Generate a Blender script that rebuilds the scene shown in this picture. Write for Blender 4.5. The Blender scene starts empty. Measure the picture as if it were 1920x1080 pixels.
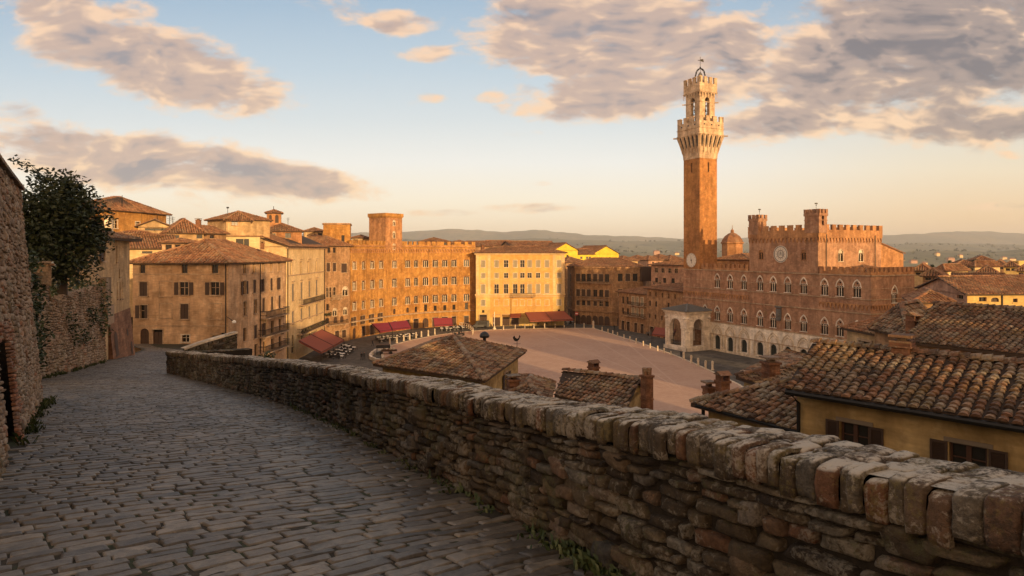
import bpy, math, random
import numpy as np
from mathutils import Vector
random.seed(7); rng = np.random.default_rng(7)
SC = bpy.context.scene
COL = SC.collection
R = math.radians
F, CX, HY = 1200.0, 960.0, 470.0          # focal length and horizon measured on the photograph (1920 px wide)
PZ = -24.0                                 # level of the square below the eye

# ------------------------------------------------------------------ camera
cam = bpy.data.cameras.new('camera'); camo = bpy.data.objects.new('camera', cam); COL.objects.link(camo)
camo.location = (0, 0, 0); camo.rotation_euler = (R(90), 0, 0)
cam.sensor_width = 36; cam.lens = 36 * F / 1920; cam.shift_y = -70 / 1920
cam.clip_start = .1; cam.clip_end = 60000
SC.camera = camo
SC.view_settings.view_transform = 'Standard'; SC.view_settings.look = 'None'
SC.view_settings.exposure = .55
SKY_K = .76; SC.view_settings.gamma = 1.0
SC.view_settings.use_curve_mapping = False
SC.render.resolution_x = 1024; SC.render.resolution_y = 576
SC.cycles.max_bounces = 6; SC.cycles.diffuse_bounces = 3; SC.cycles.volume_bounces = 0
SC.cycles.transparent_max_bounces = 6
# ------------------------------------------------------------------ sun
SUN_AZ = Vector((.52, -.854)).normalized()  # horizontal direction towards the sun (behind the camera, right)
SUN_EL = R(9.5)
sd = Vector((SUN_AZ.x * math.cos(SUN_EL), SUN_AZ.y * math.cos(SUN_EL), math.sin(SUN_EL)))
sl = bpy.data.lights.new('sun', 'SUN'); sl.energy = 4.0; sl.angle = R(.6); sl.color = (1.0, .64, .29)
so = bpy.data.objects.new('sun', sl); COL.objects.link(so)
so.rotation_euler = sd.to_track_quat('Z', 'Y').to_euler()

def lin(r, g, b):
    f = lambda c: c / 12.92 if c <= .04045 else ((c + .055) / 1.055) ** 2.4
    return (f(r / 255), f(g / 255), f(b / 255), 1)

class NT:                                   # small node-graph writer
    def __init__(s, tree):
        s.t = tree; s.n = tree.nodes; s.l = tree.links
    def node(s, typ, ins=None, **kw):
        n = s.n.new(typ)
        for k, v in kw.items(): setattr(n, k, v)
        for k, v in (ins or {}).items():
            if isinstance(v, bpy.types.NodeSocket): s.l.new(v, n.inputs[k])
            else: n.inputs[k].default_value = v
        return n
    def math(s, op, a, b=0.0, c=0.0, clamp=False):
        return s.node('ShaderNodeMath', {0: a, 1: b, 2: c}, operation=op, use_clamp=clamp).outputs[0]
    def mix(s, f, a, b, typ='MIX'):
        n = s.n.new('ShaderNodeMix'); n.data_type = 'RGBA'; n.blend_type = typ
        for k, v in ((0, f), (6, a), (7, b)):
            if isinstance(v, bpy.types.NodeSocket): s.l.new(v, n.inputs[k])
            else: n.inputs[k].default_value = v
        return n.outputs[2]
    def ramp(s, f, stops, interp='LINEAR'):
        n = s.n.new('ShaderNodeValToRGB'); n.color_ramp.interpolation = interp
        e = n.color_ramp.elements
        while len(e) < len(stops): e.new(.5)
        for i, (p, c) in enumerate(stops):
            e[i].position = p; e[i].color = c if len(c) == 4 else (*c, 1)
        s.l.new(f, n.inputs[0]); return n.outputs[0]
    def noise(s, vec, scale, detail=5, rough=.55, dist=0.0):
        return s.node('ShaderNodeTexNoise', {'Vector': vec, 'Scale': scale, 'Detail': detail, 'Roughness': rough, 'Distortion': dist}).outputs[0]
    def smooth(s, x, a, b):
        n = s.node('ShaderNodeMapRange', {0: x, 1: a, 2: b, 3: 0.0, 4: 1.0}, interpolation_type='SMOOTHSTEP')
        return n.outputs[0]

# ------------------------------------------------------------------ sky with clouds (all in directions, at infinity)
world = bpy.data.worlds.new('World'); SC.world = world; world.use_nodes = True
W = NT(world.node_tree); W.n.clear()
tc = W.node('ShaderNodeTexCoord'); sep = W.node('ShaderNodeSeparateXYZ', {0: tc.outputs['Generated']})
yy = W.math('MAXIMUM', sep.outputs[1], .12)
U = W.math('DIVIDE', sep.outputs[0], yy); V = W.math('DIVIDE', sep.outputs[2], yy)
uv = W.node('ShaderNodeCombineXYZ', {0: U, 1: V}).outputs[0]
el = W.math('ADD', V, 0.0)
clear = W.ramp(W.math('MULTIPLY', el, 2.2, clamp=True), [
    (0.0, lin(252, 226, 190)), (.07, lin(254, 233, 199)), (.17, lin(251, 241, 218)), (.30, lin(238, 238, 232)),
    (.45, lin(212, 221, 224)), (.62, lin(188, 206, 218)), (.86, lin(158, 184, 206)), (1.0, lin(134, 163, 192))])
warm = W.ramp(W.math('MULTIPLY', el, 2.2, clamp=True), [
    (0.0, lin(236, 194, 144)), (.12, lin(242, 208, 162)), (.28, lin(236, 222, 194)), (.5, lin(208, 214, 212)), (1.0, lin(135, 162, 190))])
clear = W.mix(W.smooth(U, .15, .8), clear, warm)
def px(x, y): return ((x - CX) / F, (HY - y) / F)
ell = [ # centre px, half length, half height, downward slope, weight
    (300, 120, 330, 105, .26, 1.0), (470, 170, 180, 60, .15, .75), (140, 25, 230, 70, .2, .8), (250, 18, 90, 36, .0, .8),
    (230, 300, 420, 80, .12, 1.0), (480, 335, 330, 52, .07, 1.0), (20, 215, 90, 40, .0, .6),
    (1140, 60, 380, 150, .05, 1.0), (1180, 170, 230, 80, -.1, 1.0), (1330, 110, 200, 130, -.3, .95), (1040, 190, 130, 60, .1, .8),
    (1700, 110, 420, 190, -.12, 1.05), (1850, 40, 300, 160, .0, 1.0), (1480, 225, 210, 55, -.15, .85), (1750, 225, 330, 70, .06, .95), (1620, 30, 200, 80, 0, .8),
    (745, 42, 115, 40, .05, .8), (808, 100, 75, 28, -.1, .72), (640, 20, 160, 40, .2, .55), (812, 183, 45, 16, .1, .62), (925, 183, 60, 18, 0, .6),
    (965, 205, 70, 22, 0, .66), (980, 250, 80, 16, 0, .5),
    (850, 399, 110, 13, .02, .62), (990, 390, 150, 17, -.02, .68), (1880, 386, 110, 13, -.05, .62), (1015, 345, 40, 8, 0, .5), (890, 295, 90, 12, 0, .42), (1820, 282, 130, 20, .02, .5), (1905, 290, 70, 14, 0, .6)]
mask = None
for (cx, cy, a, b, sl_, wt) in ell:
    u0, v0 = px(cx, cy)
    mp = W.node('ShaderNodeMapping', {0: uv, 1: (u0, v0, 0), 2: (0, 0, -math.atan(sl_)), 3: (a * 1.22 / F, b * 1.22 / F, 1)}, vector_type='TEXTURE')
    g = W.node('ShaderNodeTexGradient', {0: mp.outputs[0]}, gradient_type='SPHERICAL').outputs['Fac']
    g = W.math('MULTIPLY', W.smooth(g, 0, .75), wt * .8)
    mask = g if mask is None else W.math('SMOOTH_MAX', mask, g, .16)
wp_ = W.node('ShaderNodeTexNoise', {'Vector': uv, 'Scale': 4.0, 'Detail': 5.0}).outputs['Color']
wv_ = W.node('ShaderNodeVectorMath', {0: wp_, 1: (.5, .5, .5)}, operation='SUBTRACT').outputs[0]
wv_ = W.node('ShaderNodeVectorMath', {0: wv_, 1: (.16, .06, 0)}, operation='MULTIPLY').outputs[0]
uvw = W.node('ShaderNodeVectorMath', {0: uv, 1: wv_}, operation='ADD').outputs[0]
def cloud_raw(du, dv, det):
    wv = W.node('ShaderNodeVectorMath', {0: uvw, 1: (du, dv, 0)}, operation='ADD').outputs[0]
    m2 = W.node('ShaderNodeMapping', {0: wv, 2: (0, 0, R(10)), 3: (5.0, 12.5, 1)}).outputs[0]
    big = W.noise(m2, 1.0, 3, .5, .2)
    m3 = W.node('ShaderNodeMapping', {0: wv, 2: (0, 0, R(7)), 3: (14, 34, 1)}).outputs[0]
    fine = W.noise(m3, 1.0, det, .64, .15)
    n = W.math('ADD', W.math('MULTIPLY', big, 1.25), W.math('MULTIPLY', fine, 1.35))
    return W.math('ADD', W.math('SUBTRACT', n, 1.30), W.math('SUBTRACT', W.math('MULTIPLY', mask, 1.3), .53))
r0 = cloud_raw(0, 0, 10); s0_ = cloud_raw(0, 0, 2.5); r1 = cloud_raw(.008, .022, 2.5)
alpha = W.smooth(r0, -.10, .36)
light = W.math('ADD', W.math('MULTIPLY', W.math('SUBTRACT', s0_, r1), 1.25), .92)
light = W.math('ADD', light, W.math('MULTIPLY', W.math('SUBTRACT', r0, s0_), .4))
light = W.math('SUBTRACT', light, W.math('MULTIPLY', W.smooth(s0_, -.05, .75), .66), clamp=True)
shade = W.mix(W.smooth(U, .1, .6), lin(146, 142, 148), lin(116, 112, 118))
mid = W.mix(W.smooth(U, .2, .8), lin(196, 170, 156), lin(160, 144, 138))
lit = W.mix(W.smooth(V, .05, .38), lin(250, 214, 174), lin(244, 206, 172))
cc = W.mix(W.smooth(light, .05, .5), shade, mid)
cc = W.mix(W.smooth(light, .5, .92), cc, lit)
skyc = W.mix(W.math('MULTIPLY', alpha, .95), clear, cc)
# the part of the sky behind the viewer: warm sunset glow round the sun, grey-mauve cloud overhead
sdv = W.node('ShaderNodeVectorMath', {0: tc.outputs['Generated'], 1: tuple(sd)}, operation='DOT_PRODUCT').outputs['Value']
back = W.smooth(sep.outputs[1], .25, -.15)
glow = W.mix(W.smooth(sdv, -.1, .95), (1.40, 1.0, .68, 1), (2.6, 1.5, .7, 1))
glow = W.mix(W.smooth(sep.outputs[2], .15, .8), glow, (.52, .44, .38, 1))
skyc = W.mix(W.math('MAXIMUM', back, W.smooth(sep.outputs[2], .55, .9)), skyc, glow)
skyc = W.node('ShaderNodeVectorMath', {0: skyc, 1: (SKY_K, SKY_K, SKY_K)}, operation='MULTIPLY').outputs[0]
nis = W.node('ShaderNodeTexSky', sky_type='NISHITA', sun_disc=False, sun_elevation=SUN_EL,
             sun_rotation=math.atan2(SUN_AZ.x, SUN_AZ.y))
sk10 = W.node('ShaderNodeVectorMath', {0: skyc, 1: (10, 10, 10)}, operation='MULTIPLY').outputs[0]
both = W.mix(.04, sk10, nis.outputs[0])
bg = W.node('ShaderNodeBackground', {0: both, 1: .1})
W.node('ShaderNodeOutputWorld', {0: bg.outputs[0]})

# ------------------------------------------------------------------ object helpers
def tag(o, label=None, cat=None, group=None, kind=None):
    if label: o['label'] = label
    if cat: o['category'] = cat
    if group: o['group'] = group
    if kind: o['kind'] = kind
    return o
def thing(name, label, cat, loc, group=None, rz=0):
    o = bpy.data.objects.new(name, None); COL.objects.link(o)
    o.location = loc; o.rotation_euler = (0, 0, rz); o.empty_display_size = .3
    return tag(o, label, cat, group)
def link(name, me, parent=None, loc=(0, 0, 0), rz=0):
    o = bpy.data.objects.new(name, me); COL.objects.link(o)
    o.location = loc; o.rotation_euler = (0, 0, rz)
    if parent is not None: o.parent = parent
    return o
def copy_tree(o, parent=None):
    c = o.copy(); COL.objects.link(c)
    if parent is not None: c.parent = parent
    for ch in list(o.children): copy_tree(ch, c)
    return c

class MB:
    """collects faces, then links them as one mesh"""
    def __init__(s): s.v = []; s.f = []; s.m = []; s.r = []
    def poly(s, pts, m=0, r=None):
        i = len(s.v); s.v.extend([tuple(p) for p in pts]); s.f.append(tuple(range(i, i + len(pts)))); s.m.append(m)
        s.r.append(random.random() if r is None else r)
    def arr(s, verts, faces, rnd=None, m=0):   # verts (N,k,3), faces: index lists in one template
        N, k, _ = verts.shape; base = len(s.v)
        s.v.extend(map(tuple, verts.reshape(-1, 3).tolist()))
        rr = rng.random(N) if rnd is None else rnd
        for q in faces:
            idx = (np.arange(N)[:, None] * k + np.array(q)[None, :] + base).tolist()
            s.f.extend(map(tuple, idx)); s.m.extend([m] * N); s.r.extend(rr.tolist())
    def box(s, c, sx, sy, sz, rz=0, m=0, bev=0, taper=1.0):
        """box on base centre c"""
        ca, sa = math.cos(rz), math.sin(rz); x, y = sx / 2, sy / 2; P = []
        for (dz, k) in ((0, 1.0), (sz, taper)):
            for (a, b) in ((-x, -y), (x, -y), (x, y), (-x, y)):
                a *= k; b *= k
                P.append((c[0] + a * ca - b * sa, c[1] + a * sa + b * ca, c[2] + dz))
        for q in ((3, 2, 1, 0), (4, 5, 6, 7), (0, 1, 5, 4), (1, 2, 6, 5), (2, 3, 7, 6), (3, 0, 4, 7)):
            s.poly([P[i] for i in q], m)
    def tube(s, pts, rad, n=6, m=0, cap=True):
        pts = [Vector(p) for p in pts]; rad = rad if isinstance(rad, (list, tuple)) else [rad] * len(pts)
        rings = []
        for i, p in enumerate(pts):
            d = (pts[min(i + 1, len(pts) - 1)] - pts[max(i - 1, 0)]).normalized()
            a = d.orthogonal().normalized() if abs(d.z) < .99 else Vector((1, 0, 0)); b = d.cross(a).normalized(); a = b.cross(d)
            rings.append([p + (a * math.cos(t) + b * math.sin(t)) * rad[i] for t in [2 * math.pi * k / n for k in range(n)]])
        for i in range(len(pts) - 1):
            for k in range(n):
                s.poly([rings[i][k], rings[i][(k + 1) % n], rings[i + 1][(k + 1) % n], rings[i + 1][k]], m, .5)
        if cap: s.poly(rings[0][::-1], m, .5); s.poly(rings[-1], m, .5)
    def lathe(s, prof, c, n=12, m=0, rz=0):
        rg = [[(c[0] + r * math.cos(rz + 2 * math.pi * k / n), c[1] + r * math.sin(rz + 2 * math.pi * k / n), c[2] + z) for k in range(n)] for r, z in prof]
        for i in range(len(rg) - 1):
            for k in range(n):
                s.poly([rg[i][k], rg[i][(k + 1) % n], rg[i + 1][(k + 1) % n], rg[i + 1][k]], m, .5)
        s.poly(rg[0][::-1], m, .5); s.poly(rg[-1], m, .5)
    def mesh(s, name, mats, off=(0, 0, 0), smooth=False):
        me = bpy.data.meshes.new(name)
        v = np.array(s.v, dtype=float) - np.array(off)[None, :]
        me.from_pydata(v.tolist(), [], s.f)
        mats = mats if isinstance(mats, (list, tuple)) else [mats]
        for q in mats: me.materials.append(q)
        me.polygons.foreach_set('material_index', s.m)
        a = me.attributes.new('rnd', 'FLOAT', 'FACE'); a.data.foreach_set('value', s.r)
        if smooth: me.polygons.foreach_set('use_smooth', [True] * len(s.f))
        me.update(); return me
    def build(s, name, mats, parent=None, smooth=False):
        """vertices are in world space; the parent is an unrotated empty (or an unrotated child of one)"""
        off = Vector((0, 0, 0)); q = parent
        while q is not None: off += Vector(q.location); q = q.parent
        if parent is None:
            v = np.array(s.v); off = Vector(((v[:, 0].min() + v[:, 0].max()) / 2, (v[:, 1].min() + v[:, 1].max()) / 2, v[:, 2].min()))
            return link(name, s.mesh(name, mats, off, smooth), None, off)
        return link(name, s.mesh(name, mats, off, smooth), parent)

# ------------------------------------------------------------------ materials
def pmat(name):
    m = bpy.data.materials.new(name); m.use_nodes = True; n = NT(m.node_tree)
    return m, n, m.node_tree.nodes['Principled BSDF']
def pos(n): return n.node('ShaderNodeNewGeometry').outputs['Position']
def wallmat(name, c1, c2, c3, big=.22, small=2.2, rough=.9, bump=.25, course=0.0, mott=1.0):
    """masonry / plaster: broad patches, fine grain, horizontal courses"""
    m, n, b = pmat(name); P = pos(n)
    a = n.noise(P, big, 4, .6); f = n.noise(P, small, 6, .62)
    st = n.node('ShaderNodeMapping', {0: P, 3: (.9, .9, 5.5)}).outputs[0]
    s = n.noise(st, 1.4, 3, .6)
    col = n.mix(n.smooth(a, .36, .66), (*c1, 1), (*c2, 1))
    col = n.mix(n.math('MULTIPLY', n.smooth(f, .48, .72), .75), col, (*c3, 1))
    bl = n.noise(P, small * .45, 3, .7, .6); sp_ = n.node('ShaderNodeMapping', {0: P, 3: (1.6, 1.6, .22)}).outputs[0]; dr = n.noise(sp_, .7, 5, .65)
    k = n.math('MULTIPLY_ADD', s, .9, .55); k = n.math('MULTIPLY', k, n.math('MULTIPLY_ADD', n.smooth(bl, .32, .68), .55 * mott, 1 - .28 * mott)); k = n.math('MULTIPLY', k, n.math('MULTIPLY_ADD', n.smooth(dr, .3, .7), .5 * mott, 1 - .26 * mott))
    col = n.mix(.8, col, n.node('ShaderNodeCombineXYZ', {0: k, 1: k, 2: k}).outputs[0], 'MULTIPLY')
    h = n.math('ADD', n.math('MULTIPLY', f, .6), n.math('MULTIPLY', s, .5))
    if course > 0:
        sp = n.node('ShaderNodeSeparateXYZ', {0: P}); xy = n.math('ADD', sp.outputs[0], n.math('MULTIPLY', sp.outputs[1], .8))
        cv = n.node('ShaderNodeCombineXYZ', {0: xy, 1: sp.outputs[2]}).outputs[0]
        br = n.node('ShaderNodeTexBrick', {'Vector': cv, 'Scale': 1.0, 'Mortar Size': course * .07, 'Brick Width': course * 2.4, 'Row Height': course,
                                           'Color1': (1, 1, 1, 1), 'Color2': (.62, .62, .62, 1), 'Mortar': (.5, .48, .45, 1), 'Bias': .1})
        col = n.mix(.75, col, br.outputs[0], 'MULTIPLY')
    bp = n.node('ShaderNodeBump', {'Strength': bump, 'Distance': .08, 'Height': h})
    n.l.new(col, b.inputs['Base Color']); b.inputs['Roughness'].default_value = rough; b.inputs['Specular IOR Level'].default_value = .2
    n.l.new(bp.outputs[0], b.inputs['Normal']); return m
def stonemat(name, stops, grain=14, lichen=None, lamt=.5, rough=.88, bump=.5, bdist=.015, lscale=1.7, cover=.52, spec=.25, tone=None):
    """one colour per stone or tile (face attribute), grain inside it, lichen patches over all"""
    m, n, b = pmat(name); P = pos(n)
    at_ = n.node('ShaderNodeAttribute', attribute_name='rnd').outputs['Fac']
    col = n.ramp(at_, stops)
    f = n.noise(P, grain, 7, .68); g = n.noise(P, grain * 4.3, 4, .6)
    k = n.math('MULTIPLY_ADD', n.smooth(f, .25, .75), 1.0, .45)
    col = n.mix(.8, col, n.node('ShaderNodeCombineXYZ', {0: k, 1: k, 2: k}).outputs[0], 'MULTIPLY')
    if tone is not None:
        col = n.mix(n.math('MULTIPLY', n.smooth(n.noise(P, tone[1], 3, .6), .42, .62), tone[2]), col, (*tone[0], 1))
    if lichen is not None:
        for i, (lc, amt) in enumerate(lichen):
            pw = n.node('ShaderNodeVectorMath', {0: P, 1: (11.3 * i, 3.1 * i, 5.7 * i)}, operation='ADD').outputs[0]
            l = n.noise(pw, lscale, 2, .5); l2 = n.noise(pw, lscale * 11, 6, .7)
            q = n.math('ADD', n.math('MULTIPLY', l, .5), n.math('MULTIPLY', l2, .55))
            col = n.mix(n.math('MULTIPLY', n.smooth(q, cover, cover + .07), amt), col, (*lc, 1))
    h = n.math('ADD', f, n.math('MULTIPLY', g, .45))
    bp = n.node('ShaderNodeBump', {'Strength': bump, 'Distance': bdist, 'Height': h})
    n.l.new(col, b.inputs['Base Color']); b.inputs['Roughness'].default_value = rough; b.inputs['Specular IOR Level'].default_value = spec
    n.l.new(bp.outputs[0], b.inputs['Normal']); return m
def flat(name, c, rough=.7, metal=0.0, vary=.25, scale=3.0):
    m, n, b = pmat(name); f = n.noise(pos(n), scale, 5, .6)
    k = n.math('MULTIPLY_ADD', f, vary * 2, 1 - vary)
    col = n.mix(1.0, (*c, 1), n.node('ShaderNodeCombineXYZ', {0: k, 1: k, 2: k}).outputs[0], 'MULTIPLY')
    n.l.new(col, b.inputs['Base Color']); b.inputs['Roughness'].default_value = rough; b.inputs['Metallic'].default_value = metal
    return m
def leafmat(name, c1, c2, c3):
    m, n, b = pmat(name); a = n.node('ShaderNodeAttribute', attribute_name='rnd').outputs['Fac']
    col = n.ramp(a, [(0, c1), (.6, c2), (1, c3)]); n.l.new(col, b.inputs['Base Color']); b.inputs['Roughness'].default_value = .55
    b.inputs['Transmission Weight'].default_value = 0; b.inputs['Specular IOR Level'].default_value = .35
    return m
M = {}
M['brick_orange'] = wallmat('orange_brick', (.40, .205, .058), (.31, .148, .042), (.46, .26, .09), .16, 1.5)
M['brick_red'] = wallmat('red_brick', (.36, .205, .125), (.28, .15, .092), (.42, .26, .17), .13, 1.3)
M['brick_gold'] = wallmat('gold_brick', (.39, .20, .09), (.30, .145, .068), (.44, .25, .13), .16, 1.5)
M['brick_brown'] = wallmat('brown_brick', (.32, .19, .10), (.24, .135, .07), (.38, .25, .145), .2, 1.8)
M['ochre_wall'] = wallmat('weathered_ochre_wall', (.52, .335, .20), (.38, .235, .13), (.56, .40, .26), .2, 1.1)
M['cream'] = wallmat('cream_plaster', (.62, .46, .25), (.53, .37, .19), (.68, .52, .31), .15, 1.0, bump=.1, mott=.45)
M['yellow'] = wallmat('yellow_plaster', (.60, .43, .17), (.52, .36, .13), (.64, .47, .21), .12, 1.0, bump=.08, mott=.45)
M['apricot'] = wallmat('apricot_plaster', (.58, .34, .11), (.52, .295, .09), (.62, .38, .14), .12, 1.0, bump=.08, mott=.45)
M['lemon'] = wallmat('lemon_plaster', (.72, .52, .06), (.66, .46, .05), (.74, .56, .1), .1, .8, bump=.08, mott=.45)
M['ochre_plaster'] = wallmat('ochre_plaster', (.42, .29, .13), (.34, .22, .09), (.47, .34, .17), .45, 3.0, bump=.12)
M['pink_plaster'] = wallmat('pink_plaster', (.42, .25, .17), (.36, .2, .13), (.46, .3, .2), .3, 1.6, bump=.1)
M['marble'] = wallmat('white_stone', (.74, .66, .56), (.60, .51, .42), (.78, .71, .62), .3, 1.6, mott=.8)
M['crown_stone'] = wallmat('weathered_crown_stone', (.50, .37, .25), (.36, .25, .16), (.58, .45, .32), .3, 1.6)
M['pale_trim'] = wallmat('pale_stone_trim', (.62, .52, .40), (.52, .42, .31), (.66, .57, .45), .8, 3.0, bump=.1)
M['stone_band'] = wallmat('stone_band', (.40, .29, .19), (.33, .22, .14), (.45, .34, .24), .8, 3.0, bump=.1)
M['buff_wall'] = wallmat('buff_stone_wall', (.48, .33, .18), (.36, .23, .115), (.52, .39, .23), .25, 1.5)
M['glass'] = flat('dark_pane', (.02, .017, .015), .25, 0, .2)
M['green_door'] = flat('dark_green_door', (.028, .032, .026), .6)
M['shutter'] = flat('brown_shutter', (.055, .03, .018), .7)
M['shutter_pale'] = flat('grey_shutter', (.27, .23, .16), .7)
M['wood'] = flat('dark_wood', (.06, .03, .016), .75)
M['iron'] = flat('dark_iron', (.025, .022, .02), .5, .6)
M['lead'] = flat('grey_lead_roof', (.12, .115, .11), .7)
M['awning_wine'] = flat('burgundy_canvas', (.17, .014, .03), .8, vary=.15)
M['awning_rust'] = flat('rust_canvas', (.23, .055, .03), .8, vary=.15)
M['clock'] = flat('white_dial', (.62, .56, .48), .7, vary=.1)
M['cloth'] = flat('white_cloth', (.78, .75, .70), .8, vary=.05)
M['black'] = flat('black_paint', (.015, .014, .014), .5)
tile_stops = [(0, (.075, .045, .03)), (.2, (.15, .08, .048)), (.42, (.23, .115, .065)), (.62, (.27, .155, .09)), (.8, (.24, .17, .115)), (.92, (.15, .11, .08)), (1, (.33, .25, .18))]
M['tile'] = stonemat('clay_tile', tile_stops, 9, [((.33, .29, .22), .55), ((.34, .22, .07), .32), ((.06, .05, .04), .6)], lscale=.9, bump=.4, cover=.55)
M['tile_far'] = stonemat('clay_tile_far', [(0, (.16, .075, .04)), (.4, (.25, .115, .058)), (.75, (.31, .16, .085)), (1, (.24, .15, .09))], 2.0, [((.3, .22, .13), .4), ((.09, .05, .03), .5)], lscale=.35, bump=.2, cover=.54)
M['under'] = flat('under_tile', (.04, .024, .016), .95)
M['soffit'] = flat('eave_wood', (.07, .042, .025), .9)
M['chimney_brick'] = wallmat('chimney_brick', (.26, .12, .065), (.17, .08, .05), (.31, .18, .11), 1.2, 7.0, course=.075)

# ------------------------------------------------------------------ measuring helpers
def gx(x, d): return Vector(((x - CX) / F * d, d))
def at(x, y, d): return Vector(((x - CX) / F * d, d, (HY - y) / F * d))
def zy(y, d): return (HY - y) / F * d

class Face:
    """one facade: p0 -> p1 seen from outside, left to right"""
    def __init__(s, p0, p1):
        s.p0 = Vector(p0[:2]); s.p1 = Vector(p1[:2]); d = s.p1 - s.p0; s.L = d.length; s.u = d / s.L; s.n = Vector((s.u.y, -s.u.x)); s.rz = math.atan2(s.u.y, s.u.x)
    def t(s, x):                          # distance along the facade of a measured column
        k = (x - CX) / F; return (k * s.p0.y - s.p0.x) / (s.u.x - k * s.u.y)
    def xy(s, t, o=0): q = s.p0 + s.u * t + s.n * o; return q
    def z(s, x, y): return zy(y, s.xy(s.t(x)).y)
    def P(s, t, z, o=0): q = s.xy(t, o); return (q.x, q.y, z)

def arch_pts(w, zs, H, kind, n=8):
    out = []
    for i in range(2 * n + 1):
        x = -w / 2 + w * i / (2 * n)
        if kind == 'round': z = zs + H * math.sqrt(max(0, 1 - (2 * x / w) ** 2))
        else:
            a = abs(x); z = zs + H / .866 * math.sqrt(max(0, 1 - ((a + w / 2) / w) ** 2))
        out.append((x, z))
    return out
def wall(mb, fc, z0, z1, ops=(), depth=.28, m=0, t0=0, t1=None):
    """wall with real openings; ops: (t, width, zbottom, height, kind)"""
    L = fc.L if t1 is None else t1
    us = {t0, L}; vs = {z0, z1}; ops = [o[:5] for o in ops if o[0] - o[1] / 2 > t0 + .02 and o[0] + o[1] / 2 < L - .02 and o[2] + o[3] < z1 - .02]
    ops = [(t, w, max(zb, z0), h - max(0, z0 - zb), k) for (t, w, zb, h, k) in ops]
    for (t, w, zb, h, k) in ops: us |= {t - w / 2, t + w / 2}; vs |= {zb, zb + h}
    us = sorted(us); vs = sorted(vs)
    for i in range(len(us) - 1):
        if us[i + 1] - us[i] < 1e-5: continue
        uc = (us[i] + us[i + 1]) / 2; run = None
        for j in range(len(vs) - 1):
            vc = (vs[j] + vs[j + 1]) / 2
            hole = any(abs(uc - o[0]) < o[1] / 2 and o[2] < vc < o[2] + o[3] for o in ops)
            if hole:
                if run is not None: mb.poly([fc.P(us[i], run), fc.P(us[i + 1], run), fc.P(us[i + 1], vs[j]), fc.P(us[i], vs[j])], m)
                run = None
            elif run is None: run = vs[j]
        if run is not None: mb.poly([fc.P(us[i], run), fc.P(us[i + 1], run), fc.P(us[i + 1], z1), fc.P(us[i], z1)], m)
    for (t, w, zb, h, k) in ops:
        a, b = t - w / 2, t + w / 2; D = -depth
        if k in ('round', 'pointed'):
            H = min(h * .5, w * (.5 if k == 'round' else .866)); zs = zb + h - H; pts = arch_pts(w, zs, H, k)
            for (x0, y0), (x1, y1) in zip(pts, pts[1:]):
                mb.poly([fc.P(t + x0, y0), fc.P(t + x1, y1), fc.P(t + x1, zb + h), fc.P(t + x0, zb + h)], m)
                mb.poly([fc.P(t + x0, y0), fc.P(t + x0, y0, D), fc.P(t + x1, y1, D), fc.P(t + x1, y1)], m)
        else:
            zs = zb + h
            mb.poly([fc.P(a, zs), fc.P(a, zs, D), fc.P(b, zs, D), fc.P(b, zs)], m)
        mb.poly([fc.P(a, zb), fc.P(a, zb, D), fc.P(a, zs, D), fc.P(a, zs)], m)
        mb.poly([fc.P(b, zb, D), fc.P(b, zb), fc.P(b, zs), fc.P(b, zs, D)], m)
        mb.poly([fc.P(a, zb, D), fc.P(a, zb), fc.P(b, zb), fc.P(b, zb, D)], m)

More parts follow.
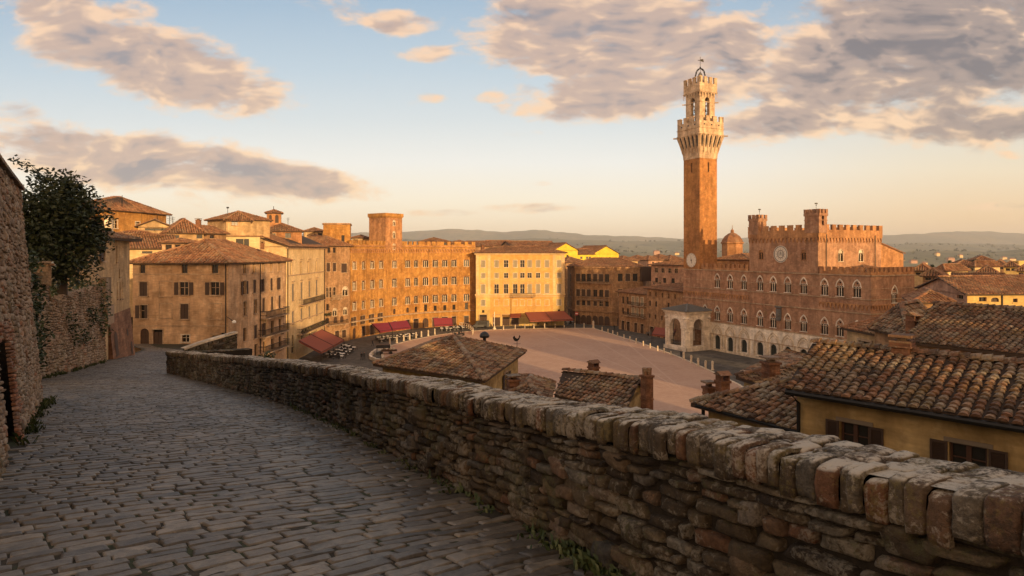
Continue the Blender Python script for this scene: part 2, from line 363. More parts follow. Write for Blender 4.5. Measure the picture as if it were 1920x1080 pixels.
_wc = {}
def winmesh(kind, w, h, trim, glass, shut, seed=0):
    """window in its own frame: x along the wall, -y outwards, z up from the sill"""
    key = (kind, round(w, 2), round(h, 2), trim, glass, shut)
    if key in _wc: return _wc[key]
    b = MB(); e = .03
    def slab(x0, x1, z0, z1, y0, y1, m): b.box(((x0 + x1) / 2, (y0 + y1) / 2, z0), x1 - x0, y1 - y0, z1 - z0, 0, m)
    b.poly([(-w / 2 - e, .24, -e), (w / 2 + e, .24, -e), (w / 2 + e, .24, h + e), (-w / 2 - e, .24, h + e)], 1)
    if kind in ('plain', 'open', 'half'):
        t = .13
        slab(-w / 2 - t, -w / 2, 0, h, -.05, .06, 0); slab(w / 2, w / 2 + t, 0, h, -.05, .06, 0)
        slab(-w / 2 - t, w / 2 + t, h, h + t, -.07, .06, 0); slab(-w / 2 - t * 1.4, w / 2 + t * 1.4, -t, 0, -.14, .06, 0)
        slab(-.035, .035, 0, h, .16, .23, 0); slab(-w / 2, w / 2, h * .55, h * .55 + .06, .17, .23, 0)
    if kind == 'open':
        for sgn in (-1, 1):
            x0 = sgn * (w / 2 + .14); x1 = sgn * (w * .98 + .1)
            slab(min(x0, x1), max(x0, x1), .02, h - .02, -.12, -.075, 2)
            for k in range(1, 6): slab(min(x0, x1) + .05, max(x0, x1) - .05, h * k / 6 - .03, h * k / 6 + .03, -.135, -.12, 2)
    if kind == 'half':
        slab(-w / 2 - .14 - w * .5, -w / 2 - .14, .02, h - .02, -.12, -.075, 2); slab(.02, w / 2, .02, h - .02, .04, .1, 2)
    if kind == 'closed':
        t = .13
        slab(-w / 2 - t, -w / 2, 0, h, -.05, .06, 0); slab(w / 2, w / 2 + t, 0, h, -.05, .06, 0)
        slab(-w / 2 - t, w / 2 + t, h, h + t, -.07, .06, 0); slab(-w / 2 - t * 1.4, w / 2 + t * 1.4, -t, 0, -.14, .06, 0)
        slab(-w / 2, -.02, 0, h, .04, .1, 2); slab(.02, w / 2, 0, h, .04, .1, 2)
        for k in range(1, 7):
            slab(-w / 2 + .06, -.07, h * k / 7 - .02, h * k / 7 + .03, .025, .04, 2); slab(.07, w / 2 - .06, h * k / 7 - .02, h * k / 7 + .03, .025, .04, 2)
    if kind == 'dark':
        t = .1
        slab(-w / 2 - t, w / 2 + t, -t, 0, -.1, .06, 0); slab(-.03, .03, 0, h, .17, .23, 2)
    if kind in ('lights2', 'lights3'):
        n = 2 if kind == 'lights2' else 3
        slab(-w / 2 - .08, -w / 2, 0, h * .97, -.05, .08, 0); slab(w / 2, w / 2 + .08, 0, h * .97, -.05, .08, 0); b.box((0, -.04, -.12), w + .3, .16, .12, 0, 0)
        for k in range(1, n): slab(-w / 2 + k * w / n - .085, -w / 2 + k * w / n + .085, 0, h * .8, .03, .16, 0); slab(-w / 2 + k * w / n - .15, -w / 2 + k * w / n + .15, h * .72, h * .8, .02, .18, 0)
        for k in range(n):
            xc = -w / 2 + (k + .5) * w / n; la = arch_pts(w / n * .8, h * .8, h * .13, 'pointed', 4)
            for (xa, za), (xb, zb) in zip(la, la[1:]): b.poly([(xc + xa, .1, za), (xc + xb, .1, zb), (xc + xb, .1, h), (xc + xa, .1, h)], 3)
    if kind in ('bifora', 'trifora', 'gothic'):
        n = 3 if kind != 'bifora' else 2; H = min(h * .5, w * .866); zs = h - H; t = .17 if kind == 'gothic' else .09
        ak = 'pointed' if kind == 'gothic' else 'round'
        if ak == 'round': H = min(h * .5, w * .5); zs = h - H
        o = arch_pts(w + 2 * t, zs, H * (w + 2 * t) / w, ak); i_ = arch_pts(w, zs, H, ak)
        for k in range(len(o) - 1):
            b.poly([(o[k][0], -.08, o[k][1]), (i_[k][0], -.08, i_[k][1]), (i_[k + 1][0], -.08, i_[k + 1][1]), (o[k + 1][0], -.08, o[k + 1][1])][::-1], 0)
            b.poly([(o[k][0], -.08, o[k][1]), (o[k + 1][0], -.08, o[k + 1][1]), (o[k + 1][0], .02, o[k + 1][1]), (o[k][0], .02, o[k][1])], 0)
            b.poly([(i_[k][0], .2, i_[k][1]), (i_[k + 1][0], .2, i_[k + 1][1]), (i_[k + 1][0], -.08, i_[k + 1][1]), (i_[k][0], -.08, i_[k][1])], 0)
        if kind != 'gothic':
            slab(-w / 2 - t, -w / 2, 0, zs, -.06, .05, 0); slab(w / 2, w / 2 + t, 0, zs, -.06, .05, 0)
        # tympanum plate with lancet heads cut as steps
        lw = w / n; zl = zs - (.05 if kind == 'gothic' else .25) * w
        for k in range(n):
            x0 = -w / 2 + k * lw; xc = x0 + lw / 2; lh = lw * .8; la = arch_pts(lw * .74, zl - lh * .2, lh, 'pointed', 4)
            top = zs + .12 * H
            for (xa, za), (xb, zb) in zip(la, la[1:]):
                b.poly([(xc + xa, .1, za), (xc + xb, .1, zb), (xc + xb, .1, max(top, zb)), (xc + xa, .1, max(top, za))], 4 if kind == 'gothic' else 0)
        for (xa, za), (xb, zb) in zip(i_, i_[1:]):
            top = zs + .12 * H
            if za > top or zb > top:
                b.poly([(xa, .1, top), (xb, .1, top), (xb, .1, max(zb, top)), (xa, .1, max(za, top))], 4 if kind == 'gothic' else 0)
        if kind == 'gothic':
            for k in range(n):
                xc = -w / 2 + (k + .5) * lw; la = arch_pts(lw * .74, zl - lw * .16, lw * .8, 'pointed', 4); lb = arch_pts(lw * 1.0, zl - lw * .16, lw * 1.02, 'pointed', 4)
                for i in range(len(la) - 1): b.poly([(xc + la[i][0], .09, la[i][1]), (xc + la[i + 1][0], .09, la[i + 1][1]), (xc + lb[i + 1][0], .09, lb[i + 1][1]), (xc + lb[i][0], .09, lb[i][1])], 0)
            zo = zs + H * .62; b.poly([(.2 * math.cos(a), .085, zo + .2 * math.sin(a)) for a in [2 * math.pi * q / 10 for q in range(10)]], 1)
        for k in range(1, n):
            x = -w / 2 + k * lw; b.tube([(x, .1, 0), (x, .1, zl + .1)], .07 if kind == 'gothic' else .1, 6, 0); b.box((x, .1, zl - .1), .24, .2, .14, 0, 0)
        b.box((0, -.02, -.14), w + 2 * t, .2, .14, 0, 0)
    if kind == 'door':
        t = .16
        slab(-w / 2 - t, -w / 2, 0, h, -.06, .06, 0); slab(w / 2, w / 2 + t, 0, h, -.06, .06, 0); slab(-w / 2 - t, w / 2 + t, h, h + t, -.08, .06, 0)
        slab(-w / 2, -.02, 0, h * .82, .12, .18, 2); slab(.02, w / 2, 0, h * .82, .12, .18, 2)
    if kind == 'archdoor':
        slab(-w / 2, -.02, 0, h, .14, .2, 2); slab(.02, w / 2, 0, h, .14, .2, 2); slab(-w / 2, w / 2, h * .62, h * .66, .1, .2, 2)
    me = b.mesh('window', [M[trim], M[glass], M[shut], M['brick_gold'], M['brick_red']]); _wc[key] = me; return me
OPK = {'gothic': 'pointed', 'bifora': 'round', 'trifora': 'round', 'archdoor': 'round', 'pdoor': 'pointed'}
# ------------------------------------------------------------------ roofs
def tiles(mb, poly, a, b, tw=.26, tl=.34, m=0, tmp=None, jit=1.0):
    """barrel tiles over one roof plane (3-D polygon); a -> b is the eave"""
    a = Vector(a); b = Vector(b); u = (b - a).normalized(); pts = [Vector(p) for p in poly]
    nrm = Vector((0, 0, 0))
    for i in range(len(pts)): nrm += (pts[i] - pts[0]).cross(pts[(i + 1) % len(pts)] - pts[0])
    nrm.normalize()
    if nrm.z < 0: nrm = -nrm
    v = nrm.cross(u)
    if v.z < 0: v = -v
    q = np.array([((p - a).dot(u), (p - a).dot(v)) for p in pts])
    nu = int((q[:, 0].max() - q[:, 0].min()) / tw) + 2; nv = int(q[:, 1].max() / tl) + 1
    U0, V0 = np.meshgrid(q[:, 0].min() + tw * (np.arange(nu) + .0), tl * np.arange(nv) - .06, indexing='ij')
    U0 = U0.ravel(); V0 = V0.ravel(); cu = U0; cv = V0 + tl * .5
    ins = np.ones(len(U0), bool); area = 0
    for i in range(len(q)):
        x0, y0 = q[i]; x1, y1 = q[(i + 1) % len(q)]; area += x0 * y1 - x1 * y0
    for i in range(len(q)):
        x0, y0 = q[i]; x1, y1 = q[(i + 1) % len(q)]; c = (x1 - x0) * (cv - y0) - (y1 - y0) * (cu - x0)
        ins &= (c >= -1e-6) if area > 0 else (c <= 1e-6)
    U0 = U0[ins]; V0 = V0[ins]; N = len(U0)
    if N == 0: return
    ang = np.linspace(0, math.pi, 5); r0 = tw * .43; r1 = tw * .33
    T = [(-r0 * math.cos(t), 0.0, r0 * .75 * math.sin(t) + .035) for t in ang] + [(-r1 * math.cos(t), tl * 1.12, r1 * .75 * math.sin(t) - .005) for t in ang]
    T = np.array(T); j = rng.normal(size=(N, 4)) * jit
    ca = np.cos(j[:, 0] * .035)[:, None]; sa = np.sin(j[:, 0] * .035)[:, None]
    X = T[None, :, 0] * ca - T[None, :, 1] * sa + (U0 + j[:, 1] * .012)[:, None]; Y = T[None, :, 0] * sa + T[None, :, 1] * ca + (V0 + j[:, 2] * .02)[:, None]
    Z = T[None, :, 2] + (j[:, 3] * .008)[:, None]
    A = np.array(a); P = A[None, None, :] + X[..., None] * np.array(u) + Y[..., None] * np.array(v) + Z[..., None] * np.array(nrm)
    rnd = rng.random(N)
    mb.arr(P, [(i, i + 1, i + 6, i + 5) for i in range(4)] + [(4, 3, 2, 1, 0)], rnd, m)
def ridge_tiles(mb, a, b, r=.13, step=.38, m=0, up=.05):
    a = Vector(a); b = Vector(b); d = b - a; L = d.length; d.normalize(); s = Vector((d.y, -d.x, 0)).normalized(); up_ = s.cross(d)
    if up_.z < 0: up_ = -up_
    n = max(1, int(L / step)); st = L / n
    for i in range(n):
        k = random.uniform(.9, 1.1); p0 = a + d * (i * st - .03) + up_ * (up - .02); p1 = a + d * ((i + 1) * st) + up_ * (up + .02); rr = random.random()
        r_ = []
        for p, q in ((p0, r * k), (p1, r * 1.12 * k)):
            r_.append([p + s * (-q * math.cos(t)) + up_ * (q * .8 * math.sin(t)) for t in [math.pi * e / 5 for e in range(6)]])
        for e in range(5): mb.poly([r_[0][e], r_[0][e + 1], r_[1][e + 1], r_[1][e]], m, rr)
        mb.poly(r_[1], m, rr); mb.poly(r_[0][::-1], m, rr)
def roof(parent, quad, ze, rh, kind='hip', over=.45, tile=(.34, .5), mats=None, wallmb=None, ridge=True, name='roof', fine=False):
    """quad: four footprint corners, front-left first, counter-clockwise; returns ridge end points"""
    q = [Vector(p[:2]) for p in quad]
    if kind == 'gable_front': q = q[1:] + q[:1]; kind = 'gable'
    elif kind == 'hip' and (q[1] - q[0]).length + (q[2] - q[3]).length < (q[2] - q[1]).length + (q[3] - q[0]).length: q = q[1:] + q[:1]
    e = []
    for i in range(4):
        d0 = (q[i] - q[i - 1]).normalized(); d1 = (q[(i + 1) % 4] - q[i]).normalized()
        n0 = Vector((d0.y, -d0.x)); n1 = Vector((d1.y, -d1.x)); k = over / max(.4, 1 + n0.dot(n1))
        e.append(q[i] + (n0 + n1) * k)
    A = (e[0] + e[3]) / 2; B = (e[1] + e[2]) / 2; L = (B - A).length; dp = ((e[3] - e[0]).length + (e[2] - e[1]).length) / 2
    k = 0 if kind == 'gable' else .5 if kind == 'pyramid' else min(.5, dp / 2 / L)
    zr = ze + rh; v3 = lambda p, z: Vector((p.x, p.y, z))
    rA = v3(A + (B - A) * k, zr); rB = v3(B + (A - B) * k, zr); E = [v3(p, ze) for p in e]
    planes = [([E[0], E[1], rB, rA], E[0], E[1]), ([E[2], E[3], rA, rB], E[2], E[3])]
    if kind != 'gable': planes += [([E[1], E[2], rB], E[1], E[2]), ([E[3], E[0], rA], E[3], E[0])]
    if kind == 'pyramid': planes[0] = ([E[0], E[1], rA], E[0], E[1]); planes[1] = ([E[2], E[3], rA], E[2], E[3])
    b = MB(); tm = M['tile'] if fine else M['tile_far']; mats = mats or [tm, M['under'], M['soffit']]
    for poly, a, c in planes:
        b.poly(poly, 1, .3)
        if tile: tiles(b, poly, a, c, tile[0], tile[1], 0)
    th = .14
    S = [v3(p, ze - th) for p in e]
    if kind == 'gable':
        rA2, rB2 = rA - Vector((0, 0, th)), rB - Vector((0, 0, th))
        b.poly([S[0], rA2, rB2, S[1]], 2); b.poly([S[2], rB2, rA2, S[3]], 2)
        for (x, y, x2, y2) in ((E[0], E[1], S[0], S[1]), (E[2], E[3], S[2], S[3])): b.poly([x2, y2, y, x], 2)
        for (x, r_, y, x2, r2, y2) in ((E[1], rB, E[2], S[1], rB2, S[2]), (E[3], rA, E[0], S[3], rA2, S[0])):
            b.poly([x2, r2, r_, x], 2); b.poly([r2, y2, y, r_], 2)
    else:
        b.poly(S[::-1], 2)
        for i in range(4): b.poly([S[i], S[(i + 1) % 4], E[(i + 1) % 4], E[i]], 2)
    if ridge and tile:
        rr = tile[0] * .55
        if (rB - rA).length > .5: ridge_tiles(b, rA, rB, rr, tile[1] * 1.1)
        if kind != 'gable':
            for p, r_ in ((E[0], rA), (E[1], rB), (E[2], rB), (E[3], rA)): ridge_tiles(b, p, r_, rr * .9, tile[1] * 1.1)
    if kind == 'gable' and wallmb is not None:
        sl_ = rh / (dp / 2); zc = ze + over * sl_ - th - .02
        for i, j, r_ in ((1, 2, zr), (3, 0, zr)):
            mid_ = (q[i] + q[j]) / 2
            wallmb.poly([v3(q[i], ze - .2), v3(q[j], ze - .2), v3(q[j], zc), v3(mid_, zr - th - .02), v3(q[i], zc)])
    b.build(name, mats, parent); return rA, rB, E
def chimney(parent, x, y, z, w=.6, h=1.2, cap='tile', rz=.3, d=None, mat=None):
    b = MB(); d = d or w
    b.box((x, y, z), w, d, h, rz, 0); b.box((x, y, z + h), w * 1.22, d * 1.22, .09, rz, 0); b.box((x, y, z + h * .62), w * 1.1, d * 1.1, .06, rz, 0)
    if cap == 'tile':
        ca, sa = math.cos(rz), math.sin(rz)
        for s in (-1, 1):
            px_, py_ = s * w * .42, 0
            b.box((x + px_ * ca, y + px_ * sa, z + h + .09), w * .16, d, .22, rz, 0)
        P = lambda a, c, e: (x + a * ca - c * sa, y + a * sa + c * ca, z + h + e)
        W2, D2 = w * .68, d * .68
        b.poly([P(-W2, -D2, .31), P(W2, -D2, .31), P(W2, 0, .31 + w * .35), P(-W2, 0, .31 + w * .35)], 1); b.poly([P(W2, D2, .31), P(-W2, D2, .31), P(-W2, 0, .31 + w * .35), P(W2, 0, .31 + w * .35)], 1)
        b.poly([P(-W2, -D2, .31), P(-W2, 0, .31 + w * .35), P(-W2, D2, .31)], 1); b.poly([P(W2, -D2, .31), P(W2, D2, .31), P(W2, 0, .31 + w * .35)], 1)
        b.poly([P(-W2, D2, .31), P(W2, D2, .31), P(W2, -D2, .31), P(-W2, -D2, .31)], 1)
    elif cap == 'pots':
        for s in (-.25, .25): b.lathe([(.1, 0), (.12, .3), (.09, .32)], (x + s * w, y, z + h + .09), 8, 1)
    elif cap == 'flat':
        b.box((x, y, z + h + .09), w * .5, d * .5, .14, rz, 1); b.box((x, y, z + h + .23), w * 1.3, d * 1.3, .07, rz, 1)
    return b.build('chimney', [mat or M['chimney_brick'], M['tile']], parent)

# ------------------------------------------------------------------ facades
def put_windows(parent, fc, wins, name=None):
    """wins: (t, width, zbottom, height, kind, trim, shut)"""
    for (t, w, zb, h, kind, trim, shut) in wins:
        me = winmesh(kind, w, h, trim, 'green_door' if kind == 'pdoor' else 'glass', shut); q = fc.xy(t)
        nm = name or ('door' if 'door' in kind else 'window')
        o = link(nm, me, parent, (q.x - parent.location.x, q.y - parent.location.y, zb - parent.location.z), fc.rz)
def W_(fc, x, y0, y1, w, kind='plain', trim='stone_band', shut='shutter'):
    t = fc.t(x); d = fc.xy(t).y; zb = zy(y1, d); return (t, w, zb, zy(y0, d) - zb, kind, trim, shut)
def rowz(fc, xs, xref, y0, y1, w, kind='plain', trim='stone_band', shut='shutter', vary=None):
    """row at constant height, read off at one column"""
    d = fc.xy(fc.t(xref)).y; zb = zy(y1, d); h = zy(y0, d) - zb; out = []
    for x in xs:
        k = kind
        if vary: k = random.choice(vary)
        out.append((fc.t(x), w, zb, h, k, trim, shut))
    return out
def facade(parent, mb, fc, z0, z1, wins, m=0):
    wins = [x for x in wins if x[1] / 2 + .05 < x[0] < fc.L - x[1] / 2 - .05 and x[2] + x[3] < z1 - .05]
    wall(mb, fc, z0, z1, [(t, w, zb, h, OPK.get(k, 'rect')) for (t, w, zb, h, k, _, _) in wins], m=m)
    put_windows(parent, fc, [(t, w, max(zb, z0), h - max(0, z0 - zb), k, a, s) for (t, w, zb, h, k, a, s) in wins])
def band(mb, fc, z, h, out, m=0, t0=None, t1=None):
    a = -out if t0 is None else t0; b = fc.L + out if t1 is None else t1
    P = fc.P
    mb.poly([P(a, z, out), P(b, z, out), P(b, z + h, out), P(a, z + h, out)], m); mb.poly([P(a, z + h, out), P(b, z + h, out), P(b, z + h, -.02), P(a, z + h, -.02)], m)
    mb.poly([P(a, z, -.02), P(b, z, -.02), P(b, z, out), P(a, z, out)], m)
    mb.poly([P(a, z, -.02), P(a, z, out), P(a, z + h, out), P(a, z + h, -.02)], m); mb.poly([P(b, z, out), P(b, z, -.02), P(b, z + h, -.02), P(b, z + h, out)], m)
def merlons(mb, fc, z, h, w, gap, th=.5, m=0, out=0, swallow=False, base=0.0):
    if base > 0:
        for o0, o1 in ((out, out - th),):
            P = fc.P; a, b = -out, fc.L + out
            mb.poly([P(a, z, o0), P(b, z, o0), P(b, z + base, o0), P(a, z + base, o0)], m); mb.poly([P(b, z, o1), P(a, z, o1), P(a, z + base, o1), P(b, z + base, o1)], m)
            mb.poly([P(a, z + base, o0), P(b, z + base, o0), P(b, z + base, o1), P(a, z + base, o1)], m)
    L = fc.L + 2 * out; n = max(2, round((L + gap) / (w + gap))); st = (L - w) / (n - 1)
    for i in range(n):
        c = fc.xy(-out + w / 2 + i * st, out - th / 2)
        mb.box((c.x, c.y, z + base), w, th, h, fc.rz, m)
        mb.box((c.x, c.y, z + base + h), w * 1.12, th * 1.12, h * .09, fc.rz, m)
def corbels(mb, fc, z, h, out, pitch, m=0, t0=0, t1=None, dark=None):
    t1 = fc.L if t1 is None else t1; n = max(1, int((t1 - t0) / pitch)); st = (t1 - t0) / n
    for i in range(n):
        w = st * .72; ap = arch_pts(w, z, h * .8, 'round', 3); c = t0 + (i + .5) * st
        for (xa, za), (xb, zb) in zip(ap, ap[1:]):
            mb.poly([fc.P(c + xa, za, out), fc.P(c + xb, zb, out), fc.P(c + xb, z + h, out), fc.P(c + xa, z + h, out)], m)
            mb.poly([fc.P(c + xa, za, 0), fc.P(c + xb, zb, 0), fc.P(c + xb, zb, out), fc.P(c + xa, za, out)], m)
        for s in (-1, 1):
            a, b = c + s * w / 2, c + s * st / 2; a, b = min(a, b), max(a, b)
            mb.poly([fc.P(a, z, out), fc.P(b, z, out), fc.P(b, z + h, out), fc.P(a, z + h, out)], m)
            mb.poly([fc.P(a, z - h * .5, .02), fc.P(b, z - h * .5, .02), fc.P(b, z, out), fc.P(a, z, out)], m)
            mb.poly([fc.P(a, z - h * .5, .0), fc.P(a, z - h * .5, .02), fc.P(a, z, out), fc.P(a, z, 0)], m); mb.poly([fc.P(b, z - h * .5, .02), fc.P(b, z - h * .5, 0), fc.P(b, z, 0), fc.P(b, z, out)], m)
        mb.poly([fc.P(c - st / 2, z + h, out), fc.P(c + st / 2, z + h, out), fc.P(c + st / 2, z + h, 0), fc.P(c - st / 2, z + h, 0)], m)
def balcony(parent, fc, t, w, z, dep=.9, rail=.95, posts=8, stone=False, plants=False):
    b = MB(); c = fc.xy(t, dep / 2); b.box((c.x, c.y, z - .16), w, dep, .16, fc.rz, 1)
    for k in (-.38, .38):
        c2 = fc.xy(t + k * w, dep * .3); b.box((c2.x, c2.y, z - .5), .18, dep * .55, .34, fc.rz, 1)
    n = max(3, int(w / .22)) if not stone else max(3, int(w / .35))
    mm = 1 if stone else 0
    c3 = fc.xy(t, dep - .05); b.box((c3.x, c3.y, z + rail - .06), w, .08 if not stone else .16, .07, fc.rz, mm)
    for i in range(n + 1):
        q = fc.xy(t - w / 2 + .03 + (w - .06) * i / n, dep - .05); b.box((q.x, q.y, z), .035 if not stone else .12, .035 if not stone else .12, rail - .06, fc.rz, mm)
    for s in (-1, 1):
        q = fc.xy(t + s * (w / 2 - .03), dep / 2); b.box((q.x, q.y, z + rail - .06), .05, dep, .07, fc.rz, mm); b.box((q.x, q.y, z + rail * .4), .04, dep, .05, fc.rz, mm)
    return b.build('balcony', [M['iron'], M['stone_band']], parent)
def pipe(parent, fc, t, z0, z1, r=.06, out=.1):
    b = MB(); b.tube([fc.P(t, z0, out), fc.P(t, z1, out)], r, 6); return b.build('downpipe', M['iron'], parent)

def house(name, label, cat, quad, zb, ze, wallm, rk='hip', rh=2.0, wins=None, over=.45, tile=(.36, .55), group=None, fine=False, trims=None):
    """plain house: four walls with real openings and a tiled roof; wins: {edge: [specs]}"""
    c = sum((Vector((p[0], p[1], 0)) for p in quad), Vector()) / 4
    o = thing(name, label, cat, (c.x, c.y, zb), group); b = MB(); wins = wins or {}
    for i in range(4):
        fc = Face(quad[i], quad[(i + 1) % 4]); facade(o, b, fc, zb, ze, wins[i](fc) if i in wins else [])
    if rk == 'flat':
        b.poly([(p[0], p[1], ze - .5) for p in quad])
        for i in range(4):
            fc = Face(quad[i], quad[(i + 1) % 4]); P = fc.P
            b.poly([P(0, ze), P(fc.L, ze), P(fc.L - .35, ze, -.35), P(.35, ze, -.35)]); b.poly([P(.35, ze, -.35), P(fc.L - .35, ze, -.35), P(fc.L - .35, ze - .5, -.35), P(.35, ze - .5, -.35)])
        E = None
    else:
        E = roof(o, quad, ze, rh, rk, over, tile, wallmb=b, fine=fine)
    b.build('wall', M[wallm] if isinstance(wallm, str) else wallm, o)
    return o, E
def quad_px(x0, d0, x1, d1, depth, skew=0.0):
    """footprint from two measured front corners"""
    p0, p1 = gx(x0, d0), gx(x1, d1); u = (p1 - p0).normalized(); n = Vector((u.y, -u.x)); bk = -n * depth + u * skew
    return [p0, p1, p1 + bk, p0 + bk]

# ------------------------------------------------------------------ stones on a path
class Path:
    def __init__(s, pts, zb):
        s.p = np.array(pts, float); s.zb = np.array(zb, float); d = np.diff(s.p, axis=0); s.s = np.concatenate([[0], np.cumsum(np.hypot(d[:, 0], d[:, 1]))]); s.L = s.s[-1]
        t = np.gradient(s.p, s.s, axis=0); t /= np.linalg.norm(t, axis=1)[:, None]; s.n = np.stack([t[:, 1], -t[:, 0]], 1)
    def xyz(s, S, H, O, batter=0.0):
        x = np.interp(S, s.s, s.p[:, 0]); y = np.interp(S, s.s, s.p[:, 1]); nx = np.interp(S, s.s, s.n[:, 0]); ny = np.interp(S, s.s, s.n[:, 1]); z = np.interp(S, s.s, s.zb)
        O = O - H * batter
        return np.stack([x + nx * O, y + ny * O, z + H], -1)
def smooth_path(pts, n=40):
    pts = np.array(pts, float); out = []
    P = np.vstack([2 * pts[0] - pts[1], pts, 2 * pts[-1] - pts[-2]])
    for i in range(1, len(P) - 2):
        for t in np.linspace(0, 1, n, endpoint=False):
            a, b, c, d = P[i - 1], P[i], P[i + 1], P[i + 2]
            out.append(.5 * (2 * b + (c - a) * t + (2 * a - 5 * b + 4 * c - d) * t * t + (3 * b - a - 3 * c + d) * t ** 3))
    out.append(pts[-1]); return np.array(out)
def fbm(x, y, z, seed=0):
    """cheap smooth noise for vertex relief"""
    r = np.random.default_rng(seed); t = 0
    for k in range(6):
        a = r.normal(size=3); a /= np.linalg.norm(a); f = 1.7 ** k; t = t + np.sin((x * a[0] + y * a[1] + z * a[2]) * f * 2.1 + r.random() * 9) / f ** .8
    return t / 2.2
UU = np.array([0, .03, .09, .24, .42, .58, .76, .91, .97, 1.0]); VV = np.array([0, .05, .15, .38, .62, .85, .95, 1.0])
def stone_patch(path, mb, s0, s1, h0, h1, relief, batter=0.0, m=0, rnd=None, rough=.012, back=.05, fn=None, pw=9.0, jitter=.06, rnd_c=.05):
    """rounded, rough stone faces; arrays of boxes [s0,s1]x[h0,h1] on the wall"""
    N = len(s0); nu, nv = len(UU), len(VV); u, v = np.meshgrid(UU, VV, indexing='ij'); u = u.ravel()[None]; v = v.ravel()[None]
    cj = rng.normal(size=(N, 4, 2)) * jitter
    du = (1 - u) * (1 - v) * cj[:, 0, 0:1] + u * (1 - v) * cj[:, 1, 0:1] + (1 - u) * v * cj[:, 2, 0:1] + u * v * cj[:, 3, 0:1]
    dv = (1 - u) * (1 - v) * cj[:, 0, 1:2] + u * (1 - v) * cj[:, 1, 1:2] + (1 - u) * v * cj[:, 2, 1:2] + u * v * cj[:, 3, 1:2]
    a = np.abs(2 * u - 1); b = np.abs(2 * v - 1)
    uu = .5 + (u - .5) * (1 - rnd_c * b ** 6) + du * (1 - a * .3); vv = .5 + (v - .5) * (1 - rnd_c * 1.4 * a ** 8) + dv
    S = s0[:, None] + (s1 - s0)[:, None] * uu; H = h0[:, None] + (h1 - h0)[:, None] * vv
    prof = (1 - a ** pw) * (1 - b ** pw)
    O = -back + (back + relief[:, None]) * prof ** .5
    q = rng.random(N)[:, None] * 50
    O = O + rough * fbm(S * 16 + q, H * 22, q, 3) * prof ** .3 + rough * 1.4 * fbm(S * 5 + q, H * 7, q, 5) * prof ** .3
    P = path.xyz(S, H, O, batter) if fn is None else fn(S, H, O)
    fc = []
    for i in range(nu - 1):
        for j in range(nv - 1): fc.append((i * nv + j, (i + 1) * nv + j, (i + 1) * nv + j + 1, i * nv + j + 1))
    mb.arr(P, fc, rng.random(N) if rnd is None else rnd, m)
def rubble(mb, path, hmax, ch=(.07, .16), ln=(.12, .42), relief=(.005, .035), batter=0.0, m=0, s0=0.0, s1=None, h0=0.0, big=.05, gap=.012, grow=0.0, rough=.012, skip=None, hfun=None, jitter=.10):
    s1 = path.L if s1 is None else s1; A = [[], [], [], [], []]; h = h0
    while h < hmax:
        c = random.uniform(*ch); s = s0 - random.uniform(0, ln[1])
        while s < s1:
            l = random.uniform(*ln) * (1 + grow * s)
            if random.random() < .2: l *= 1.5
            wob = .035 * math.sin(s * 1.1 + h * 2.3) + .02 * math.sin(s * 3.7 + h * 5)
            a, b = max(s, s0), min(s + l, s1); top = min(h + c, hmax if hfun is None else hfun((a + b) / 2))
            if b - a > .03 and top - h > .03 and not (skip and skip((a + b) / 2, h + c / 2)):
                r_ = random.uniform(*relief); e = random.random() < big
                A[0].append(a + gap - (e * .03)); A[1].append(b - gap + e * .05); A[2].append(h + wob + gap * .7); A[3].append(top + wob - gap * .7 + (c * random.uniform(.5, 1.1) if e and h + 2 * c < hmax else 0)); A[4].append(r_ + (.018 if e else 0))
            s += l
        h += c
    A = [np.array(x) for x in A]
    stone_patch(path, mb, A[0], A[1], A[2], A[3], A[4], batter, m, rough=rough, jitter=jitter)
def backing(mb, path, h0, hmax, off=-.038, batter=0.0, m=1, n=60, hfun=None, s0=0, s1=None):
    S = np.linspace(s0, path.L if s1 is None else s1, n)
    for i in range(n - 1):
        t0 = hmax if hfun is None else hfun(S[i]); t1 = hmax if hfun is None else hfun(S[i + 1])
        P = path.xyz(np.array([S[i], S[i + 1], S[i + 1], S[i]]), np.array([h0, h0, t1, t0]), np.array([off] * 4), batter); mb.poly([tuple(p) for p in P], m, .4)
def foliage(mb, cs, n, size, m=0, up=.3):
    """leaf faces spread through clumps (centre, radius)"""
    for (c, r) in cs:
        k = max(4, int(n * r * r)); p = rng.normal(size=(k, 3)); p /= np.linalg.norm(p, axis=1)[:, None]; p *= (rng.random(k) ** .45)[:, None] * np.array([r, r, r * .85])[None]; p += np.array(c)[None]
        a = rng.normal(size=(k, 3)); a[:, 2] *= .6; a /= np.linalg.norm(a, axis=1)[:, None]; b = np.cross(a, rng.normal(size=(k, 3)) + np.array([0, 0, .8])); b /= np.linalg.norm(b, axis=1)[:, None]
        s = size * (.6 + .8 * rng.random(k))[:, None]; P = np.stack([p - a * s * .9, p + b * s * .42, p + a * s * .9, p - b * s * .42], 1)
        mb.arr(P, [(0, 1, 2, 3)], np.clip(rng.random(k) * .6 + random.random() * .4, 0, 1), m)
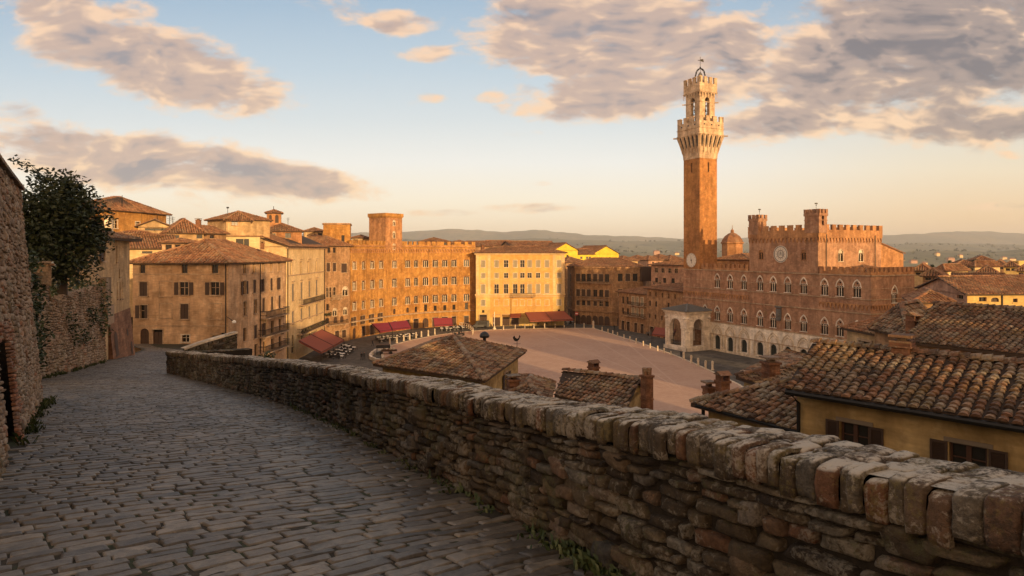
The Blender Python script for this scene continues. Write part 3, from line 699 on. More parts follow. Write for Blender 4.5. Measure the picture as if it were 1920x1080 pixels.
# ------------------------------------------------------------------ ground, hills
def roadz(y):
    y = np.asarray(y, float)
    return np.where(y < 32, -1.65 - .14 * y, np.where(y < 76, -6.13 - .122 * (y - 32), -11.5 - .04 * (y - 76)))
ctrl = [(0, 0, -2.2), (0, -20, -1.5), (30, -30, -4), (-30, -30, 2), (-8, 0, -.8), (-20, 10, -2.5), (-30, 30, -3.4), (-50, 50, -3), (-80, 80, -3), (-110, 120, -2), (-90, 150, -4), (-60, 120, -9), (-130, 40, 0), (-45, 85, -13.2),
        (-17, 32, -6.9), (-31, 55, -9.9), (-6, 15, -4.6), (4, 6, -4.5), (10, 10, -8), (20, 20, -12), (0, 30, -14), (-15, 45, -17), (10, 50, -19), (35, 40, -18), (60, 60, -22), (0, 75, -24.4), (30, 75, -24.4), (-25, 80, -22),
        (-30, 100, -24.4), (0, 110, -24.4), (40, 110, -24.4), (60, 100, -24.4), (0, 150, -24.4), (40, 150, -24.4), (-30, 150, -24.4), (0, 200, -24.4), (-40, 170, -24.4), (30, 215, -24.4), (60, 170, -24.4), (-55, 185, -20), (-20, 225, -22), (50, 230, -26),
        (90, 150, -26), (100, 90, -24), (130, 130, -30), (150, 200, -40), (100, 260, -45), (0, 290, -40), (-80, 230, -14), (-150, 200, -8), (200, 300, -60), (-100, 350, -50), (0, 420, -62), (250, 150, -50), (300, 420, -66), (-300, 420, -60), (-300, 100, -10), (-300, -150, 0), (300, -150, -20), (0, -150, 4)]
ctrl = np.array(ctrl, float)
def groundz(X, Y):
    d = (X[..., None] - ctrl[:, 0]) ** 2 + (Y[..., None] - ctrl[:, 1]) ** 2; w = 1 / (d + 4) ** 1.7
    z = (w * ctrl[:, 2]).sum(-1) / w.sum(-1)
    # the square and its streets are level
    dx = (X - 8) / 62; dy = (Y - 150) / 82; k = np.clip((1.25 - np.sqrt(dx * dx + dy * dy)) / .25, 0, 1)
    return z * (1 - k) + np.minimum(z, -24.35) * k
ground_m = wallmat('bare_earth', (.13, .10, .06), (.09, .09, .045), (.17, .14, .09), .1, .8)
gx_ = np.concatenate([np.arange(-400, -130, 18), np.arange(-130, 130, 4), np.arange(130, 401, 18)]); gy_ = np.concatenate([np.arange(-160, -20, 14), np.arange(-20, 260, 4), np.arange(260, 441, 12)])
X, Y = np.meshgrid(gx_, gy_, indexing='ij'); Z = groundz(X, Y)
nd = (np.abs(X * .83 + Y * .55 - 1.0) < 9) & (Y < 90) & (Y > -10)
Z = np.where(nd & (Z > roadz(Y) - .5), roadz(Y) - .5, Z)
def grid_mesh(name, X, Y, Z, mat, smooth=True):
    n, k = X.shape; me = bpy.data.meshes.new(name); i = np.arange(n * k).reshape(n, k)
    f = np.stack([i[:-1, :-1], i[1:, :-1], i[1:, 1:], i[:-1, 1:]], -1).reshape(-1, 4)
    me.from_pydata(np.stack([X, Y, Z], -1).reshape(-1, 3).tolist(), [], f.tolist()); me.materials.append(mat)
    if smooth: me.polygons.foreach_set('use_smooth', [True] * len(f))
    return link(name, me)
tag(grid_mesh('ground', X, Y, Z, ground_m), kind='structure')
# hills: one sheet from the edge of the town to the skyline
fieldm, n, b = pmat('hill_fields'); P = pos(n)
c1 = n.noise(n.node('ShaderNodeMapping', {0: P, 3: (1, .5, 1)}).outputs[0], .0016, 4, .55); c2 = n.noise(P, .012, 6, .7); c3 = n.node('ShaderNodeTexVoronoi', {'Vector': n.node('ShaderNodeMapping', {0: P, 3: (1, .45, 1)}).outputs[0], 'Scale': .0042}).outputs['Color']
cf = n.mix(n.smooth(c1, .40, .58), (.035, .05, .022, 1), (.12, .115, .05, 1)); cf = n.mix(.45, cf, n.ramp(n.node('ShaderNodeSeparateColor', {0: c3}).outputs[0], [(0, (.04, .055, .02)), (.45, (.10, .10, .04)), (.75, (.2, .15, .08)), (1, (.06, .075, .03))]))
cf = n.mix(n.smooth(c2, .5, .62), cf, (.022, .034, .016, 1)); n.l.new(cf, b.inputs['Base Color']); b.inputs['Roughness'].default_value = 1
us = np.linspace(-1.35, 1.35, 420); ys = np.geomspace(400, 13000, 190)
Um, Ym = np.meshgrid(us, ys, indexing='ij'); px_ = CX + F * Um
r1 = np.interp(px_, [-600, 0, 600, 755, 850, 905, 950, 1000, 1050, 1100, 1180, 1280, 1400, 1560, 1650, 1720, 1780, 1840, 1920, 2500], [446, 441, 440, 438, 431, 434, 437, 432, 438, 443, 446, 450, 448, 447, 443, 440, 436, 437, 441, 446])
r2 = np.interp(px_, [-600, 600, 755, 880, 1000, 1100, 1200, 1290, 1400, 1650, 1720, 1800, 1920, 2500], [458, 455, 449, 452, 447, 453, 456, 453, 460, 461, 457, 459, 462, 460])
r3 = np.interp(px_, [-600, 600, 900, 1000, 1120, 1200, 1300, 1500, 1650, 1720, 1790, 1860, 1920, 2500], [478, 476, 473, 470, 466, 472, 470, 474, 476, 472, 470, 474, 468, 474])
z1, z2, z3 = (HY - r1) / F * 9500, (HY - r2) / F * 5600, (HY - r3) / F * 2900
ks = [400, 900, 1700, 2900, 3900, 5600, 7200, 9500, 13000]; kz = [np.full_like(Um, -66), np.full_like(Um, -95), np.full_like(Um, -105), z3, z3 * .5 - 62, z2, z2 * .35 - 10, z1, z1 * .2]
lz = np.log(Ym); Zh = np.zeros_like(Um)
for i in range(len(ks) - 1):
    a, c = math.log(ks[i]), math.log(ks[i + 1]); t = np.clip((lz - a) / (c - a), 0, 1); t = t * t * (3 - 2 * t); s = (lz >= a) & (lz <= c + 1e-9); Zh = np.where(s, kz[i] * (1 - t) + kz[i + 1] * t, Zh)
Xh = Um * Ym
Zh += fbm(Xh * .0016, Ym * .0022, Xh * 0, 11) * Ym * .0032 + fbm(Xh * .008, Ym * .009, Xh * 0, 12) * Ym * .0008
tag(grid_mesh('hills', Xh, Ym, Zh, fieldm), kind='structure')
def hillz(x, y):
    i = np.abs(us - x / y).argmin(); j = np.abs(ys - y).argmin(); return Zh[i, j]

# ------------------------------------------------------------------ cobbled street
pave_stops = [(0, (.062, .048, .033)), (.3, (.102, .079, .056)), (.6, (.136, .107, .076)), (.85, (.19, .15, .106)), (1, (.115, .10, .082))]
M['cobble'] = stonemat('worn_paving_stone', pave_stops, 9, [((.16, .14, .115), .35), ((.035, .03, .025), .45)], lscale=1.1, rough=.5, bump=.7, bdist=.012, spec=.5, cover=.53)
M['joint'] = stonemat('earth_joint', [(0, (.035, .026, .018)), (1, (.05, .04, .028))], 20, [((.035, .055, .015), .5)], lscale=1.3, bump=.6)
L_edge = smooth_path([(-.2, -1), (-6.45, 8.1), (-12.6, 17.2), (-20.2, 27.5), (-25.8, 39.5), (-31.2, 52), (-40, 70), (-48.5, 81)], 12)
R_edge = smooth_path([(4.2, -2), (1.82, 2.28), (.71, 4.5), (-.655, 7.15), (-5.1, 15.3), (-10.7, 23.2), (-17.25, 32)], 14)
road_poly = np.vstack([R_edge, [(-22, 41), (-29, 55), (-35.4, 72), (-36, 79.9), (-49, 80.5)], L_edge[::-1]])
def inside(px_, py_, poly):
    r = np.zeros(len(px_), bool); j = len(poly) - 1
    for i in range(len(poly)):
        xi, yi = poly[i]; xj, yj = poly[j]
        if yi != yj: r ^= ((yi > py_) != (yj > py_)) & (px_ < (xj - xi) * (py_ - yi) / (yj - yi) + xi)
        j = i
    return r
ra = np.array((-.64, .77)); ra /= np.linalg.norm(ra); rb = np.array((ra[1], -ra[0]))
def cobbles():
    mb = MB(); A = [[], [], [], []]; h = -4.0
    while h < 104:
        near = h < 9; far = h > 30
        c0 = random.uniform(.10, .185) * (1.25 if far else 1); s = -14 - random.uniform(0, .5)
        while s < 16:
            w = c0; edge = (near and s > 1.9 - h * .02 and s < 9)
            l = random.uniform(.17, .42) * (1.3 if far else 1)
            if edge: l = random.uniform(.26, .55)
            A[0].append(s); A[1].append(s + l); A[2].append(h); A[3].append(h + w); s += l
        h += c0
    A = [np.array(x) for x in A]
    cs, ch_ = (A[0] + A[1]) / 2, (A[2] + A[3]) / 2
    def bend(S, H):
        wob = .16 * np.sin(S * .55 + H * .21) + .045 * np.sin(S * 1.6 + H * .9) + .012 * np.sin(S * 4.3 + H * 2.1)
        Hh = H + wob; return ra[0] * Hh + rb[0] * S, ra[1] * Hh + rb[1] * S
    x, y = bend(cs, ch_); k = inside(x, y, road_poly) & (y > 1.2); A = [q[k] for q in A]
    g = .006
    def fn(S, H, O):
        x, y = bend(S, H); return np.stack([x, y, roadz(y) + O + .012 * fbm(x * 1.2, y * 1.2, 0 * x, 9)], -1)
    N = len(A[0]); stone_patch(None, mb, A[0] + g, A[1] - g, A[2] + g * .8, A[3] - g * .8, rng.uniform(.006, .020, N), 0, 0, rough=.004, back=.018, fn=fn, pw=30, jitter=.035, rnd_c=.02)
    yq = np.concatenate([np.arange(-1, 34, 1.5), np.arange(34, 84, 3.)])
    xl = np.interp(yq, L_edge[:, 1], L_edge[:, 0]) - .5; xr = np.interp(yq, road_poly[:len(R_edge) + 4, 1], road_poly[:len(R_edge) + 4, 0]) + .15
    for i in range(len(yq) - 1):
        m = 8
        for q in range(m):
            f0, f1 = q / m, (q + 1) / m; P = []
            for (f, e) in ((f0, i), (f1, i), (f1, i + 1), (f0, i + 1)): P.append((xl[e] + (xr[e] - xl[e]) * f, yq[e], float(roadz(yq[e])) - .004))
            mb.poly(P, 1, .4)
    # weathered pale patches of larger slabs are part of the stones themselves
    return mb
rd = cobbles(); ro = rd.build('road', [M['cobble'], M['joint']], None, smooth=True); tag(ro, kind='structure')

# ------------------------------------------------------------------ parapet wall
wall_stops = [(0, (.030, .021, .014)), (.25, (.060, .043, .026)), (.5, (.088, .064, .038)), (.7, (.115, .087, .055)), (.84, (.115, .054, .028)), (.91, (.16, .135, .105)), (1, (.055, .05, .045))]
M['rubble'] = stonemat('rubble_stone', wall_stops, 14, [((.26, .23, .18), .55), ((.075, .072, .03), .55), ((.03, .024, .018), .55)], lscale=1.8, bump=1.0, bdist=.035, cover=.54)
M['mortar'] = stonemat('old_mortar', [(0, (.016, .012, .009)), (1, (.032, .025, .018))], 22, None, bump=.8)
cop_stops = [(0, (.050, .035, .023)), (.3, (.085, .061, .039)), (.5, (.12, .09, .06)), (.64, (.14, .058, .028)), (.75, (.14, .11, .078)), (.9, (.085, .073, .058)), (1, (.16, .07, .034))]
M['coping'] = stonemat('lichen_coping_stone', cop_stops, 18, [((.46, .40, .32), .5), ((.17, .13, .045), .5), ((.035, .03, .024), .55)], lscale=3.0, bump=1.0, bdist=.025, cover=.53)
def top_lichen(m, col, amt):                       # pale crust that grows on the upward faces
    n = NT(m.node_tree); b = m.node_tree.nodes['Principled BSDF']; old = b.inputs['Base Color'].links[0].from_socket; P = pos(n)
    nz = n.node('ShaderNodeSeparateXYZ', {0: n.node('ShaderNodeNewGeometry').outputs['Normal']}).outputs[2]; f = n.math('ADD', n.math('MULTIPLY', n.noise(P, 4.5, 3, .5), .55), n.math('MULTIPLY', n.noise(P, 34, 5, .7), .5))
    k = n.math('MULTIPLY', n.math('MULTIPLY', n.smooth(nz, .45, .9), n.smooth(f, .46, .58)), amt); n.l.new(n.mix(k, old, (*col, 1)), b.inputs['Base Color'])
top_lichen(M['coping'], (.56, .49, .40), .85)
def coping(mb, path, h, wd, s0, s1, unit, m=0):
    s = s0; sl = [[], []]
    while s < s1:
        l = random.uniform(*unit) * (1.5 if random.random() < .08 else 1); sl[0].append(s); sl[1].append(min(s + l, s1)); s += l
    a, b = (np.array(x) for x in sl); N = len(a); prof = np.array([(-.02, -.185), (.038, -.18), (.048, -.14), (.050, -.08), (.048, -.028), (.040, -.008), (.01, .006), (-.07, .010), (-.15, .008), (-.20, -.03)])
    u = np.array([0, .03, .1, .3, .5, .7, .9, .97, 1.]); n_u, n_p = len(u), len(prof); UG, KG = np.meshgrid(u, np.arange(n_p), indexing='ij'); UG = UG.ravel()[None]; KG = KG.ravel()
    ed = (1 - np.abs(2 * UG - 1) ** 14) ** .5; g = .002; r1_, r2_, r3_ = (rng.normal(size=(N, 1)) for _ in range(3)); drop = np.where(prof[KG, 1] < -.1, -prof[KG, 1] * .2, 0)[None] * r1_
    S = a[:, None] + g + (b - a - 2 * g)[:, None] * UG + .006 * fbm(UG * 3, KG * 1.1, r1_ * 9, 2)
    O = prof[KG, 0][None] - .03 * (1 - ed) * (prof[KG, 0] > -.02)[None] + .012 * r2_ + .012 * fbm(S * 13, KG * .9, r1_ * 20, 4)
    H = h + prof[KG, 1][None] - .022 * (1 - ed) * (prof[KG, 1] > -.1)[None] + drop * .4 + .010 * r3_ + .010 * fbm(S * 12, KG * 1.0, r2_ * 20, 6) + .02 * np.sin(S * 1.3)
    P = path.xyz(S, H, O); f = [(i * n_p + j, (i + 1) * n_p + j, (i + 1) * n_p + j + 1, i * n_p + j + 1) for i in range(n_u - 1) for j in range(n_p - 1)]
    mb.arr(P, f, rng.random(N), m)
    o = -.125
    for wr in (.165, .18):                                                    # flat pieces behind the front row
        s = s0; q = [[], []]
        while s < s1: l = random.uniform(.10, .26) * unit[1] / .16; q[0].append(s); q[1].append(min(s + l, s1)); s += l
        a, b = (np.array(x) for x in q); N = len(a)
        def fn(S, Hh, O): return path.xyz(S, h + O + .02 * np.sin(S * 1.3) - .004, Hh)
        stone_patch(path, mb, a + .004, b - .004, np.full(N, o - wr), np.full(N, o + .012), rng.uniform(.006, .022, N), 0, m, fn=fn, back=.03, rough=.008)
        o -= wr
    S = np.linspace(s0, s1, 60)
    for i in range(59):
        for (o0, h0_, o1, h1_) in ((.0, -.012, -.46, -.012), (-.46, -.02, -.46, -2.5)):
            P = path.xyz(np.array([S[i], S[i + 1], S[i + 1], S[i]]), h + np.array([h0_, h0_, h1_, h1_]), np.array([o0, o0, o1, o1])); mb.poly([tuple(p) for p in P], 0 if h1_ > -1 else 1, .3)
def para(name_pts, zoff, label, s_end=None):
    pts = smooth_path(name_pts, 14); zb = roadz(pts[:, 1]) - .05 + zoff; pt = Path(pts, zb)
    return pt
PPA = para([(3.9, -1.2), (1.82, 2.28), (.71, 4.5), (-.655, 7.15), (-5.1, 15.3), (-10.7, 23.2), (-17.25, 32)], 0, '')
PPA.n *= -1                                                                  # the road side is the left side
pw = thing('parapet_wall', 'rough rubble stone parapet with lichen covered coping running down beside the cobbled street', 'wall', (-.6, 7.1, -2.6))
mb = MB(); rubble(mb, PPA, .965, (.04, .115), (.09, .36), (.0, .034), big=.12, grow=.004, rough=.014, gap=.009); backing(mb, PPA, -.3, .95, -.042)
mb.build('rubble_face', [M['rubble'], M['mortar']], pw, smooth=True)
mb = MB(); coping(mb, PPA, 1.13, .46, .0, PPA.L, (.05, .125)); mb.build('coping', [M['coping'], M['mortar']], pw, smooth=True)
# the return of the parapet round the corner, towards the lower terrace
e = PPA.xyz(np.array([PPA.L]), np.array([0.]), np.array([0.]))[0]
RET = Path(smooth_path([(-17.3, 32.05), (-16.4, 33.2), (-14.6, 35.4)], 8), [roadz(32) - .05 - .02 * i for i in range(17)])
RET.n *= -1
mb = MB(); rubble(mb, RET, .86, (.07, .15), (.15, .4), (0, .03)); backing(mb, RET, -2, .95); coping(mb, RET, 1.13, .46, 0, RET.L, (.1, .18)); mb.build('return_wall', [M['rubble'], M['mortar']], pw, smooth=True)
# second low wall beyond it, rising to the lamp
low = thing('terrace_wall', 'low pale garden wall curving beyond the parapet end, weeds in front of it', 'wall', (-24, 46, -9))
lpts = smooth_path([(-24.6, 48), (-24.0, 48.9), (-23.2, 50.3), (-22.3, 52)], 10)
LW = Path(lpts, np.linspace(-8.85, -8.1, len(lpts))); mb = MB()
rubble(mb, LW, 1.5, (.1, .2), (.2, .5), (0, .03)); backing(mb, LW, -3, 1.5); S = np.linspace(0, LW.L, 30)
for i in range(29):
    P = LW.xyz(np.array([S[i], S[i + 1], S[i + 1], S[i]]), np.array([1.5, 1.5, 1.5, 1.5]) + .02, np.array([.05, .05, -.5, -.5])); mb.poly([tuple(p) for p in P], 2, .5)
    P = LW.xyz(np.array([S[i], S[i + 1], S[i + 1], S[i]]), np.array([1.38, 1.38, 1.52, 1.52]), np.array([.05, .05, .05, .05])); mb.poly([tuple(p) for p in P], 2, .5)
mb.build('wall', [M['rubble'], M['mortar'], M['pale_trim']], low, smooth=False)

# ------------------------------------------------------------------ tall wall on the left
w1_stops = [(0, (.16, .10, .06)), (.3, (.25, .165, .10)), (.6, (.31, .215, .14)), (.8, (.35, .26, .18)), (.92, (.27, .12, .06)), (1, (.38, .31, .23))]
M['old_wall'] = stonemat('old_wall_stone', w1_stops, 12, [((.40, .34, .26), .45), ((.10, .09, .04), .45), ((.06, .045, .032), .4)], lscale=.9, bump=.8, bdist=.02, cover=.55)
M['old_brick'] = stonemat('old_thin_brick', [(0, (.17, .065, .035)), (.5, (.27, .105, .05)), (1, (.33, .16, .09))], 20, [((.3, .24, .18), .35), ((.05, .035, .025), .5)], lscale=1.6, bump=.7)
tw = thing('street_wall', 'tall battered rubble wall with a brick niche at the left edge of the street', 'wall', (-9, 12, -3.4))
wp = smooth_path([(-2.6, 2.4), (-6.5, 8.2), (-9.5, 12.6), (-12.6, 17.2)], 10); WL = Path(wp, roadz(wp[:, 1]) - .1)
top1 = lambda s: 1.62 - float(np.interp(s, WL.s, WL.zb))
sj = 9.2                                                                      # distance along the wall of the niche
nich = lambda s, h: (sj - 1.4 < s < sj + 1.05) and h < 1.75
mb = MB(); rubble(mb, WL, 6.2, (.05, .13), (.14, .44), (0, .026), batter=.085, big=.08, skip=nich, hfun=top1, rough=.016, s0=3.6, gap=.008)
for (a, c) in ((3.6, sj - 1.4), (sj + 1.05, WL.L)): backing(mb, WL, -.3, 6, -.04, .085, hfun=top1, s0=a, s1=c, n=20)
backing(mb, WL, 1.75, 6, -.04, .085, hfun=top1, s0=sj - 1.4, s1=sj + 1.05, n=12)
backing(mb, WL, -.3, 1.9, -.75, .085, s0=sj - 1.6, s1=sj + 1.2, n=8)
for s_ in (sj - 1.4, sj + 1.05):
    P = WL.xyz(np.array([s_] * 4), np.array([-.3, -.3, 1.8, 1.8]), np.array([-.03, -.8, -.8, -.03]), .085); mb.poly([tuple(p) for p in P], 1, .4)
mb.build('rubble_face', [M['old_wall'], M['mortar']], tw, smooth=True)
mb = MB()
rubble(mb, WL, 1.75, (.055, .07), (.2, .34), (.0, .045), batter=.085, s0=sj + .5, s1=sj + 1.3, big=0); rubble(mb, WL, 2.05, (.055, .07), (.2, .3), (.01, .05), batter=.085, s0=sj - 1.4, s1=sj + 1.25, h0=1.72, big=0)
mb.build('brick_jamb', [M['old_brick'], M['mortar']], tw, smooth=True)
mb = MB(); s = 3.6
while s < WL.L:                                                               # dark tile capping on the sloping top
    l = random.uniform(.25, .4); h = top1(s); P = []
    for (o_, hh) in ((.1, 0), (.1, .07), (-.5, .22), (-.5, 0)): P.append([tuple(WL.xyz(np.array([q]), np.array([h + hh]), np.array([o_ - .085 * 0]), .085)[0]) for q in (s, min(s + l - .02, WL.L))])
    r_ = random.random()
    for i in range(4): mb.poly([P[i][0], P[i][1], P[(i + 1) % 4][1], P[(i + 1) % 4][0]], 0, r_)
    mb.poly([p[0] for p in P], 0, r_); mb.poly([p[1] for p in P], 0, r_); s += l
mb.build('capping', [M['tile']], tw)
# far end of the tall wall, returning to the left
mb = MB(); d_ = np.array((-.83, -.56)); pe = wp[-1]
pe = pe + d_ * .5
EW = Path(np.array([pe, pe + d_ * 1.5, pe + d_ * 3]), [WL.zb[-1]] * 3); EW.n *= -1
rubble(mb, EW, 5.3, (.08, .18), (.18, .5), (0, .05), batter=.0); backing(mb, EW, -.2, 5.3, -.04); mb.build('end_face', [M['old_wall'], M['mortar']], tw, smooth=True)

# ------------------------------------------------------------------ second wall with the ivy
sw = thing('garden_wall', 'lower rubble garden wall with ivy tufts between the tall wall and the narrow house', 'wall', (-25, 40, -7))
p2 = smooth_path([(-18.6, 24.5), (-20.4, 28), (-25.2, 38.2), (-27.6, 43.6)], 12); W2 = Path(p2, roadz(p2[:, 1]) - .1)
top2 = lambda s: (-2.35 if s > 5.6 else -1.15) - float(np.interp(s, W2.s, W2.zb)) + .12 * math.sin(s * 2.2)
mb = MB(); rubble(mb, W2, 6, (.08, .17), (.18, .55), (0, .035), batter=.05, hfun=top2, rough=.02); backing(mb, W2, -.3, 6, -.04, .05, hfun=top2, n=40)
S = np.linspace(0, W2.L, 40)
for i in range(39):
    t0, t1 = top2(S[i]), top2(S[i + 1]); P = W2.xyz(np.array([S[i], S[i + 1], S[i + 1], S[i]]), np.array([t0, t1, t1, t0]), np.array([.03, .03, -.6, -.6]), .05); mb.poly([tuple(p) for p in P], 0, .6)
mb.build('rubble_face', [M['old_wall'], M['mortar']], sw, smooth=True)
mb = MB()
for s_ in (4.3, 4.9): q = W2.xyz(np.array([s_]), np.array([top2(s_)]), np.array([-.5]))[0]; mb.box((q[0], q[1], q[2] - .3), 1.2, 1.0, .9, -.9, 0); mb.box((q[0], q[1], q[2] + .6), 1.4, 1.2, .09, -.9, 1)
mb.build('pier', [M['old_wall'], M['tile']], sw)

# ------------------------------------------------------------------ greenery
M['leaf'] = leafmat('dark_leaf', (.012, .020, .008), (.028, .040, .014), (.075, .075, .025))
M['ivy'] = leafmat('ivy_leaf', (.012, .022, .008), (.024, .040, .012), (.05, .065, .02))
M['weed'] = leafmat('weed_leaf', (.02, .036, .01), (.045, .065, .018), (.09, .1, .035))
M['bark'] = flat('bark', (.05, .035, .025), .95, vary=.4, scale=8)
tr = thing('broadleaf_tree', 'dark leafy tree rising behind the tall street wall', 'tree', (-23.6, 33.4, -4))
mb = MB(); base = Vector((-23.6, 33.4, -4.2)); mb.tube([base, base + Vector((.2, -.1, 2)), base + Vector((.1, .1, 4))], [.32, .24, .17], 8)
cl = []
C0 = Vector((-23.3, 33.2, 1.5))
for i in range(9):
    t = i * .7; e = C0 + Vector((math.cos(t) * 1.2, math.sin(t) * 1.2, random.uniform(-1.2, 1.3))); mb.tube([base + Vector((.1, 0, 2.2 + .2 * i)), (base + Vector((0, 0, 3.4)) + e) / 2 + Vector((0, 0, .3)), e], [.1, .07, .03], 5)
mb.build('trunk', M['bark'], tr)
for i in range(240):
    v = rng.normal(size=3); v /= np.linalg.norm(v); q = rng.random() ** .4; c = (C0.x - .1 + v[0] * 1.95 * q, C0.y + v[1] * 2.0 * q, C0.z - .35 + v[2] * 2.85 * q)
    if c[2] > C0.z + 1.0 and c[0] > C0.x + .5: continue
    cl.append((c, random.uniform(.45, .85)))
for (x, y, r) in ((45, 308, .42), (75, 330, .5), (98, 335, .45), (120, 350, .5), (60, 320, .5), (150, 365, .45), (140, 385, .6), (165, 400, .5), (172, 440, .5), (30, 300, .4)): c = at(x, y, 33); cl.append(((c.x, c.y, c.z), r * .9))
mb = MB(); foliage(mb, cl, 180, .13); mb.build('crown', M['leaf'], tr)
def plant(name, label, cat, cs, dens, size, mat='ivy', group=None):
    mb = MB(); foliage(mb, cs, dens, size)
    return tag(mb.build(name, M[mat], None), label, cat, group)
def on2(s, h, o=.15): q = W2.xyz(np.array([s]), np.array([h]), np.array([o]), .05)[0]; return tuple(q)
iv = [(on2(1.2 + random.uniform(-1, 2.0) * (1 - h / 9), h * .78 + .3, .2), random.uniform(.28, .5)) for h in np.linspace(.6, 6.2, 26)]
plant('ivy', 'ivy hanging down the far edge of the tall wall', 'ivy', iv, 260, .11)
plant('ivy', 'round ivy tuft in the middle of the garden wall, the lower left one of three', 'ivy', [(on2(9.5, 2.4), .5), (on2(10, 2.1), .5), (on2(9.2, 2.9), .4), (on2(10.6, 1.7), .4)], 260, .1)
plant('ivy', 'ivy tuft at the upper right of the garden wall near its top edge', 'ivy', [(on2(15.5, 3.4), .5), (on2(16.2, 3.2), .5), (on2(15.8, 2.8), .4)], 240, .11)
plant('ivy', 'small ivy tuft low on the right part of the garden wall', 'ivy', [(on2(13.4, 2.0), .45), (on2(14.2, 1.7), .4), (on2(13.0, 1.7), .35)], 240, .1)
plant('creeper', 'green creeper draped over the end of the garden wall against the narrow house', 'creeper', [(on2(19.5 + random.uniform(-.6, .6), 5.2 - .5 * i, .2), .5) for i in range(7)], 200, .12, 'weed')
plant('shrub', 'low shrubs along the top of the garden wall under the tree', 'shrub', [(on2(s_, top2(s_) + .25, -.5 + random.uniform(-.3, .2)), random.uniform(.3, .55)) for s_ in np.linspace(6, 19, 20)], 190, .1, 'weed')
plant('shrub', 'shrub growing on the stepped top of the garden wall beside the tall wall', 'shrub', [(on2(s_, top2(s_) + .3, -.3), random.uniform(.35, .6)) for s_ in np.linspace(.2, 3, 7)], 200, .1, 'weed')
plant('weed_clump', 'leafy weeds growing on the terrace behind the far parapet corner', 'weeds', [((-23.9 + k * .3 + random.uniform(-.1, .1), 47.0 + k * .12, -7.85 + random.uniform(-.1, .15)), random.uniform(.34, .44)) for k in range(11)], 220, .12, 'weed')
plant('weed_clump', 'bright green bush at the right end of the terrace behind the parapet', 'bush', [((-17.9 + random.uniform(-.35, .35), 46.5, -7.7 + random.uniform(-.3, .2)), .45) for k in range(6)], 240, .12, 'weed')
def tuft(mb, p, n, h):
    for _ in range(n):
        a = random.uniform(0, 6.28); l = h * random.uniform(.5, 1.2); dx, dy = math.cos(a) * l * .6, math.sin(a) * l * .6; w = .012
        q = (p[0] + random.gauss(0, .05), p[1] + random.gauss(0, .05), p[2])
        mb.poly([(q[0] - w, q[1], q[2]), (q[0] + w, q[1], q[2]), (q[0] + dx * .5 + w, q[1] + dy * .5, q[2] + l * .7), (q[0] + dx, q[1] + dy, q[2] + l * .8)], 0)
mb = MB()
for s_ in np.concatenate([rng.uniform(2.5, 8, 60), rng.uniform(5.2, 7.2, 60), rng.uniform(8, 20, 50)]):
    q = PPA.xyz(np.array([s_]), np.array([.06]), np.array([abs(random.gauss(.03, .05))]))[0]; tuft(mb, q, 8, random.uniform(.05, .12))
for s_ in np.concatenate([rng.uniform(9, WL.L, 40)]): q = WL.xyz(np.array([s_]), np.array([.1]), np.array([abs(random.gauss(.08, .06))]))[0]; tuft(mb, q, 9, random.uniform(.08, .2))
for s_ in rng.uniform(3, 20, 60): q = W2.xyz(np.array([s_]), np.array([.1]), np.array([abs(random.gauss(.1, .08))]))[0]; tuft(mb, q, 8, random.uniform(.1, .25))
tag(mb.build('grass', M['weed'], None), 'short green weeds at the foot of the street walls', 'weeds', kind='stuff')
# ================================================================== roofs just below the parapet
# a: hip-roofed house on the rim of the square
K, Rr, Lf = Vector((-1.65, 36)), Vector((.96, 46.3)), Vector((-8.86, 40.9)); q = [Lf, K, Rr, Lf + Rr - K]
def ins(q, o):                                    # walls stand back from the measured eaves
    c = sum(q, Vector((0, 0))) / 4; return [p + (c - p).normalized() * o for p in q]
def w_a(fc): return [W_(fc, 925, 690, 712, .7, 'closed')] + [(fc.L * .62, .9, -9.6, 1.5, 'open', 'stone_band', 'shutter')]
o, E = house('hip_roof_house', 'ochre house with a low pyramid roof of clay tiles directly below the parapet', 'house', ins(q, .6), -22, -7.26, 'ochre_plaster', 'pyramid', 1.35, {1: w_a}, .5, (.30, .36), fine=True)
b = MB(); c = at(1003 - 10, 655, 47); b.tube([(1.1, 46.2, -7.3), (1.1, 46.2, -5.9)], .02, 5)
vn = thing('weather_vane', 'black rooster weather vane on the far corner of the pyramid roof', 'weather vane', (.36, 46.0, -7.05)); b = MB()
b.tube([(.36, 46, -7.3), (.36, 46, -6.35)], .02, 5); b.box((.36, 46, -6.7), .5, .02, .02)
out = [(-.22, 0), (-.3, .2), (-.2, .36), (-.12, .2), (0, .12), (.1, .16), (.16, .36), (.22, .4), (.2, .3), (.28, .27), (.2, .22), (.16, .08), (.05, -.04), (-.1, -.06)]
f0 = [(.36 + x, 45.985, -6.45 + z) for x, z in out]; f1 = [(x, y + .03, z) for x, y, z in f0]; b.poly(f0); b.poly(f1[::-1])
for i in range(len(f0)): j = (i + 1) % len(f0); b.poly([f0[i], f1[i], f1[j], f0[j]])
b.build('vane', M['iron'], vn)
ch = thing('roof_cowl', 'black metal chimney cowl on the pyramid roof', 'chimney cowl', (-2.0, 46.5, -7)); b = MB(); b.tube([(-2, 46.5, -7.0), (-2, 46.5, -6.3)], .12, 8); b.lathe([(.12, 0), (.33, .04), (.36, .18), (.28, .34), (.16, .44), (.05, .48)], (-2, 46.5, -6.35), 10); b.build('cowl', M['black'], ch)
# b: small flat terracotta roof
q = [gx(955, 33), gx(1022, 31.5), gx(1032, 36), gx(968, 37.5)]
o, E = house('small_house', 'little ochre house with a half-fallen tile roof between two larger roofs', 'house', q, -22, -7.45, 'ochre_plaster', 'hip', .45, {}, .25, (.24, .28), fine=True)
chimney(o, *(at(962, 720, 34)[:2]), -7.6, .55, .7, 'flat')
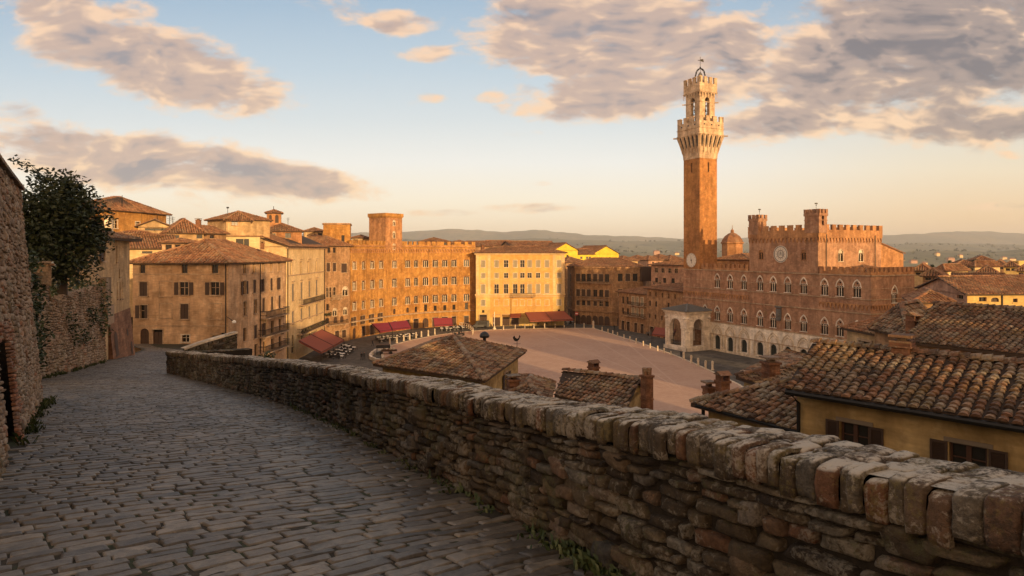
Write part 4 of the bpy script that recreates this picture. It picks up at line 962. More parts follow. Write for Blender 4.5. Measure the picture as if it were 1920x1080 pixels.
# c: small gable roof
E0, E1, R0, R1 = Vector((1.95, 29.2)), Vector((4.67, 26.7)), Vector((2.53, 31)), Vector((5.68, 29)); q = [E0, E1, R1 * 2 - E1, R0 * 2 - E0]
o, E = house('gable_house', 'small gabled house with a steep tile roof and ochre end wall just over the parapet', 'house', ins(q, .35), -22, -6.6, 'ochre_plaster', 'gable', .78, {}, .3, (.24, .28), fine=True)
p = at(1113, 700, 34); chimney(o, p.x, p.y, -6.8, .42, .55, 'tile', .5)
p = at(1213, 740, 27.6); chimney(o, p.x, p.y, -8, .38, 2.55, 'pots', .5)
p = at(1070, 720, 29.6); chimney(o, p.x + .15, p.y, -7.6, .6, 1.0, 'flat', .6)
# strip of tiles between the gable house and the next roof
q = [gx(1175, 23.5), gx(1330, 21.5), gx(1312, 24.5), gx(1172, 26.5)]
o, E = house('lean_to', 'low tiled lean-to whose edge shows just above the parapet', 'lean-to', q, -20, -6.6, 'pink_plaster', 'hip', .25, {}, .2, (.24, .28), fine=True)
# d: hip roof beside the big house
Ed = Vector((.538, -.843)); Pd = Vector((.843, .538)); E0 = Vector((6.15, 21.4)); q = [E0, E0 + Ed * 4.6, E0 + Ed * 4.6 + Pd * 5, E0 + Pd * 5]
o, E = house('low_roof_house', 'dim ochre house with a long hip roof tucked against the large yellow house', 'house', ins(q, .4), -22, -5.09, 'ochre_plaster', 'hip', .92, {0: lambda fc: [(1.5, .9, -7, 1.3, 'open', 'stone_band', 'shutter')]}, .4, (.24, .28), fine=True)
p = at(1355, 720, 24.5); chimney(o, p.x, p.y, -5.9, .38, .85, 'tile', .3); p = at(1329, 725, 24.8); chimney(o, p.x, p.y, -5.9, .34, .55, 'flat', .3)
p = at(1445, 690, 26); chimney(o, p.x, p.y, -5.6, .5, 1.0, 'flat', .3)
b = MB(); b.tube([(E0.x - .02, E0.y - .1, -5.15), (E0.x + Ed.x * 4.5, E0.y + Ed.y * 4.5 - .1, -5.15)], .07, 8); b.tube([(E0.x + .2, E0.y - .15, -5.2), (E0.x + .2, E0.y - .15, -12)], .06, 8); b.build('gutter', M['iron'], o)
# roof behind it
q = [gx(1395, 27), gx(1560, 22), gx(1640, 27), gx(1478, 33)]
o, E = house('rear_house', 'grey tiled roof showing behind the long hip roof and left of the large house', 'house', q, -22, -5.3, 'ochre_plaster', 'hip', .55, {}, .3, (.25, .30), fine=True)
# e: the large near house
ue = Vector((.689, -.725)).normalized(); ne = Vector((.725, .689)).normalized(); E0 = Vector((7.3, 17)); B0 = Vector((9.04, 19.2))
sk = (B0 - E0); Lh = 8.5; q = [E0, E0 + ue * Lh, E0 + ue * Lh + sk * 2, E0 + sk * 2]
he = thing('near_house', 'large near house with yellow plaster, dark shutters and a broad mottled clay tile roof', 'house', (11, 17, -18))
wq = [E0 + ue * .12 + ne * .38, E0 + ue * (Lh - .3) + ne * .38, E0 + ue * (Lh - .3) + sk * 1.86, E0 + ue * .12 + sk * 1.86]; b = MB()
fe = Face(wq[0], wq[1]); zt = -3.66
def near_window(fc, t, w, zb, h, blind):
    o = thing_part = link('window', None, he) if False else None
    c = fc.xy(t); fr = MB()
    P = lambda a, z, o_: fc.P(t + a, z, o_)
    def sb(mb, x0, x1, z0, z1, o0, o1, m=0):
        q = fc.xy(t + (x0 + x1) / 2, (o0 + o1) / 2); mb.box((q.x, q.y, z0), x1 - x0, abs(o1 - o0), z1 - z0, fc.rz, m)
    sb(fr, -w / 2 - .1, w / 2 + .1, zb + h, zb + h + .1, -.02, .03, 0); sb(fr, -w / 2 - .16, w / 2 + .16, zb - .06, zb, -.02, .07, 0)
    sb(fr, -w / 2, -w / 2 + .05, zb, zb + h, -.16, -.1, 1); sb(fr, w / 2 - .05, w / 2, zb, zb + h, -.16, -.1, 1); sb(fr, -.05, .05, zb, zb + h, -.16, -.09, 1); sb(fr, -w / 2, w / 2, zb + h - .05, zb + h, -.16, -.1, 1); sb(fr, -w / 2, w / 2, zb, zb + .05, -.16, -.1, 1); sb(fr, -w / 2, w / 2, zb + h * .6, zb + h * .6 + .025, -.15, -.11, 1)
    wo = fr.build('window', [M['pale_stone2'], M['frame_wood']], he)
    g = MB(); g.poly([P(-w / 2, zb, -.14), P(w / 2, zb, -.14), P(w / 2, zb + h, -.14), P(-w / 2, zb + h, -.14)]); g.build('pane', M['glass'], wo)
    for s in (-1, 1):
        sm = MB(); x0 = s * (w / 2 + .02); x1 = s * (w / 2 + .02 + blind); x0, x1 = min(x0, x1), max(x0, x1)
        sb(sm, x0, x0 + .05, zb, zb + h, .03, .06); sb(sm, x1 - .05, x1, zb, zb + h, .03, .06); sb(sm, x0, x1, zb, zb + .05, .03, .061); sb(sm, x0, x1, zb + h - .05, zb + h, .03, .061)
        k = zb + .07
        while k < zb + h - .06:
            a, c_ = fc.P(t + x0 + .04, k, .035), fc.P(t + x1 - .04, k, .035); d_, e_ = fc.P(t + x1 - .04, k + .03, .052), fc.P(t + x0 + .04, k + .03, .052); sm.poly([a, c_, d_, e_]); k += .04
        q2 = [fc.P(t + x0 + .04, zb, .032), fc.P(t + x1 - .04, zb, .032), fc.P(t + x1 - .04, zb + h, .032), fc.P(t + x0 + .04, zb + h, .032)]; sm.poly(q2)
        sm.build('shutter', M['shutter'], wo)
    return (t, w, zb, h, 'rect', 0, 0)
M['pale_stone2'] = flat('grey_lintel', (.22, .17, .12), .8); M['frame_wood'] = flat('window_wood', (.075, .03, .014), .6)
ops = []
for (x0, x1, yt, yb) in ((1550, 1657, 794, 842), (1745, 1890, 834, 892)):
    ta, tb = fe.t(x0), fe.t(x1); t = (ta + tb) / 2; d = fe.xy(t).y; full = tb - ta; w = full * .5; yy_ = (yt + yb) / 2; h = (yb - yt + 16) / F * d
    ops.append(near_window(fe, t, w, zy(yb + 16, d), h, full * .24))
wall(b, fe, -18, zt, ops, depth=.16)
for i in (1, 2, 3): wall(b, Face(wq[i], wq[(i + 1) % 4]), -18, zt, [])
rA, rB, E = roof(he, q, -3.64, .86, 'gable', .02, (.24, .205), wallmb=None, fine=True, ridge=True)
b2 = MB()
for i, j in ((1, 2), (3, 0)):
    m_ = (wq[i] + wq[j]) / 2; b.poly([(wq[i].x, wq[i].y, zt), (wq[j].x, wq[j].y, zt), (m_.x, m_.y, zt + .70)])
b.build('wall', M['ochre_plaster'], he)
b = MB(); g0 = E0 - ne * .06; g1 = E0 + ue * Lh - ne * .06; b.tube([(g0.x, g0.y, -3.74), (g1.x, g1.y, -3.74)], .075, 8); d0 = E0 + ue * .2 + ne * .26; b.tube([(g0.x + .1, g0.y, -3.76), (d0.x, d0.y, -4.05), (d0.x, d0.y, -14)], .05, 8); b.build('gutter', M['iron'], he)
ln = MB(); v0 = Vector((q[0].x, q[0].y, -3.6)); 
p = at(1712, 690, 16.9); chimney(he, p.x + .05, p.y + .55, -3.2, .42, .62, 'flat', -.8)
for k in range(3):
    mb = MB(); mb.box((p.x + .05, p.y + .55, -2.62 + .13 * k), .56 - .04 * k, .56 - .04 * k, .045, -.8, 0); mb.build('chimney_course', M['tile'], he)
# f: the next roof to the right behind
uf = Vector((.555, -.832)).normalized(); E0 = Vector((19.4, 32)); B0 = Vector((23.6, 36)); sk = B0 - E0; q = [E0, E0 + uf * 15, E0 + uf * 15 + sk * 2, E0 + sk * 2]
o, E = house('right_house', 'house with a wide dark lichen-spotted tile roof behind the large near house', 'house', ins(q, .5), -20, -4.5, 'brick_brown', 'gable', 1.5, {0: lambda fc: [(2.2, .9, -7.3, 1.7, 'closed', 'stone_band', 'shutter'), (6.2, .9, -7.3, 1.7, 'closed', 'stone_band', 'shutter')]}, .3, (.28, .26), fine=True)
p = at(1712, 625, 34.5); chimney(o, p.x, p.y, -4.6, .5, .8, 'tile', .4)
# lean-to roof left of it and shed at the foot of the palace
q = [gx(1588, 50), gx(1692, 44), gx(1745, 50), gx(1660, 57)]
o, E = house('shed', 'small buff shed with a dark doorway at the foot of the town hall', 'shed', q, -22, zy(624, 47), 'buff_wall', 'hip', .9, {0: lambda fc: [W_(fc, 1622, 640, 676, 1.4, 'door'), W_(fc, 1655, 645, 655, .7, 'dark'), W_(fc, 1672, 650, 664, .8, 'dark')]}, .4, (.33, .45))
q = [gx(1640, 40), gx(1702, 37), gx(1760, 41), gx(1712, 46)]
o, E = house('annexe', 'low annexe with a mossy tile roof against the left end of the dark right-hand roof', 'house', q, -22, zy(622, 38.5), 'brick_brown', 'hip', 1.5, {}, .3, (.29, .34), fine=True)

# ================================================================== brown corner house (left of centre)
def T(fc, xs, xref, y0, y1, w, *a, **k): return rowz(fc, xs, xref, y0, y1, w, *a, **k)
A0, A1, A2 = Vector((-47.4, 80)), Vector((-35.5, 80)), Vector((-34.6, 98))
q = [A0, A1, A2, Vector((-47.4, 99))]
def wA0(fc):
    w = [W_(fc, 345, 529, 553, 1.1, 'open'), W_(fc, 403, 529, 553, 1.1, 'open'), W_(fc, 269, 529, 555, .95, 'closed'), W_(fc, 346, 570, 598, 1.0, 'closed'), W_(fc, 270, 572, 597, .9, 'half'),
         W_(fc, 346, 496, 512, .75, 'dark'), W_(fc, 403, 496, 512, .8, 'dark'), W_(fc, 267, 497, 512, .7, 'dark'),
         W_(fc, 271, 616, 649, 1.1, 'archdoor', 'stone_band', 'wood'), W_(fc, 296, 618, 645, 1.2, 'door', 'stone_band', 'wood'), W_(fc, 348, 628, 641, .95, 'plain', 'pale_trim'), W_(fc, 404, 629, 633, .85, 'dark'), W_(fc, 419, 624, 632, .7, 'dark')]
    return w
def wA1(fc):
    xs = [458, 476.5]
    w = T(fc, [458, 476, 493, 508, 523], 458, 495, 513, .75, 'plain') + T(fc, [458, 477, 493, 509, 524], 458, 527, 552, .85, 'closed', vary=['closed', 'open', 'half'])
    w += T(fc, [459, 479, 494, 510, 524], 459, 565, 592, .85, 'closed', vary=['closed', 'plain']) + T(fc, [459, 479, 496, 511, 525], 459, 615, 640, .9, 'closed', vary=['closed', 'half', 'dark'])
    w += T(fc, [480, 496, 511, 525], 496, 640, 668, .95, 'dark')
    return w
o, E = house('corner_house', 'big weathered brown corner house with scattered shuttered windows at the end of the street', 'house', q, -24, -1.55, 'ochre_wall', 'hip', 2.9, {0: wA0, 1: wA1}, .7, (.42, .55), fine=False)
fcA = Face(A0, A1); fcB = Face(A1, A2)
b = MB()
for z in (zy(515, 80), zy(612, 80)): band(b, fcA, z, .12, .03)
for (x, yt, yb) in ((311, 528, 556), (404, 570, 598), (311, 570, 596)):          # walled-up windows
    t = fcA.t(x); w_ = .75; zb, zt_ = zy(yb, 80), zy(yt, 80)
    for (a, c_, z0_, z1_) in ((-w_ - .1, -w_, zb, zt_), (w_, w_ + .1, zb, zt_), (-w_ - .1, w_ + .1, zt_, zt_ + .12)):
        P = fcA.P; b.poly([P(t + a, z0_, .03), P(t + c_, z0_, .03), P(t + c_, z1_, .03), P(t + a, z1_, .03)])
    b.box((*fcA.xy(t, .03), zb - .08), 1.7, .12, .08, fcA.rz)
b.build('stone_trim', M['stone_band'], o)
pipe(o, fcA, fcA.L - .25, -12, -1.6); pipe(o, fcB, fcB.t(487), -22, -1.7)
for (y, x0, x1) in ((592, 487, 531), (625, 484, 531), (655, 484, 531)):
    ta, tb = fcB.t(x0), fcB.t(x1); d = fcB.xy((ta + tb) / 2).y; balcony(o, fcB, (ta + tb) / 2, tb - ta, zy(y, d), 1.0, 1.0)
# dormer on its roof and small details
dm = MB(); dc = at(341, 462, 86.5)
fd = Face((dc.x - 1.55, 84.4), (dc.x + 1.45, 84.4)); wall(dm, fd, -.9, 1.05, [(.85, .9, .05, .75, 'rect'), (2.05, .8, .05, .75, 'rect')]); 
for a, c_ in (((dc.x + 1.45, 84.4), (dc.x + 1.45, 88.5)), ((dc.x - 1.55, 88.5), (dc.x - 1.55, 84.4))): wall(dm, Face(a, c_), -.9, 1.05)
do = dm.build('dormer', M['ochre_wall'], o)
put_windows(o, fd, [(.85, .9, .05, .75, 'dark', 'pale_trim', 'shutter'), (2.05, .8, .05, .75, 'dark', 'pale_trim', 'shutter')])
roof(o, [(dc.x - 1.55, 84.4), (dc.x + 1.45, 84.4), (dc.x + 1.45, 88.6), (dc.x - 1.55, 88.6)], 1.05, .5, 'hip', .35, (.28, .4), name='dormer_roof')
p = at(492, 470, 93); chimney(o, p.x, p.y, .2, .5, .8, 'flat')
lamp = thing('wall_lamp', 'curved street lamp bracket with a white head on the corner of the brown house', 'street lamp', (-35.3, 79.8, -9)); b = MB()
l0 = at(425, 594, 79.7); l1 = at(432, 598, 79.2); l2 = at(439, 604, 78.8); b.tube([l0, l1, l2], [.04, .05, .06], 6); b.build('bracket', M['iron'], lamp); b = MB(); b.lathe([(.05, .25), (.2, .15), (.26, 0), (.2, -.12), (.04, -.14)][::-1], l2, 10); b.build('lamp_head', M['cloth'], lamp)

# narrow house at the end of the garden wall
n0, n1 = gx(176, 46.5), gx(241, 52.5)
q = [n0, n1, n1 + Vector((-4.6, 3.6)), n0 + Vector((-5.2, 3.4))]
q2 = [gx(160, 41.0), gx(243, 54), gx(206, 58), gx(122, 46)]
def wN(fc): return [W_(fc, 219, 461, 491, .34, 'dark'), W_(fc, 193, 463, 489, .9, 'half'), W_(fc, 224, 505, 519, .3, 'dark'), W_(fc, 220, 529, 560, .26, 'dark'), W_(fc, 225.5, 529, 560, .24, 'dark'), W_(fc, 230, 529, 560, .22, 'dark'), W_(fc, 214, 600, 612, .35, 'dark'), W_(fc, 208, 620, 668, 1.0, 'archdoor', 'stone_band', 'wood'), W_(fc, 231, 613, 627, .4, 'dark'), W_(fc, 236, 640, 662, .5, 'archdoor', 'stone_band', 'wood')]
o, E = house('narrow_house', 'tall narrow plaster house with slit windows and a battered brick foot beside the street', 'house', q2, -12, zy(447, 48), 'buff_wall', 'hip', .5, {0: wN}, .9, (.30, .42), fine=True)
fN = Face(q2[0], q2[1]); b = MB()
ta, tb = fN.t(203), fN.L
for i in range(8):
    a, c_ = ta + (tb - ta) * i / 8, ta + (tb - ta) * (i + 1) / 8; z1_ = zy(585, 50)
    b.poly([fN.P(a, -11, .6), fN.P(c_, -11, .6), fN.P(c_, z1_, .04), fN.P(a, z1_, .04)])
    for e_ in (ta, tb): b.poly([fN.P(e_, -11, .0), fN.P(e_, -11, .6), fN.P(e_, z1_, .04), fN.P(e_, z1_, 0)])
b.build('brick_foot', wallmat('foot_brick', (.28, .14, .08), (.19, .095, .055), (.33, .2, .13), .5, 2.4, course=.11), o)
b = MB()
for (x, yt, yb, w_) in ((211, 622, 668, 1.0), (233, 616, 630, .5), (238, 640, 664, .6)):
    t_ = fN.t(x); d_ = fN.xy(t_).y; za, zb_ = max(zy(yb, d_), -10.6), zy(yt, d_); z1_ = zy(585, 50); so_ = lambda z: .6 + (.04 - .6) * (z + 11) / (z1_ + 11) + .03
    ap = [(-w_ / 2, za)] + arch_pts(w_, zb_ - w_ * .5, w_ * .5, 'round', 4) + [(w_ / 2, za)]
    b.poly([fN.P(t_ + a, z, so_(z)) for a, z in ap][::-1])
b.build('foot_opening', M['wood'], o)
b = MB(); t_ = fN.t(190); b.box((*fN.xy(t_, .2), -3.6), 1.6, .5, 1.7, fN.rz); b.box((*fN.xy(t_ + .5, .25), -5.2), 1.9, .5, 1.3, fN.rz); b.build('rough_patch', M['old_wall'], o)

# ================================================================== the curved row round the square
# B: cream house
M['shutter_grey'] = flat('grey_green_shutter', (.16, .15, .12), .7)
B0, B1 = gx(538, 134), gx(608, 163)
fB = Face(B0, B1); q = [B0, B1, B1 - fB.n * 15, B0 - fB.n * 22]
def wB(fc):
    w = T(fc, [546, 564, 578, 593], 564, 491, 513, 1.2, 'plain', 'stone_band', 'shutter_grey', vary=['closed', 'plain', 'plain']) + T(fc, [549, 565, 580, 593.5], 565, 530, 560, 1.25, 'closed', 'stone_band', 'shutter_grey')
    w += T(fc, [549, 565, 580, 594], 565, 579, 602, 1.25, 'closed', 'stone_band', 'shutter_grey') + T(fc, [547, 557, 578, 593], 557, 592, 614, 1.0, 'closed', 'cream', 'shutter_pale')[:0]
    w += T(fc, [549, 566, 581, 595], 566, 621, 641, 1.25, 'dark', 'cream') + T(fc, [549], 549, 645, 662, 1.8, 'dark', 'cream', 'wood')
    return w
zB = zy(462, 138)
o, E = house('cream_house', 'tall cream plaster townhouse with long balconies and a sunlit gabled flank', 'house', q, PZ, zB, 'cream', 'gable', 3.6, {0: wB}, .9, (.34, .5))
for (y, x0, x1) in ((565, 560, 602), (615, 557, 608)):
    ta, tb = fB.t(x0), fB.t(x1); d = fB.xy((ta + tb) / 2).y; balcony(o, fB, (ta + tb) / 2, tb - ta, zy(y + 1, d), 1.1, 1.2)
b = MB()
for y in (515, 600): band(b, fB, zy(y, 145), .25, .1)
band(b, fB, zB - .5, .45, .35)
for x in (549, 565, 580, 594):
    t = fB.t(x); zz = zy(526, fB.xy(fB.t(565)).y); b.box((*fB.xy(t, .1), zz), 1.8, .35, .16, fB.rz)
    t = fB.t(x); zz = zy(487, fB.xy(fB.t(565)).y); b.box((*fB.xy(t, .08), zz), 1.7, .25, .14, fB.rz)
b.build('cornice', M['stone_band'], o); pipe(o, fB, .3, PZ, zB, .09); pipe(o, fB, fB.L - .3, PZ, zB, .09)
fl = [(fB.P(fB.t(x), zy(613, fB.xy(fB.t(580)).y), .8), random.uniform(.35, .6)) for x in (560, 566, 571, 578, 590, 596, 600, 604)]
plant('potted_greenery', 'green plants along the lower balcony of the cream house', 'plants', fl, 60, .22, 'weed')
# attic dormer on the lit flank of the cream house
fBl = Face(q[3], q[0]); b = MB()
da = at(455, 452, 122); b.box((da.x, da.y, zB - 1.2), 6.2, 3.5, 2.9, .35, 0); b.box((da.x, da.y, zB + 1.75), 7, 4.2, .18, .35, 1)
for k in (-1.9, .2, 1.5): b.box((da.x + k, da.y - 1.75, zB - .4), 1.3 if k == .2 else .8, .3, 1.7, .35, 2)
b.build('attic', [M['cream'], M['tile_far'], M['glass']], o)
# C: brown house with the brick tower-stump
C0, C1 = gx(608.5, 164), gx(656, 171)
fC = Face(C0, C1); q = [C0, C1, C1 - fC.n * 14, C0 - fC.n * 14]
def wC(fc):
    w = T(fc, [611, 617, 627], 617, 464, 474, .95, 'dark') + T(fc, [615.5, 627], 616, 493, 509, 1.1, 'closed') + T(fc, [645], 645, 494, 511, 1.9, 'closed')
    w += T(fc, [614, 618.5, 626.5], 618, 539, 557, .95, 'plain') + T(fc, [647], 647, 537, 554, 1.8, 'bifora', 'pale_trim') + T(fc, [614.5], 614, 570, 582, .9, 'dark') + T(fc, [627.5, 647], 627, 578, 592, 1.3, 'bifora', 'pale_trim')
    w += T(fc, [614, 629, 641], 629, 594, 606, 1.2, 'archdoor', 'stone_band', 'wood') + T(fc, [645, 632], 645, 619, 633, 1.4, 'door', 'stone_band', 'wood')
    return w
o, E = house('brown_townhouse', 'narrow brown brick townhouse below the square brick tower stump in the curved row', 'house', q, PZ, zy(461, 165), 'brick_brown', 'hip', 2.6, {0: wC}, .8, (.34, .5))
t_ = fC.t(627); balcony(o, fC, t_, 3.4, zy(560, 167), 1.2, 1.1, stone=True); balcony(o, fC, fC.L * .45, fC.L * .8, zy(608, 167), 1.0, 1.0)
fl = [(fC.P(fC.t(x), zy(588, 166), .4), random.uniform(.5, .8)) for x in (609, 612, 615, 618, 606, 603)]
plant('creeper', 'dark climbing plant in the angle between the cream house and the brown townhouse', 'creeper', fl, 60, .25)
ts = MB(); S0, S1 = gx(606, 172), gx(656.5, 173.5); fS = Face(S0, S1); qS = [S0, S1, S1 - fS.n * 8, S0 - fS.n * 8]
o, E = house('tower_stump', 'plain square brick tower block with a flat top behind the brown townhouse', 'tower', qS, PZ, zy(418, 172), 'brick_orange', 'flat', 0, {0: lambda fc: [W_(fc, 643, 441, 456, .8, 'dark'), W_(fc, 643, 462, 474, .8, 'dark')]})
b = MB()
for i in range(4): band(b, Face(qS[i], qS[(i + 1) % 4]), zy(421, 172), .35, .25)
b.build('cornice', M['brick_brown'], o)

# D: the long curved brick palace
Dp = [gx(656.5, 172), gx(692, 180.5), gx(726, 188), gx(758, 193.5), gx(790, 198.5), gx(826, 202), gx(858, 205), gx(891, 207)]
zD = zy(461, 187)
o = thing('curved_palace', 'long curved orange brick palace with rows of white mullioned windows and a square tower', 'palace', (-28, 195, PZ)); b = MB(); tr_ = MB()
cols = [664.5, 681.5, 698, 714.5, 739.5, 761, 780, 798, 816, 834, 854.5, 874.5]
rows = [(698, 488.5, 503.5, 1.75, 'lights3'), (698, 524, 541, 1.75, 'lights3'), (698, 561, 577, 1.75, 'lights3')]
zrow = []
for (xr, y0, y1, w_, k) in rows: d = 181.5; zrow.append((zy(y1, d), zy(y0, d) - zy(y1, d), w_, k))
for i in range(len(Dp) - 1):
    fc = Face(Dp[i], Dp[i + 1]); wins = []
    for x in cols:
        t = fc.t(x)
        if not (.5 < t < fc.L - .5): continue
        t = min(max(t, 1.3), fc.L - 1.3)
        for r_, (zb, h, w_, k) in enumerate(zrow): wins.append((t, w_ if x not in (681.5, 780) else 1.45, zb, h, k if x not in (681.5, 780) else 'lights2', 'pale_trim', 'shutter'))
        if x > 720: wins.append((t, 1.0, zy(586, 195) , 1.6 + .5 * (x in (798, 874.5)), 'archdoor' if x < 770 else 'dark', 'stone_band', 'wood'))
        else: wins.append((t, 1.5, zy(604, 182), 2.3, 'half', 'stone_band', 'shutter'))
        wins.append((t, 1.5 if x % 2 else 2.0, PZ + .1, 2.9, random.choice(['archdoor', 'door', 'door']), 'stone_band', 'wood'))
    facade(o, b, fc, PZ, zD, wins)
    band(tr_, fc, zD - 2.0, .2, .12, t0=0, t1=fc.L); band(tr_, fc, zD - .25, .3, .35, t0=0, t1=fc.L); band(tr_, fc, zrow[1][0] - .4, .14, .08, t0=0, t1=fc.L); band(tr_, fc, zrow[2][0] - .4, .14, .08, t0=0, t1=fc.L)
    corbels(tr_, fc, zD - 1.55, .7, .3, .9)
    merlons(b, fc, zD + .05, .95, 1.15, .85, .45, base=.35)
    if i < 6: band(tr_, fc, PZ + 4.6, .3, .7, m=1, t0=0, t1=fc.L)
    else: band(tr_, fc, PZ + 4.6, .2, .3, m=1, t0=0, t1=fc.L)
bk = [p - Vector((.3, -.95)) * 0 + Vector((-4.5, 13)) for p in Dp]
b.poly([(Dp[-1].x, Dp[-1].y, PZ), (bk[-1].x, bk[-1].y, PZ), (bk[-1].x, bk[-1].y, zD), (Dp[-1].x, Dp[-1].y, zD)]); b.poly([(bk[0].x, bk[0].y, PZ), (Dp[0].x, Dp[0].y, PZ), (Dp[0].x, Dp[0].y, zD), (bk[0].x, bk[0].y, zD)])
b.poly([(p.x, p.y, zD - .2) for p in Dp] + [(p.x, p.y, zD - .2) for p in bk[::-1]])
for i in range(len(bk) - 1): b.poly([(bk[i + 1].x, bk[i + 1].y, PZ), (bk[i].x, bk[i].y, PZ), (bk[i].x, bk[i].y, zD), (bk[i + 1].x, bk[i + 1].y, zD)])
b.build('wall', M['brick_orange'], o); tr_.build('cornice', [M['brick_gold'], M['stone_band']], o)
# its tower
t0_, t1_ = gx(722, 186.8), gx(754, 192.6); fT = Face(t0_, t1_); lft = gx(692, 186.5)
qT = [t0_ - fT.n * 0 , t1_, t1_ - fT.n * 6.5, t0_ - fT.n * 6.5]
qT = [gx(723, 187.2), gx(754, 192.6), gx(723, 197.5), gx(692, 191.5)]; zT = zy(399, 187); b = MB(); c_ = MB()
for i in range(4):
    fc = Face(qT[i], qT[(i + 1) % 4]); wins = [(fc.L / 2, 1.0, zy(y1, 190), zy(y0, 190) - zy(y1, 190), 'bifora', 'pale_trim', 'shutter') for (y0, y1) in ((413, 423), (434, 446), (457, 472))] if i == 0 else []
    facade(o, b, fc, zD - 8 if i != 0 else zD - 1, zT, wins); band(c_, fc, zT - 1.0, 1.0, .3); band(c_, fc, zT - 1.3, .25, .15)
b.poly([(p.x, p.y, zT - .05) for p in qT]); tw_ = b.build('tower', M['brick_gold'], o); c_.build('tower_cornice', M['brick_orange'], o)
# E: yellow palace
E0_, E1_ = gx(892.5, 203), gx(1058, 205.5); fE = Face(E0_, E1_); q = [E0_, E1_, E1_ - fE.n * 14, E0_ - fE.n * 14]; zE = zy(474, 203.5)
o = thing('yellow_palace', 'broad yellow and apricot plaster palace with pale shutters facing the square', 'palace', (0, 210, PZ)); b = MB(); pn = MB(); tr_ = MB()
cols = [906, 931, 949, 966, 979.5, 993, 1009, 1025.5, 1048]; wins = []
for x in cols:
    t = fE.t(x)
    for (y0, y1, w_, k) in ((488, 501, 1.35, 'closed'), (512, 521, 1.3, 'closed'), (533, 550, 1.35, 'closed'), (562, 573, 1.3, 'closed')):
        kk = 'plain' if (x in (949, 979.5) and y0 < 530) or (random.random() < .12) else k
        wins.append((t, w_, zy(y1, 204), zy(y0, 204) - zy(y1, 204), kk, 'pale_trim', 'shutter_pale'))
    wins.append((t, .75, zy(586, 204), .85, 'dark', 'yellow', 'shutter'))
    if x in (906, 931, 949, 966): wins.append((t, 2.2, PZ + .05, 3.6 if x != 966 else 2.6, 'door', 'stone_band', 'wood'))
facade(o, b, fE, PZ, zE, wins)
for i in (1, 2, 3): wall(b, Face(q[i], q[(i + 1) % 4]), PZ, zE)
b.build('wall', M['yellow'], o)
b = MB()
zlo, zhi = zy(552, 204), zE - .6; P = fE.P                                 # apricot field, built round the windows
ta, tb = fE.t(919), fE.t(1037); sub = Face(fE.xy(ta, .035), fE.xy(tb, .035)); wall(b, sub, zlo, zhi, [(t - ta, w_ + .3, zb - .2, h + .36, 'rect') for (t, w_, zb, h, *_) in wins if ta < t < tb], depth=.03); b.build('painted_field', M['apricot'], o)
b = MB(); band(b, fE, zy(554, 204), .5, .35); band(b, fE, zy(557, 204), .25, .2); band(b, fE, zE - .55, .55, .5); band(b, fE, zy(524, 204), .15, .08)
for x in cols:
    t = fE.t(x); zz = zy(530.5, 204); b.box((*fE.xy(t, .1), zz), 1.9, .35, .14, fE.rz)
    if x != 906 and x != 1048:
        for (xa, za), (xb, zb) in zip(arch_pts(1.9, zz + .14, .5, 'round', 3), arch_pts(1.9, zz + .14, .5, 'round', 3)[1:]): b.poly([P(t + xa, za, .12), P(t + xb, zb, .12), P(t + xb, zb + .13, .12), P(t + xa, za + .13, .12)])
for x in (895, 917, 1039, 1056): b.box((*fE.xy(fE.t(x), .04), zy(552, 204)), .9, .12, zE - .6 - zy(552, 204), fE.rz)
b.build('cornice', M['cream'], o); balcony(o, fE, fE.t(980), 8, zy(556, 204), 1.0, 1.1)
pipe(o, fE, fE.t(958), PZ, zy(556, 204), .08); roof(o, q, zE, 2.1, 'hip', .9, (.36, .52))
p = at(905, 466, 212); chimney(o, p.x, p.y, zE + .5, .9, 1.9, 'tile'); p = at(1000, 462, 214); chimney(o, p.x, p.y, zE + 1, .8, 1.5, 'tile')
# F: brown palace in the corner
F0, F1, F2, F3 = gx(1064, 222), gx(1078, 211), gx(1148, 204), gx(1206, 204)
o = thing('brown_palace', 'dark brown brick palace with a long balcony in the shaded far corner of the square', 'palace', (30, 215, PZ)); b = MB(); zF = zy(500, 207); bal = []
fcs = [Face(F0, F1), Face(F1, F2), Face(F2, F3)]
for k, fc in enumerate(fcs):
    wins = []
    if k == 1: xs = [1084, 1094, 1104, 1116, 1127, 1138]
    elif k == 2: xs = [1163, 1177, 1191]
    else: xs = [1070]
    for (y0, y1, w_, kd) in ((513, 527, 1.5, 'closed'), (542, 555, 1.4, 'closed'), (563, 572, 1.2, 'plain')): wins += T(fc, xs, xs[0], y0, y1, w_, kd, 'stone_band', 'shutter', vary=['closed', 'dark', kd])
    wins += [(fc.t(x), 1.9, PZ + .05, 2.9, 'archdoor', 'stone_band', 'wood') for x in xs]
    facade(o, b, fc, PZ, zF, wins); band(b, fc, zF - .5, .5, .35, t0=0, t1=fc.L); band(b, fc, PZ + 4.2, .3, .5, t0=0, t1=fc.L)
bq = [F0, F1, F2, F3, F3 + Vector((6, 12)), F0 + Vector((6, 10))]
for i in (3, 4, 5): wall(b, Face(bq[i], bq[(i + 1) % 6]), PZ, zF)
b.build('wall', M['brick_brown'], o); balcony(o, fcs[1], fcs[1].L / 2 + .5, fcs[1].L - 1.5, zy(530, 207), 1.1, 1.1); balcony(o, fcs[1], fcs[1].L / 2, fcs[1].L - 3, zy(561, 207), 1.0, 1.0)
roof(o, [F1 + Vector((-1.2, 1)), F3, F3 + Vector((2, 14)), F0 + Vector((2, 7))], zF, 2.7, 'hip', .9, (.38, .55))
b = MB(); b.box((*gx(1206, 206), zF - 4.5), 4, 5, 4.6, .3); b.build('glazed_corner', M['shutter'], o)
